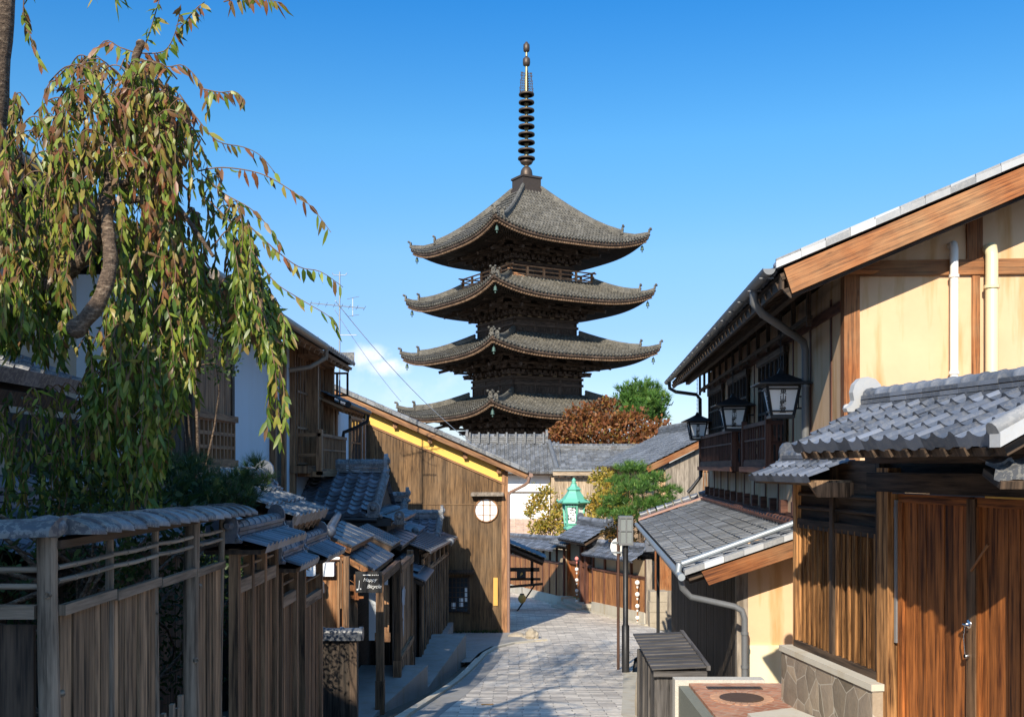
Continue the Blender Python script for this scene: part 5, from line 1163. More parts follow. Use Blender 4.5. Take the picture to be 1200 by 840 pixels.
# roof
p = MB(); p.tiles(FH.p(H1+.45, 1.05, zroof(1.05)), FH.s*-(H1+.45-12.72), FH.n*-8+FH.z*(8*pitch), tw=.28, th=.25, K=True, drop=.06); p.tiles(FH.p(12.72, -14.9, zroof(1.05)), FH.s*(H1+.45-12.72), FH.n*8+FH.z*(8*pitch), tw=.6, th=.6, K=True); rf = p.build('roof', M['tile'], rh)
p = MB()
for i in range(27):                    # pale verge tiles stepping up the gable edge
    n = 1.05-.30*i
    O = FH.p(12.66, n, zroof(n)-.02+.012); p.par(O, FH.s*.20, FH.n*-.305+FH.z*(.30*pitch), FH.z*.085+FH.n*.0); p.par(O+FH.z*.085, FH.s*.06, FH.n*-.29+FH.z*(.29*pitch), FH.z*.03)
p.build('verge_tile', M['tilelight'], rf)
p = MB(); n0, n1 = .95, -7
p.prism([FH.p(12.70, n0, zroof(n0)-.05), FH.p(12.70, n1, zroof(n1)-.05), FH.p(12.70, n1, zroof(n1)-.36), FH.p(12.70, n0-.10, zroof(n0)-.36)], FH.s*.07, None, FH.n*-1+FH.z*pitch); p.build('bargeboard', M['orange'], rf)
p = MB(); p.prism([FH.p(12.78, n0, zroof(n0)-.30), FH.p(12.78, n1, zroof(n1)-.30), FH.p(12.78, n1, zroof(n1)-.41), FH.p(12.78, n0-.1, zroof(n0)-.41)], FH.s*.06, None, FH.n*-1+FH.z*pitch)
p.slab(FH.p(12.78, 1.0, zroof(1.0)-.05), FH.s*(H1+.4-12.78), FH.n*-7.9+FH.z*(7.9*pitch), -.12, -.03); p.build('roof_deck', M['darkwood'], rf)
p = MB()
for i in range(38):
    s = 12.95+.44*i; p.beam(FH.p(s, 1.0, zroof(1.0)-.21), FH.p(s, -.2, zroof(-.2)-.21), .06, .09)
p.fbox(FH, 12.8, H1+.3, .93, .98, zroof(1.0)-.27, zroof(1)-.10, grain='s'); p.fbox(FH, 12.8, H1+.2, .52, .62, zroof(.57)-.36, zroof(.57)-.24, grain='s'); p.build('rafter_row', M['darkwood'], rf)
p = MB()                               # half-round gutter along the eave, with downpipes
pts = [(math.cos(th)*.075, math.sin(th)*.075) for th in [math.pi*(1+i/8) for i in range(9)]]
for (s0, s1) in ((12.7, H1+.5),):
    r0 = [FH.p(s0, 1.13+a, zroof(1.05)-.01+b) for a, b in pts]; r1 = [FH.p(s1, 1.13+a, zroof(1.05)-.06+b) for a, b in pts]; n = len(pts)
    p.add(r0+r1, [(j, j+1, n+j+1, n+j) for j in range(n-1)], .5, tuple(FH.s), True); p.add([q+FH.z*.012 for q in r0+r1], [(j+1, j, n+j, n+j+1) for j in range(n-1)], .5, tuple(FH.s), True)
    p.add(r0, [tuple(range(n))], .5); p.add(r1, [tuple(range(n))], .5)
for i in range(18): s = 12.9+.95*i; p.fbox(FH, s-.012, s+.012, 1.04, 1.22, zroof(1.05)-.1, zroof(1.05)-.085)
p.build('gutter', M['greymetal'], rf)
def pipe(name, pts, r, mat, parent, clips=()):
    q = MB(); q.tube(pts, r, 12)
    for c in clips: q.lathe(c, [(r*1.25, -.02), (r*1.25, .02)], 12)
    return q.build(name, mat, parent)
ze = zroof(1.05)
pipe('downpipe', [FH.p(13.9, 1.13, ze-.06), FH.p(13.9, 1.13, ze-.25), FH.p(14.0, 1.0, ze-.38), FH.p(15.2, .30, ze-.55), FH.p(15.4, .16, ze-.60), FH.p(15.45, .12, ze-.72), FH.p(15.45, .12, -.82)], .055, M['greymetal'], rh, [FH.p(15.45, .12, z) for z in (.3, 1.2)])
pipe('downpipe', [FH.p(28.6, 1.13, ze-.1), FH.p(28.6, 1.12, ze-.3), FH.p(28.6, .95, ze-.4), FH.p(28.6, .38, ze-.48), FH.p(28.6, .28, ze-.6), FH.p(28.6, .26, -.3), FH.p(28.6, .5, -.62), FH.p(28.6, .62, -.75)], .05, M['darkmetal'], rh)
pipe('vent_pipe', [FGb.p(1.34, .0, 2.86), FGb.p(1.34, .10, 2.86), FGb.p(1.34, .12, 2.80), FGb.p(1.34, .12, -.4)], .052, M['pipewhite'], rh, [FGb.p(1.34, .12, 2.45), FGb.p(1.34, .12, 1.2)])
pipe('vent_pipe', [FGb.p(1.80, .0, 2.80), FGb.p(1.80, .13, 2.80), FGb.p(1.80, .15, 2.70), FGb.p(1.80, .15, -.4)], .078, M['pipecream'], rh, [FGb.p(1.80, .15, 2.3)])
# lower pent roof along the street
K0, K1 = 15.2, 29.0; zt_l, ze_l, no = -.92, -1.60, 1.95
p = MB(); p.tiles(FH.p(K1, no, ze_l), FH.s*-(K1-K0), FH.n*-no+FH.z*(zt_l-ze_l), tw=.28, th=.235, prof='flat', amp=.026, lip=.03, drop=.05); rl = p.build('lower_roof', M['tileslate'], rh)
p = MB()
for i in range(7):
    n = no-.29*i; zz = ze_l+(zt_l-ze_l)*(no-n)/no
    p.par(FH.p(K0-.10, n, zz-.03), FH.s*.22, FH.n*-.285+FH.z*(.285*(zt_l-ze_l)/no), FH.z*.085)
p.build('verge_tile', M['tilelight'], rl)
p = MB(); dz = (zt_l-ze_l)/no
p.prism([FH.p(K0-.05, no-.25, ze_l+.25*dz-.06), FH.p(K0-.05, 0, zt_l-.06), FH.p(K0-.05, 0, zt_l-.30), FH.p(K0-.05, no-.36, ze_l+.36*dz-.30)], FH.s*.07, None, FH.n*-1+FH.z*dz); p.build('bargeboard', M['orange'], rl)
p = MB(); p.slab(FH.p(K0+.02, no-.05, ze_l-.03), FH.s*(K1-K0), FH.n*-(no-.1)+FH.z*(zt_l-ze_l-.03), -.10, -.03)
for i in range(30): s = K0+.2+.46*i; p.beam(FH.p(s, no-.08, ze_l-.15), FH.p(s, .3, zt_l-.27), .055, .08)
p.build('lower_roof_deck', M['darkwood'], rl)
p = MB(); p.tube([FH.p(K0-.25, no+.06, ze_l-.04), FH.p(K1+.3, no+.06, ze_l-.08)], .055, 10); p.tube([FH.p(K0+.15, no+.02, ze_l+.12), FH.p(K0+.15, .1, zt_l+.14)], .045, 10); p.tube([FH.p(K0+.15, no+.06, ze_l+.12), FH.p(K0+.12, no+.08, ze_l-.04)], .05, 10)
p.build('gutter', M['steel'], rl)
pipe('downpipe', [FH.p(K0-.1, no+.06, ze_l-.06), FH.p(K0-.05, no+.03, ze_l-.22), FH.p(K0+.02, no-.10, ze_l-.36), FH.p(K0+.05, no-.75, ze_l-.50), FH.p(K0+.05, no-.86, ze_l-.56), FH.p(K0+.05, no-.90, ze_l-.68), FH.p(K0+.05, no-.90, -3.45)], .048, M['greymetal'], rh, [FH.p(K0+.05, no-.90, z) for z in (-2.5, -3.0)])
p = MB(); p.tube([FH.p(K1+.1, no, ze_l+.02), FH.p(K1+.1, .75, zt_l-.20)], .06, 8); p.slab(FH.p(K1-.05, no, ze_l+.05), FH.s*.3, FH.n*-no+FH.z*(zt_l-ze_l), 0, .05); p.build('copper_flashing', M['copper'], rl)
p = MB()
for i in range(8):
    n = no-.05-.24*i; p.tube([FH.p(K1+.32, n, ze_l+(no-n)*dz+.16), FH.p(K1+.32, n-.2, ze_l+(no-n+.2)*dz+.16)], .085, 10); p.tube([FH.p(K1+.32, n-.0, ze_l+(no-n)*dz+.16), FH.p(K1+.32, n-.05, ze_l+(no-n+.05)*dz+.16)], .098, 10)
p.build('end_ridge', M['tile'], rl)
p = MB(); p.fbox(FH, K0, K1, 0.0, .16, zt_l-.03, zt_l+.06); p.ridge(FH.p(K0, .12, zt_l-.02), FH.p(K1, .12, zt_l-.02), .2, .05, 1, .06, .3); p.build('head_flashing', M['bengara'], rl)
# ground-floor wall under it
nw = 1.02
p = MB(); p.boards(FH, 16.15, 29.2, nw, lambda s: g(s)-.2, -1.46, .19, .03); p.build('board_wall', M['blackwood'], rh)
p = MB(); p.fbox(FH, 15.95, 29.0, .0, nw-.05, g(20)-.8, -1.55); p.build('ground_floor', M['darkwood'], rh)
p = MB(); p.fbox(FH, 15.92, 16.12, nw-.12, nw+.05, g(16)-.3, -1.50, grain='z'); p.build('corner_post', M['greyplank'], rh)
FE = Frame(FH.p(15.93, nw-.12, 0), (-FH.n.x, -FH.n.y), -FH.s)
p = MB(); p.fbox(FE, 0, 2.6, -.1, .02, -2.78, -1.15); p.build('cream_panel', M['cream'], rh)
p = MB(); p.fbox(FE, -.0, 2.6, -.1, .07, g(16)-.3, -2.78); p.build('plaster_skirt', plaster('skirt_plaster', (.78, .68, .46), amt=.35), rh)
p = MB(); p.fbox(FE, -.1, .3, -.1, .10, -1.55, -1.44, grain='s'); p.build('bracket', M['orange'], rh)

# --- hanging lanterns with calligraphy
def hanging_lantern(base, label):
    o = thing('hanging_lantern', label, 'lantern', tuple(base), 'lanterns hanging along the plaster house')
    b = Vector(base); F = Frame(b, FH.s.to_2d(), FH.n)      # s away from the camera, n to the street
    def ring(w, z): return [F.p(-w, w, z), F.p(-w, -w, z), F.p(w, -w, z), F.p(w, w, z)]
    wt, wb, zt_, zb_ = .245, .165, .50, .04
    p = MB(); a, c = ring(wt-.012, zt_-.02), ring(wb-.012, zb_+.02); p.add(a+c, [(i, (i+1) % 4, 4+(i+1) % 4, 4+i) for i in range(4)]+[(0, 3, 2, 1), (4, 5, 6, 7)], .5); pn = p.build('paper_panel', M['paper'], o)
    p = MB(); a, c = ring(wt, zt_), ring(wb, zb_)
    for i in range(4): p.beam(a[i], c[i], .032, .032)
    for q in (a, c, ring(wt-.005, zt_-.055), ring(wb+.012, zb_+.07)):
        for i in range(4): p.beam(q[i], q[(i+1) % 4], .026, .026)
    q = ring(wb, zb_-.03); p.add(ring(wb+.02, zb_)+ring(wb+.02, zb_-.035), [(0, 3, 2, 1), (4, 5, 6, 7)]+[(i, (i+1) % 4, 4+(i+1) % 4, 4+i) for i in range(4)]); p.build('frame', M['darkmetal'], o)
    p = MB(); rr = [ring(.40, zt_+.01), ring(.40, zt_+.03), ring(.20, zt_+.12), ring(.05, zt_+.20), ring(.02, zt_+.27)]
    vs = [v for r in rr for v in r]; p.add(vs, [(4*j+i, 4*j+(i+1) % 4, 4*j+4+(i+1) % 4, 4*j+4+i) for j in range(4) for i in range(4)]+[(3, 2, 1, 0)]); p.build('lantern_roof', M['darkmetal'], o)
    p = MB(); z = zt_+.24
    for i in range(19):
        c = F.p(0, 0, z+i*.055); ax = F.s if i % 2 else F.n
        p.tube([c, c+ax*.013+F.z*.03, c+F.z*.06, c-ax*.013+F.z*.03, c], .006, 5, cap=False)
    p.build('chain', M['darkmetal'], o)
    p = MB()
    for zz in (.16, .34): p.beam(F.p(0, -.2, zz), F.p(0, -.43, zz), .02, .025)
    for k in (.27, .33): p.beam(F.p(0, -k, .16), F.p(0, -k, .34), .014, .014)
    p.fbox(F, -.03, .03, -.45, -.42, .08, .44); p.build('wall_bracket', M['darkmetal'], o)
    for (fs, fr) in ((-F.s, -F.n), (F.n, -F.s)):     # near face and street face
        up = (F.z*(zt_-zb_)+fs*(wt-wb)).normalized(); right = fr if fs == -F.s else F.s*-1
        if right.cross(up).dot(fs) < 0: right = -right
        mid = b+F.z*.275+fs*((wt+wb)/2-.006)
        for k, ch in enumerate('東山野堂'):
            lettering(ch, .102, M['ink'], o, mid+up*(.126-.093*k), right, up, bold=.0018)
    return o
l0 = hanging_lantern(FH.p(15.75, .43, .72), 'largest white lantern with black calligraphy, nearest of the three by the balcony')
for (s, z, lab) in ((21.0, .70, 'middle sized white calligraphy lantern, between the largest and the smallest one'), (27.9, .68, 'smallest white calligraphy lantern, at the far end of the balcony against the sky')):
    c = copy_tree(l0); c.location = FH.p(s, .43, z); c['label'] = lab

# ------------------------------------------------------------------ gate and fence on the right
G0 = V(3.33, 9.2, 0)
FF = Frame(G0, (-.144, 1)); FF.n = FF.n if FF.n.x < 0 else -FF.n
rfn = thing('board_fence', 'ribbed orange board fence with louvred top on a stone faced plinth beside the big gate', 'fence', tuple(FF.p(.9, 0, -2.4)))
Lf = 1.82
for s in (.02, .95, Lf):
    p = MB(); p.fbox(FF, s-.035, s+.035, -.05, .04, -1.93, .10, grain='z'); p.build('post', M['slatorange'] if s > 1.5 else M['darkwood'], rfn)
for a, b in ((.06, .91), (.99, Lf-.04)):
    p = MB(); p.boards(FF, a, b, .0, -1.88, -.62, .066, .02, .012, .008)
    for q_ in range(7): u_ = a+.04+(b-a-.08)*q_/6; p.fbox(FF, u_-.012, u_+.012, 0, .026, -1.88, -.62, grain='z'); p.build('board_panel', M['slatorange'], rfn)
    p = MB()
    for z in (-.30, -.44): p.tube([FF.p(a, 0, z), FF.p(b, 0, z)], .02, 8)
    p.fbox(FF, a, b, -.02, .025, -.66, -.56, grain='s'); p.fbox(FF, a, b, -.04, -.02, -.56, .05, grain='s'); p.build('louvre', M['darkwood'], rfn)
p = MB(); p.fbox(FF, .0, Lf, -.04, .05, -1.93, -1.86, grain='s'); p.build('sill', M['darkwood'], rfn)
p = MB(); p.fbox(FF, -.12, Lf+.06, -.20, .16, -2.9, -1.99); pl = p.build('plinth', M['crazy'], rfn)
p = MB(); p.fbox(FF, -.14, Lf+.08, -.22, .18, -1.99, -1.93); p.build('coping', M['stonepale'], pl)
p = MB(); zz = -.03
p.tiles(FF.p(Lf+.35, .42, -.12), FF.s*-1.55, FF.n*-.42+FF.z*.17, tw=.17, th=.21, prof='hon', amp=.03, lip=.016, drop=.05); p.tiles(FF.p(.8, -.42, -.12), FF.s*1.3, FF.n*.42+FF.z*.17, tw=.2, th=.21, K=True); rf = p.build('tile_cap', M['tile'], rfn)
p = MB(); p.ridge(FF.p(Lf+.25, 0, .02), FF.p(.7, 0, .02), .17, .10, 2, .058, .17); p.oni(FF.p(Lf+.28, 0, .0), FF.s, .2, .26, .04); p.build('ridge', M['tile'], rf)
p = MB(); p.fbox(FF, .62, Lf+.3, -.36, .36, -.19, -.14, grain='s'); p.prism([FF.p(.58, .44, -.16), FF.p(.58, -.44, -.16), FF.p(.58, -.3, -.30), FF.p(.58, .34, -.30)], FF.s*.04); p.build('cap_board', M['greyboard'], rf)

FT = Frame(G0, (-.23, 1)); FT.n = FT.n if FT.n.x < 0 else -FT.n     # negative s comes towards the camera
gg = thing('gate', 'big wooden double gate with sunlit reddish boards under a grey tiled roof', 'gate', tuple(FT.p(-.9, 0, -2.3)))
for s, w in ((-.10, .085), (-2.3, .085)):
    p = MB(); p.fbox(FT, s-w, s+w, -.10, .07, -2.9, -.02, grain='z'); p.build('post', M['slatorange'] if s > -1 else M['gatewood'], gg)
p = MB(); p.fbox(FT, -2.6, .14, -.10, .075, -.23, -.06, grain='s'); p.build('lintel', M['darkwood'], gg)
for a, b in ((-1.20, -.24), (-2.2, -1.24)):
    p = MB(); p.boards(FT, a, b, -.02, -2.5, -.32, .115, .03, .006, .004); d = p.build('door', M['gatewood'], gg)
    p = MB(); p.fbox(FT, a, b, -.035, .002, -.32, -.245, grain='s'); p.fbox(FT, a, a+.05, -.03, .006, -2.5, -.32, grain='z'); p.fbox(FT, b-.06, b, -.03, .008, -2.5, -.32, grain='z'); p.build('door_frame', M['gatewood'], d)
p = MB(); p.fbox(FT, -1.275, -1.175, -.02, .022, -2.5, -.26, grain='z'); p.build('meeting_stile', M['slatwood'], gg)
p = MB(); c = FT.p(-1.20, .022, -1.24); p.lathe(c, [(.035, 0), (.03, .008), (.012, .012), (.012, .05)], 12, axis=FT.n); p.tube([c+FT.n*.05, c+FT.n*.055-FT.s*.03, c+FT.n*.05-FT.s*.08], .008, 7); p.tube([c+FT.n*.03, c+FT.n*.045+FT.z*-.1, c+FT.n*.03+FT.z*-.24], .005, 6)
p.lathe(c-FT.z*.25+FT.n*0, [(.022, 0), (.024, .02), (.016, .035)], 12, axis=FT.n); p.build('door_handle', M['mesh_bin'], gg)
p = MB(); p.beam(FT.p(-1.24, .03, -.82), FT.p(-1.46, .05, -.60), .014, .014); p.build('latch_stick', M['orange'], gg)
p = MB(); p.fbox(FT, -.235, -.205, .0, .02, -1.55, -.30, grain='z'); p.fbox(FT, -.236, -.204, .02, .024, -.46, -.36); p.build('metal_strip', M['steel'], gg)
p = MB(); p.fbox(FT, -2.2, -.24, .055, .062, -.243, -.232, grain='s'); p.build('lintel_strip', M['sheet'], gg)
p = MB(); p.fbox(FT, -2.2, -1.45, .063, .067, -.245, -.231, grain='s'); p.build('yellow_tape', M['gilded'], gg)
FR_ = Frame(V(2.42, 8.86, 0), (-.19, 1)); FR_.n = FR_.n if FR_.n.x < 0 else -FR_.n   # roof frame: s=0 at the far end of the eave
Lr = 2.70
p = MB(); p.tiles(FR_.p(0, 0, .175), FR_.s*-Lr, FR_.n*-.71+FR_.z*.36, tw=.193, th=.18, amp=.039, lip=.024, drop=.06); p.tiles(FR_.p(-Lr, -1.6, .13), FR_.s*Lr, FR_.n*.89+FR_.z*.40, tw=.3, th=.3, K=True); rf = p.build('roof', M['tile'], gg)
p = MB(); p.ridge(FR_.p(-.05, -.71, .495), FR_.p(-Lr-.1, -.71, .495), .18, .12, 3, .066, .2); p.build('ridge', M['tile'], rf)
p = MB(); p.oni(FR_.p(.02, -.71, .47), FR_.s, .31, .31, .07); p.build('ridge_end', M['tilelight'], rf)
p = MB(); p.par(FR_.p(-Lr-.01, .04, .11), FR_.s*-.10, FR_.n*-.75+FR_.z*.38, FR_.z*.09); p.tube([FR_.p(-Lr-.05, .05, .21), FR_.p(-Lr-.05, -.71, .59)], .055, 10); p.build('verge_tile', M['tilelight'], rf)
p = MB(); p.slab(FR_.p(-.05, -.05, .14), FR_.s*-(Lr-.05), FR_.n*-.66+FR_.z*.335, -.09, -.03)
for i in range(12): s = -.15-.22*i; p.beam(FR_.p(s, -.03, .085), FR_.p(s, -.66, .41), .045, .06)
p.fbox(FR_, -Lr, -.05, -.78, -.66, .02, .24, grain='s'); p.build('roof_deck', M['darkwood'], rf)
p = MB(); p.fbox(FT, -2.2, .0, -.13, -.06, -.07, .28, grain='s'); p.fbox(FT, -2.4, .1, -.6, -.55, -2.6, .28); p.build('dark_panel', M['blackwood'], gg)
nr_ = thing('low_pent_roof', 'pale scalloped tip of a low tile roof at the right edge in front of the gate', 'roof', tuple(at(1195, 555, 6.4)))
c = at(1166, 552, 6.3)
p = MB(); fr = Frame(c, (1, .05)); fr.n = fr.n if fr.n.y < 0 else -fr.n
p.tiles(c, fr.s*1.1, V(.02, .30, .09), tw=.19, th=.16, amp=.035, lip=.02, drop=.05); p.build('tile', M['tileold'], nr_)
p = MB(); p.slab(c-V(0, 0, .05)+fr.s*.04, fr.s*1.0, V(.02, .28, .08), -.06, -.01); p.fbox(fr, .45, .55, -.3, -.2, -2.3, -.02, grain='z'); p.build('bracket', M['darkwood'], nr_)

# ------------------------------------------------------------------ brick forecourt
gz = lambda Y: -2.53
def slope_box(name, pts, mat, depth, dz=0.0):
    mb = MB(); top = [V(x, y, gz(y)+dz) for x, y in pts]
    mb.prism([q-V(0, 0, depth) for q in top], V(0, 0, depth)); return struct(mb.build(name, mat))
slope_box('forecourt', [(2.06, 11.93), (4.0, 11.93), (4.4, 5), (2.06, 5)], M['brick'], 1.6)
slope_box('forecourt_edge', [(1.90, 12.12), (2.95, 12.12), (2.95, 11.934), (1.90, 11.934)], M['granite'], 1.6, .035)
slope_box('forecourt_edge', [(1.94, 11.93), (2.056, 11.93), (2.056, 5), (1.94, 5)], M['graniteside'], 1.6, -.03)
slope_box('gate_step', [(2.38, 10.35), (2.90, 10.6), (3.3, 9.3), (3.7, 7), (2.6, 6.5)], M['stonepale'], .6, .03)
mh = thing('manhole_cover', 'round rusty manhole cover set in the brick forecourt', 'manhole cover', (2.5, 11.1, gz(11)))
p = MB(); c = V(2.5, 11.15, gz(11)); p.lathe(c, [(.235, .0), (.235, .010), (.21, .012)], 32); p.build('cover', M['iron'], mh)
p = MB()
for i in range(26):
    th = 2*math.pi*i/26; d = V(math.cos(th), math.sin(th), 0); q = d.cross(V(0, 0, 1)); p.par(c+d*.24-q*.028, d*.10, q*.05, V(0, 0, .007))
p.build('brick_ring', simple('ring_brick', (.42, .24, .15), .75, 0, .6, 20), mh)
dg_ = thing('drain_grate', 'narrow dark drain strip set in the brick forecourt behind the manhole', 'drain', (2.5, 11.65, gz(11)))
p = MB(); a = V(2.22, 11.58, gz(11)); p.par(a, V(.62, 0, 0), V(0, .14, 0), V(0, 0, .008)); p.build('frame', M['iron'], dg_)
p = MB()
for i in range(14): p.par(a+V(.02+.042*i, .02, .004), V(.028, 0, 0), V(0, .10, 0), V(0, 0, .007))
p.build('slot', M['darkmetal'], dg_)
# timber-clad bin store
bs = thing('bin_store', 'dark weathered wooden storage box with a sloping plank lid beside the forecourt', 'storage box', (2.08, 13.7, g(13.7)))
X0, X1, Y0, Y1 = 1.82, 2.40, 12.9, 14.7; zf, zk = -2.62, -2.50
p = MB(); p.boards(WORLD, X0, X1, Y0-.0, g(Y0)-.1, zf, .145, .03); FX = Frame((0, 0, 0), (0, 1), (-1, 0, 0)); p.boards(FX, Y0+.02, Y1, -X0, g(13.5)-.3, zf-.0, .2, .03); p.fbox(WORLD, X0+.02, X1-.02, Y0+.03, Y1, g(13)-.4, zf-.02)
p.build('body', M['binwood'], bs)
for i in range(4): 
    q = MB(); yy = Y0+.02+i*.57; q.fbox(FX, yy-.03, yy+.03, -X0, -X0+.03, g(13.4)-.3, zf, grain='z'); q.build('side_batten', M['binwood'], bs)
p = MB(); k = 11
for i in range(k):
    y0 = Y0-.12+(Y1-Y0+.2)*i/k; y1 = Y0-.12+(Y1-Y0+.2)*(i+1)/k+.03; z0 = zf+.05+(zk-zf)*i/k
    p.par(V(X0-.07, y0, z0+.02), V(X1-X0+.10, 0, .03), V(0, y1-y0, -.006), V(0, 0, .02), None, V(1, 0, 0))
p.build('lid', M['binwood'], bs)
p = MB(); p.beam(V(X1+.05, Y0-.14, zf+.10), V(X1+.05, Y1+.1, zk+.10), .05, .06); p.fbox(WORLD, X0-.05, X1+.04, Y0-.10, Y0-.06, zf-.02, zf+.05, grain='s'); p.build('lid_edge', M['binwood'], bs)
p = MB(); p.lathe(V(2.08, Y0-.0, -3.05), [(.02, 0), (.025, .01), (.03, .03), (.015, .04)], 12, axis=(0, -1, 0)); p.build('knob', M['mesh_bin'], bs)
rp = thing('kerb_stone', 'rough brown stone standing behind the wooden storage box', 'stone', (1.98, 15.1, g(15.1)))
p = MB(); p.lathe(V(1.98, 15.1, g(15.1)-.1), [(.16, 0), (.17, .3), (.15, .6), (.10, .85), (.02, .9)], 7, smooth=False, rot=.3); p.build('stone', M['rock'], rp)

# ------------------------------------------------------------------ posts in the street
lp = thing('street_lamp', 'dark street lamp post with a square frosted glass head', 'street lamp', (2.55, 23, g(23)))
b = V(2.55, 23, g(23))
p = MB(); p.lathe(b, [(.085, 0), (.085, 1.05), (.06, 1.07), (.06, 2.85)], 14); p.build('post', M['darkmetal'], lp)
hd = b+V(0, 0, 2.86)
p = MB(); p.fbox(WORLD, 2.55-.125, 2.55+.125, 22.875, 23.125, hd.z+.04, hd.z+.60); p.build('lamp_glass', M['lampglass'], lp)
p = MB()
for z in (hd.z, hd.z+.31, hd.z+.60): p.fbox(WORLD, 2.55-.155, 2.55+.155, 22.845, 23.155, z, z+(.05 if z != hd.z+.31 else .02))
for sx in (-1, 0, 1):
    for sy in (-1, 0, 1):
        if sx or sy: p.fbox(WORLD, 2.55+sx*.14-.013, 2.55+sx*.14+.013, 23+sy*.14-.013, 23+sy*.14+.013, hd.z, hd.z+.62, grain='z')
p.build('lamp_frame', M['greymetal'], lp)
p = MB(); p.tube([V(2.55, 22.86, hd.z+.1), V(2.55, 22.86, hd.z+.52)], .011, 8); p.build('lamp_tube', M['paper'], lp)
sp2 = thing('traffic_sign', 'round traffic sign seen from the back on a thin brown pole beside the street lamp', 'sign', (2.46, 23.7, g(23.7)))
b = V(2.45, 23.6, g(23.6))
p = MB(); p.tube([b-V(0, 0, .1), b+V(0, 0, 3.3)], .034, 10); p.build('pole', M['brownmetal'], sp2)
p = MB(); p.lathe(b+V(.04, .05, 2.82), [(.215, 0), (.22, .01), (.215, .02)], 32, axis=(0, 1, 0)); p.build('disc', M['signwhite'], sp2)
p = MB()
for z in (2.70, 2.92): p.fbox(WORLD, b.x-.14, b.x+.2, b.y+.035, b.y+.05, b.z+z-.02, b.z+z+.02, grain='s'); p.fbox(WORLD, b.x-.045, b.x+.045, b.y-.045, b.y+.04, b.z+z-.02, b.z+z+.02)
p.build('clamp', M['steel'], sp2)
dp = thing('drainpipe_post', 'slim black pipe with a white foot in front of the dark board wall', 'pipe', (4.55, 27.9, g(27.9)))
q = at(771, 733, 33.5); b = V(4.18, 29.3, g(29.3))
p = MB(); p.tube([b, b+V(0, 0, 3.75)], .05, 10); p.build('pipe', M['darkmetal'], dp)
p = MB(); p.tube([b-V(0, 0, .05), b+V(0, 0, .22)], .065, 10); p.build('foot', M['signwhite'], dp)
rk = thing('boulder', 'pair of rough boulders at the street corner below the boarded house', 'stone', (.75, 31.4, g(31.4)))
from mathutils import noise as mnoise
def boulder(mb, c, rx, ry, rz):
    n, m = 14, 8; vs = []
    for i in range(m+1):
        for k in range(n):
            a, e = 2*math.pi*k/n, math.pi*i/m-math.pi/2; d = V(math.cos(a)*math.cos(e), math.sin(a)*math.cos(e), math.sin(e))
            f = 1+.28*mnoise.noise(d*1.7+Vector(c)); vs.append(Vector(c)+V(d.x*rx*f, d.y*ry*f, d.z*rz*f))
    mb.add(vs, [(i*n+k, i*n+(k+1) % n, (i+1)*n+(k+1) % n, (i+1)*n+k) for i in range(m) for k in range(n)], .5)
p = MB(); boulder(p, (.62, 31.35, g(31.3)+.08), .20, .22, .22); p.build('stone', M['rock'], rk)
rk['label'] = 'rough boulder at the street corner, taller of the two below the boarded house'
rk2 = thing('boulder', 'low flat boulder at the street corner, left of the taller one', 'stone', (.2, 31.6, g(31.6)))
p = MB(); boulder(p, (.18, 31.7, g(31.6)+.0), .32, .25, .13); p.build('stone', M['rock'], rk2)
pp = thing('paving_mark', 'small yellow mark painted on the street near the left kerb', 'road mark', (-.45, 16.5, g(16.5)+.006))
p = MB(); y = 16.6; p.add([V(-.50, y, g(y)+.006), V(-.30, y, g(y)+.006), V(-.30, y+.14, g(y+.14)+.006), V(-.50, y+.14, g(y+.14)+.006)], [(0, 1, 2, 3)]); p.build('paint', simple('worn_orange_paint', (.50, .24, .04), .7, 0, .8, 30), pp)

# ------------------------------------------------------------------ trees and plants
def leaf(mb, p, d, nrm, L, w, rnd, droop=.25):
    d = d.normalized(); x = d.cross(nrm)
    if x.length < 1e-3: x = d.orthogonal()
    x.normalize(); n = x.cross(d); f = -.16*w
    b = p; m = p+d*L*.5+n*f*-.3; t = p+d*L-n*L*droop
    l1, l2 = p+d*L*.28+x*w*.42+n*w*.12, p+d*L*.66+x*w*.36+n*w*.06-n*L*droop*.4
    r1, r2 = p+d*L*.28-x*w*.42+n*w*.12, p+d*L*.66-x*w*.36+n*w*.06-n*L*droop*.4
    mb.add([b, l1, l2, t, r2, r1, m], [(0, 1, 2, 6), (6, 2, 3), (0, 6, 4, 5), (6, 3, 4)], rnd, tuple(d), True)
def rv(s=1.0): return Vector((R.gauss(0, s), R.gauss(0, s), R.gauss(0, s)))
def smooth_path(pts, k=4):
    out = []; n = len(pts)
    for i in range(n-1):
        p0, p1, p2, p3 = pts[max(i-1, 0)], pts[i], pts[i+1], pts[min(i+2, n-1)]
        for j in range(k):
            t = j/k; out.append(.5*((2*p1)+(-p0+p2)*t+(2*p0-5*p1+4*p2-p3)*t*t+(-p0+3*p1-3*p2+p3)*t*t*t))
    return out+[pts[-1]]

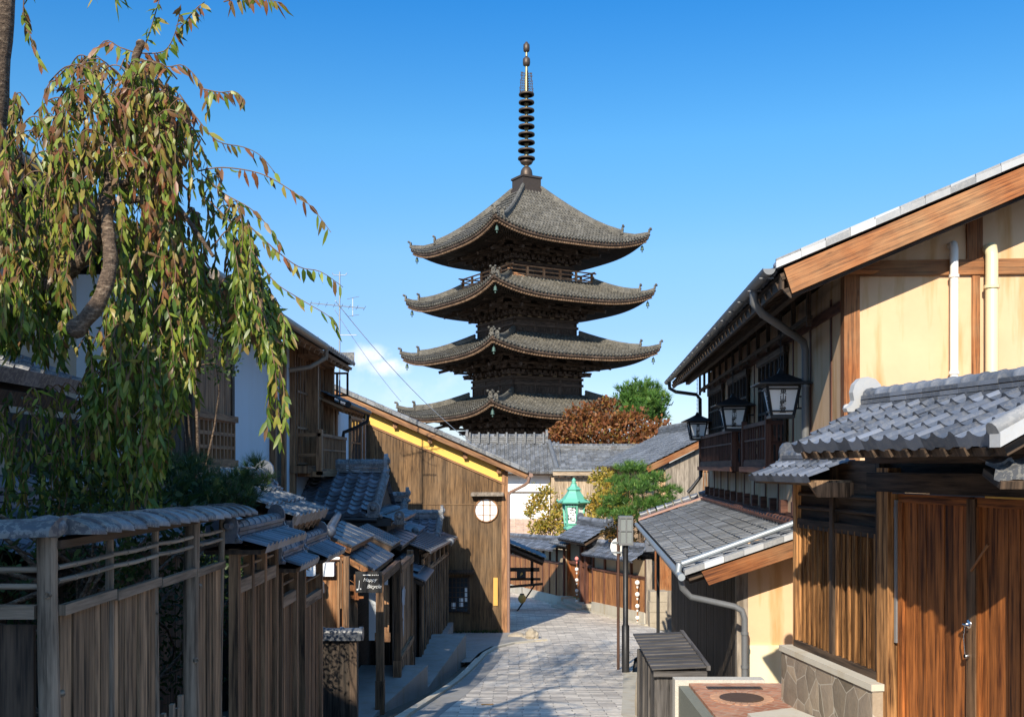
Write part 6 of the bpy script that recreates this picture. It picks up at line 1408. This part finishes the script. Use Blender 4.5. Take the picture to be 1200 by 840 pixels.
ch = thing('weeping_cherry', 'weeping cherry tree with drooping green and bronze leaves over the log fence', 'tree', (-2.75, 6.4, g(6.4)))
def pxp(L): return smooth_path([at(x, y, Y) for x, y, Y in L], 4)
tr = MB(); P = pxp([(-150, 900, 6.7), (-120, 740, 6.7), (-90, 600, 6.6), (-60, 440, 6.5), (-26, 330, 6.35), (-2, 265, 6.25), (-10, 185, 6.2), (-4, 90, 6.2), (4, 0, 6.2), (18, -110, 6.3), (50, -240, 6.4)])
tr.tube(P, [(.12-.0016*i)*(1+.06*math.sin(i*1.7)) for i in range(len(P))], 14); tr.build('trunk', M['bark'], ch)
def limb(L, r0, r1, cut=False):
    b = MB(); P = pxp(L); n = len(P); b.tube(P, [(r0+(r1-r0)*i/(n-1))*(1+.07*math.sin(i*2.1)) for i in range(n)], 10)
    if cut: b.ball(P[-1], r1*1.25, 10)
    b.build('limb', M['bark'], ch); return P
limb([(-50, 405, 6.45), (30, 358, 6.25), (62, 330, 6.2), (98, 300, 6.15), (118, 262, 6.1), (128, 215, 6.1), (140, 160, 6.1), (150, 118, 6.05), (168, 84, 6.0), (180, 78, 6.0)], .062, .030, True)
limb([(124, 235, 6.0), (127, 275, 5.7), (129, 312, 5.6), (115, 355, 5.55), (90, 384, 5.55)], .034, .046, True)
limb([(140, 160, 6.1), (158, 105, 6.05), (158, 72, 6.0), (165, 52, 6.0)], .026, .024, True)
limb([(128, 222, 6.1), (175, 200, 5.9), (192, 180, 5.8)], .022, .026)
limb([(98, 205, 6.2), (96, 190, 6.2), (100, 165, 6.2)], .02, .018)
limb([(150, 235, 6.0), (195, 232, 5.9), (222, 260, 5.9), (250, 300, 5.85)], .02, .010)
limb([(16, -20, 6.2), (70, -60, 6.0), (140, -80, 5.8), (210, -60, 5.6)], .04, .012)
limb([(40, -150, 6.3), (-60, -260, 5.5), (-140, -380, 5.0)], .05, .02)
limb([(62, -240, 6.4), (160, -330, 6.0), (260, -360, 5.8)], .05, .02)
tw, lf = MB(), MB()
def strand(px, leaves, Lr=(.05, .112), redness=.0, r=.0036, world=None):
    P = world if world else pxp(px)
    tw.tube(P, [r*(1.2-.7*i/(len(P)-1)) for i in range(len(P))], 5, cap=False)
    cum = [0]
    for a, b in zip(P, P[1:]): cum.append(cum[-1]+(b-a).length)
    for i in range(leaves):
        q = (i+R.random())/leaves; s = (.06+.94*q)*cum[-1]
        k = next(j for j in range(len(cum)-1) if cum[j+1] >= s-1e-9); t = (s-cum[k])/max(1e-6, cum[k+1]-cum[k])
        c = P[k]+(P[k+1]-P[k])*t; td = (P[k+1]-P[k]).normalized()
        d = td*.4+Vector((0, 0, -.85))+rv(.36)
        n = Vector((R.gauss(0, .6), -1+R.gauss(0, .6), R.gauss(.3, .5)))
        rn = min(1, max(0, R.betavariate(1.9, 3.0)+redness*R.random()))
        leaf(lf, c, d, n, R.uniform(*Lr), R.uniform(.018, .033), rn, R.uniform(-.15, .42))
def interp(tab, x):
    for (a, b), (c, d) in zip(tab, tab[1:]):
        if a <= x <= c: return b+(d-b)*(x-a)/(c-a)
    return tab[-1][1]
TOP = [(0, 110), (50, 105), (100, 72), (165, 66), (210, 112), (240, 170), (280, 225), (335, 340)]
BOT = [(0, 395), (60, 405), (95, 430), (118, 545), (150, 605), (180, 575), (205, 495), (240, 425), (280, 395), (305, 400), (335, 420)]
for i in range(450):
    if i % 6 == 0: gx, gu = (R.uniform(0, 330) if i % 24 else R.uniform(100, 230)), R.random()
    x = min(334, max(0, gx+R.gauss(0, 9)))
    a, b = interp(TOP, x), interp(BOT, x)
    y = a+(b-a-40)*min(1, max(0, gu+R.gauss(0, .05)))**(1.1 if x > 120 else .9); ln = R.uniform(60, 190)
    if x > 215 and y < 260 and R.random() < .6: continue
    if 20 < x < 130 and 200 < y < 400 and R.random() < .4: continue
    y1 = min(b+R.uniform(-25, 20), y+ln); Y = R.uniform(5.75, 7.1) if x > 110 else R.uniform(5.9, 7.2)
    dx = R.uniform(-26, 30)
    if x > 200: dx = abs(dx)
    strand([(x-dx, y+14, Y+R.uniform(-.1, .1)), (x-dx*.4, y, Y), (x, y+(y1-y)*.3, Y-.05), (x+R.uniform(-7, 7), y+(y1-y)*.65, Y-.08), (x+R.uniform(-9, 9), y1, Y-.1)], int(8+ln/4.6), redness=.62 if y < 190 else .3 if y < 260 else .06)
for i in range(110):                   # bushy top: short arching sprays either side of the cut limb
    x = R.uniform(48, 225); a = interp(TOP, x); y = a+R.uniform(-6, 135)*(.6 if x > 190 else 1); sd_x = R.choice((-1, 1))*R.uniform(14, 42); Y = R.uniform(5.8, 6.8)
    if R.random() < .45: Y = R.uniform(5.55, 5.8)
    strand([(x-sd_x, y+16, Y+.1), (x-sd_x*.5, y-2, Y), (x, y, Y), (x+sd_x*.4, y+R.uniform(14, 26), Y), (x+sd_x*.55, y+R.uniform(45, 85), Y)], R.randint(12, 22), redness=.55 if y < 190 else .2)
for i in range(64):                    # low shaded sprays in front of the garden roof
    x = R.uniform(0, 135); y = R.uniform(455, 540); Y = R.uniform(6.0, 7.0); dx = R.uniform(-30, 30)
    strand([(x-dx, y+6, Y), (x-dx*.4, y-8, Y), (x, y+25, Y), (x+R.uniform(-8, 8), y+R.uniform(60, 95), Y)], 16, redness=0)
EX = [[(160, 62, 6), (192, 60, 6), (206, 36, 5.95), (212, 5, 5.9)], [(168, 58, 6), (178, 30, 5.95), (185, 5, 5.9), (190, -10, 5.9)], [(206, 40, 6), (228, 12, 5.9), (240, 2, 5.9)],
      [(160, 62, 6), (140, 55, 6), (122, 48, 6), (100, 78, 6)], [(160, 70, 6), (195, 78, 5.9), (216, 77, 5.9), (238, 102, 5.9), (244, 130, 5.9)], [(238, 104, 5.9), (258, 108, 5.9), (275, 107, 5.9), (286, 116, 5.9)],
      [(210, 110, 5.95), (232, 140, 5.9), (255, 165, 5.9), (285, 172, 5.9), (305, 182, 5.9), (322, 202, 5.9)], [(233, 200, 6), (262, 196, 5.9), (305, 203, 5.85), (340, 222, 5.8), (365, 242, 5.8), (388, 272, 5.8)],
      [(236, 203, 6), (262, 226, 5.9), (292, 243, 5.85), (312, 262, 5.85), (330, 288, 5.8)], [(240, 230, 6), (272, 262, 5.9), (300, 300, 5.85), (322, 330, 5.8), (352, 350, 5.8), (388, 372, 5.8), (396, 388, 5.8)],
      [(290, 262, 5.9), (320, 290, 5.85), (350, 312, 5.8), (376, 318, 5.8), (402, 336, 5.8)], [(300, 340, 5.9), (312, 380, 5.85), (322, 430, 5.8), (326, 480, 5.8), (330, 518, 5.75)], [(305, 350, 5.9), (318, 400, 5.85), (316, 450, 5.8), (312, 505, 5.8)],
      [(295, 330, 5.9), (310, 390, 5.85), (330, 440, 5.8), (336, 500, 5.75)], [(28, 0, 6.2), (28, 20, 6.15), (37, 46, 6.1), (48, 76, 6.1)], [(130, 400, 5.9), (140, 460, 5.85), (150, 530, 5.8), (158, 600, 5.8)], [(150, 380, 5.9), (165, 450, 5.85), (176, 520, 5.8), (186, 560, 5.8)], [(262, 2, 5.7), (290, -4, 5.7), (330, 3, 5.7)]]
for i, e in enumerate(EX): strand(e, 46 if i in (11, 12, 13, 15, 16) else 22, redness=.7 if e[0][1] < 220 else .25)
for i in range(420):                   # the rest of the crown, above the picture, thickened to cast added shade
    c = V(R.uniform(-7.4, -3.0) if i % 4 else R.uniform(-3.6, -1.9), R.uniform(5.6, 9.4), R.uniform(4.5, 8.4)); dx, dy = R.uniform(-.5, .6), R.uniform(-.5, .4); h = R.uniform(.5, 1.2)
    zmin = 2.85*c.y/6.2+.15
    strand(None, 18, Lr=(.12, .2), world=smooth_path([c, c+V(dx*.5, dy*.5, .1), c+V(dx*.8, dy*.8, -h*.4), V(c.x+dx, c.y+dy, max(zmin, c.z-h))], 3))
twg = tw.build('twigs', M['twig'], ch); lf.build('crown', M['leafcherry'], ch)

def foliage(mb, clumps, n, L, w, up=.2, flat=0.0, rb=(2, 2)):
    """n leaf blades spread through ellipsoid clumps (centre, rx, ry, rz), denser towards their skin"""
    tot = sum(c[1]*c[3] for c in clumps)
    for c, rx, ry, rz in clumps:
        for i in range(max(1, int(n*rx*rz/tot))):
            d = rv().normalized(); r = R.random()**.45
            p = Vector(c)+V(d.x*rx*r, d.y*ry*r, d.z*rz*r)*(1+.18*R.gauss(0, 1))
            dd = d*.5+rv(.5)+V(0, 0, up); leaf(mb, p, dd, rv(), R.uniform(*L), R.uniform(*w), R.betavariate(*rb), .1)
def tufts(mb, clumps, n, L, k=14, w=.006, flat=.5, rb=(2, 2)):
    """pine tufts: k needles fanning up and out from each of n points"""
    tot = sum(c[1]*c[3] for c in clumps)
    for c, rx, ry, rz in clumps:
        for i in range(max(1, int(n*rx*rz/tot))):
            d = rv().normalized(); r = R.random()**.4
            p = Vector(c)+V(d.x*rx*r, d.y*ry*r, d.z*rz*r)*(1+.15*R.gauss(0, 1)); ax = (d*.5+V(0, 0, .9)+rv(.25)).normalized(); rn = R.betavariate(*rb)
            for j in range(k):
                q = (ax+rv(.55)).normalized(); Ln = L*R.uniform(.7, 1.1); x = q.cross(rv()).normalized()*w
                mb.add([p-x, p+x, p+q*Ln], [(0, 1, 2)], rn)
def branchy(parent, base, top, r, ends, mat='twig', sub=.6):
    b = MB(); P = smooth_path([Vector(base), (Vector(base)*.55+Vector(top)*.45)+V(r*2, 0, 0), Vector(top)], 4); n = len(P); b.tube(P, [r*(1-.65*i/(n-1)) for i in range(n)], 8)
    for e in ends:
        s = P[R.randint(n//3, n-1)]; e = Vector(e); m = (s+e)/2+rv(.06)*(e-s).length+V(0, 0, .06*(e-s).length); b.tube(smooth_path([s, m, e], 3), [r*.45*(1-.8*i/6) for i in range(7)], 6)
    b.build('trunk', M[mat], parent)

mp = thing('maple', 'broad reddish brown maple in front of the pagoda, right side', 'tree', (6.6, 77, g(77)))
cl = [(at(x, y, Y), rx, 1.4, rz) for x, y, Y, rx, rz in [(655, 510, 76, 1.5, .8), (682, 490, 77, 1.7, .9), (705, 478, 78, 1.4, .7), (690, 510, 75, 1.8, .9), (720, 502, 76, 1.8, 1.0), (742, 492, 77, 1.5, .9), (755, 512, 76, 1.6, .8), (772, 500, 76, 1.1, .6), (640, 520, 76, .9, .6), (728, 518, 75, 1.9, .7), (668, 525, 76, 1.6, .6)]]
lfm = MB(); foliage(lfm, cl, 3900, (.22, .40), (.16, .26), rb=(1.8, 2.0)); foliage(lfm, [(c+V(R.uniform(-.8, .8), 0, R.uniform(-.2, .7)), a*R.uniform(.4, .7), b*.6, d*.55) for c, a, b, d in cl+cl], 1500, (.2, .35), (.14, .22)); lfm.build('crown', M['leafmaple'], mp); branchy(mp, (6.6, 77, g(77)), at(705, 512, 77), .22, [c[0] for c in cl])
pn = thing('tall_pine', 'tall bright green pine rising behind the reddish maple', 'tree', (10.2, 84, g(84)))
cl = [(at(x, y, Y), rx, 1.3, rz) for x, y, Y, rx, rz in [(752, 458, 84, 1.9, .8), (735, 468, 84, 1.2, .6), (768, 470, 83, 1.2, .7), (745, 482, 83, 1.6, .7), (770, 486, 84, 1.0, .6), (757, 472, 84, 1.6, .8)]]
t = MB(); tufts(t, cl, 520, .62, 16, .035, rb=(2.4, 2)); foliage(t, cl, 900, (.3, .5), (.1, .16), .5); t.build('crown', M['needle'], pn); branchy(pn, (10.4, 84, g(84)), at(755, 462, 84), .2, [c[0] for c in cl], 'bark')
p2 = thing('garden_pine', 'bright green layered pine above the lower tile roof of the plaster house', 'tree', (5.2, 38.5, g(38)))
cl = [(at(x, y, Y), rx, .6, rz) for x, y, Y, rx, rz in [(742, 548, 39, .62, .20), (728, 562, 39, .55, .2), (765, 560, 38.5, .6, .2), (745, 572, 38, .8, .25), (785, 574, 38.5, .45, .16), (722, 586, 38.5, .6, .22), (758, 590, 38, .8, .25), (735, 602, 38, .6, .22), (775, 585, 38.5, .5, .2), (712, 600, 39, .4, .2)]]
t = MB(); tufts(t, cl, 900, .24, 18, .009, rb=(2.2, 2)); foliage(t, cl, 1300, (.10, .2), (.03, .05), .5); t.build('crown', M['needle'], p2); branchy(p2, (4.95, 38.8, g(38)), at(738, 552, 39), .09, [c[0] for c in cl], 'bark')
yb = thing('yellow_bush', 'loose bush of yellow leaves around the green lantern, left of it', 'tree', (2.0, 54, g(54)))
cl = [(at(x, y, Y), rx, .7, rz) for x, y, Y, rx, rz in [(630, 590, 54, .55, .5), (640, 575, 54, .35, .3), (648, 610, 53, .8, .5), (632, 618, 53, .6, .35), (665, 622, 51, .7, .3), (655, 595, 54, .4, .4), (620, 600, 54, .3, .3)]]
t = MB(); foliage(t, cl, 1700, (.14, .24), (.09, .14), rb=(2, 1.8)); foliage(t, [(at(638, 582, 54), 1.0, .6, .8)], 110, (.13, .2), (.07, .1)); t.build('crown', M['leafyellow'], yb); branchy(yb, (2.0, 54, g(54)), at(642, 585, 54), .06, [c[0] for c in cl]+[at(625, 572, 54), at(645, 566, 54), at(655, 575, 54)])
yt = thing('yellow_tree', 'yellow and orange leaved tree between the green lantern and the bright pine', 'tree', (5.0, 50, g(50)))
cl = [(at(x, y, Y), rx, .8, rz) for x, y, Y, rx, rz in [(708, 560, 50, .7, .5), (718, 578, 49, .8, .6), (700, 592, 48, .6, .6), (725, 600, 48, .8, .5), (694, 612, 47, .5, .4), (738, 575, 50, .6, .5)]]
t = MB(); foliage(t, cl, 2900, (.14, .24), (.08, .13), rb=(2, 2)); t.build('crown', M['leafyellow'], yt); branchy(yt, (5.0, 50, g(50)), at(712, 560, 50), .1, [c[0] for c in cl])
ob = thing('orange_shrub', 'rusty orange shrub below the bright pine, behind the street lamp', 'shrub', (4.9, 40.5, g(40)))
cl = [(at(x, y, Y), rx, .5, rz) for x, y, Y, rx, rz in [(722, 625, 40, .6, .35), (745, 640, 39.5, .6, .4), (760, 622, 40, .5, .3), (735, 612, 40, .5, .25), (755, 655, 39.5, .4, .3)]]
t = MB(); foliage(t, cl, 1500, (.09, .16), (.06, .09), rb=(2, 2.5)); t.build('crown', simple('x', (1, 1, 1)) if False else leafmat('rust_leaf', [(0, (.05, .06, .015)), (.4, (.16, .10, .025)), (.75, (.27, .13, .03)), (1, (.30, .20, .04))]), ob); branchy(ob, (4.8, 40.5, g(40)), at(742, 625, 40), .05, [c[0] for c in cl])
# garden plants behind the log fence
gp = thing('garden_pine', 'dark green pine bush behind the end of the log fence', 'shrub', (-2.6, 8.0, g(8)))
cl = [(at(x, y, Y), rx, .35, rz) for x, y, Y, rx, rz in [(215, 560, 8.2, .26, .13), (245, 572, 8.0, .28, .12), (275, 565, 7.9, .20, .09), (200, 585, 8.1, .3, .12), (240, 592, 7.8, .3, .1), (290, 575, 7.8, .14, .07), (190, 545, 8.4, .2, .12), (228, 545, 8.4, .16, .08), (265, 585, 7.8, .25, .09)]]
t = MB(); tufts(t, cl, 620, .11, 20, .0022, rb=(2, 2.6)); tufts(t, [(at(300, 545, 7.8), .07, .05, .05), (at(312, 562, 7.8), .08, .05, .04), (at(285, 555, 7.8), .06, .05, .05)], 45, .10, 22, .002, rb=(5, 1.5)); t.build('crown', M['needledark'], gp); branchy(gp, (-2.7, 8.0, g(8)), at(230, 575, 8.1), .03, [c[0] for c in cl], 'bark')
gs = thing('garden_shrub', 'dark leafy camellia shrub in the garden behind the log fence', 'shrub', (-2.7, 6.0, g(6)))
cl = [(V(R.uniform(-3.7, -2.15), R.uniform(4.6, 7.6), R.uniform(-.75, -.05)), .32, .32, .28) for i in range(22)]+[(V(R.uniform(-3.8, -2.5), R.uniform(7.4, 12), R.uniform(-1.9, -.75)), .4, .4, .35) for i in range(16)]
t = MB(); foliage(t, cl, 5600, (.05, .085), (.022, .034), rb=(2, 2.4)); foliage(t, [(V(-2.24, 5.85, -.55-.35*i), .05, .2, .2) for i in range(4)], 260, (.05, .08), (.02, .03), rb=(3, 1.6)); t.build('crown', M['leafgarden'], gs); branchy(gs, (-2.7, 6.0, g(6)), (-2.7, 6.0, -.5), .04, [c[0] for c in cl], 'bark')
# shrub in front of the black boarding of the townhouse
g2 = thing('garden_shrub', 'small light green shrub growing against the townhouse between cherry and shutter', 'shrub', (-3.6, 11.5, g(11)))
cl = [(at(x, y, Y), .28, .25, .22) for x, y, Y in [(222, 365, 11.5), (240, 385, 11.4), (205, 395, 11.6), (255, 425, 11.3), (235, 345, 11.6), (250, 360, 11.5)]]
t = MB(); foliage(t, cl, 900, (.05, .08), (.025, .035), rb=(3, 2)); t.build('crown', M['leafgarden'], g2); branchy(g2, (-3.6, 11.5, g(11)), at(228, 380, 11.5), .035, [c[0] for c in cl], 'bark')
wd = MB()
for i in range(220): p = V(R.uniform(-2.3, -.3), 32.9-R.random()**2*.25, g(32.9)+.03); leaf(wd, p, V(R.gauss(0, .4), R.gauss(-.3, .3), 1), rv(), R.uniform(.05, .14), .03, R.random(), .3)
struct(wd.build('weeds', M['leafgarden']), 'stuff')

# ------------------------------------------------------------------ verdigris lantern, aerial, cables
vl = thing('garden_lantern', 'large verdigris green metal lantern with white lettered panels above the garden wall', 'lantern', (2.9, 48, g(48)))
LX, LY = 2.9, 48.0; fr = Frame((LX, LY, 0), (math.cos(.22), math.sin(.22))); fr.n = -fr.n if fr.n.y > 0 else fr.n
def zpx(y): return (545-y)/1200*LY
def hexr(r, z, n=6, rot=math.pi/6): return [fr.p(r*math.cos(2*math.pi*k/n+rot), -r*math.sin(2*math.pi*k/n+rot), z) for k in range(n)]
def loft(mb, rings, smooth=False):
    n = len(rings[0]); vs = [v for r in rings for v in r]
    for j in range(len(rings)-1):
        for k in range(n): mb.add([rings[j][k], rings[j][(k+1) % n], rings[j+1][(k+1) % n], rings[j+1][k]], [(0, 1, 2, 3)], .5, smooth=smooth)
    mb.add(rings[0], [tuple(range(n))], .5); mb.add(rings[-1], [tuple(range(n))], .5)
p = MB(); loft(p, [hexr(.76, zpx(589)), hexr(.80, zpx(587.5)), hexr(.55, zpx(583)), hexr(.36, zpx(577)), hexr(.26, zpx(572)), hexr(.25, zpx(569.5))])
loft(p, [hexr(.35, zpx(573.5)), hexr(.36, zpx(572.5)), hexr(.18, zpx(569)), hexr(.12, zpx(566))]); p.lathe((LX, LY, zpx(566)), [(.10, 0), (.14, .03), (.07, .07), (.11, .12), (.10, .17), (.03, .27)], 12)
for v in hexr(.80, zpx(587)): p.ball(v+V(0, 0, .05), .05, 8)
p.build('roof', M['verdigris'], vl)
p = MB(); loft(p, [hexr(.40, zpx(614)), hexr(.48, zpx(590))]); pn_ = p.build('white_panel', M['paper'], vl)
p = MB(); a, b = hexr(.42, zpx(615)), hexr(.52, zpx(589)); c, d = hexr(.51, zpx(592)), hexr(.44, zpx(612.5))
for k in range(6):
    p.beam(a[k], b[k], .08, .08)
    for r in (a, b, c, d): p.beam(r[k], r[(k+1) % 6], .06, .06)
for k in range(6):
    q = hexr(.55, zpx(590.5))
    for j in range(4): p.beam(q[k]+(q[(k+1) % 6]-q[k])*(j/4), q[k]+(q[(k+1) % 6]-q[k])*(j/4)+V(0, 0, -.12), .03, .03)
loft(p, [hexr(.34, zpx(622)), hexr(.5, zpx(619)), hexr(.5, zpx(617)), hexr(.4, zpx(615.2))]); p.build('frame', M['verdigris'], vl)
p = MB(); p.lathe((LX, LY, g(48)), [(.5, 0), (.45, .3), (.16, .4), (.14, 3.2), (.3, zpx(622)-g(48))], 12); p.build('post', M['verdigris'], vl)
fn = hexr(.44, zpx(602)); 
def face_dir(k): m_ = (fn[k]+fn[(k+1) % 6])/2-V(LX, LY, zpx(602)); return m_
k0 = min(range(6), key=lambda k: face_dir(k).y)
fd = face_dir(k0); rt = fd.normalized().cross(V(0, 0, 1)); rt = -rt if rt.x < 0 else rt
for txt, dx, dz, sz in (('よ', .02, .26, .26), ('つ', .02, .03, .26), ('仙', .02, -.22, .26), ('祇', .2, .28, .12), ('園', .2, .12, .12), ('名', -.17, -.06, .12), ('物', -.17, -.2, .12)):
    lettering(txt, sz, M['ink'], vl, V(LX, LY, zpx(602)+dz)+fd*(1.0+(dz)*.16)+fd.normalized()*.02+rt*dx, rt, (fd.normalized()*.13+V(0, 0, 1)), bold=.003)
kl = min((k for k in range(6) if k != k0), key=lambda k: face_dir(k).x+face_dir(k).y)
fd = face_dir(kl); rt = fd.normalized().cross(V(0, 0, 1)); rt = -rt if rt.x < 0 else rt
for i, txt in enumerate('祇園名物'): lettering(txt, .18, M['ink'], vl, V(LX, LY, zpx(602)+.28-.18*i)+fd*(1.0+(.28-.18*i)*.16)+fd.normalized()*.02, rt, (fd.normalized()*.13+V(0, 0, 1)), bold=.002)

an = thing('tv_aerial', 'thin television aerial on a mast above the white townhouse roofs', 'aerial', (-4.5, 27, 1.8))
m0 = at(398, 412, 27); p = MB(); p.tube([V(m0.x, 27, 1.6), V(m0.x, 27, at(0, 318, 27).z)], .022, 6); p.build('mast', M['steel'], an)
p = MB(); z = at(0, 358, 27).z; p.beam(V(m0.x-.72, 26.7, z+.03), V(m0.x+.62, 27.2, z-.03), .022, .022)
for i in range(8): c = V(m0.x-.70+.19*i, 26.71+.07*i, z+.03-.008*i); p.beam(c-V(.06, -.18, .03), c+V(.06, -.18, .03), .009, .009)
p.beam(V(m0.x+.33, 27.1, z-.26), V(m0.x+.33, 27.1, z+.22), .02, .02); p.beam(V(m0.x+.2, 27, z-.28), V(m0.x+.48, 27.2, z-.2), .014, .014); p.beam(V(m0.x+.2, 27, z+.18), V(m0.x+.48, 27.2, z+.28), .014, .014)
z2 = at(0, 322, 27).z; p.build('antenna', M['steel'], an); p = MB(); p.tube([V(m0.x-.2, 27, z2+.06), V(m0.x-.15, 27, z2), V(m0.x+.15, 27, z2), V(m0.x+.2, 27, z2+.06)], .012, 5); p.build('top_dipole', M['steel'], an); p = MB(); p.beam(V(m0.x, 27, at(0, 392, 27).z), V(m0.x+.45, 27, at(0, 392, 27).z), .03, .02); p.build('stay_arm', M['steel'], an)
def cable(a, b, r, sag, label):
    o = thing('cable', label, 'cable', tuple(a)); p = MB(); pts = []
    for i in range(13): t = i/12; q = a+(b-a)*t; pts.append(q-V(0, 0, sag*4*t*(1-t)))
    p.tube(pts, r, 5); p.build('wire', M['pipewhite'], o)
cable(at(393, 352, 27), at(552, 518, 34), .011, .25, 'white stay cable slanting from the aerial down towards the boarded house roof')
cable(at(392, 362, 27), at(470, 470, 30), .007, .1, 'thin grey stay wire below the white cable of the aerial')
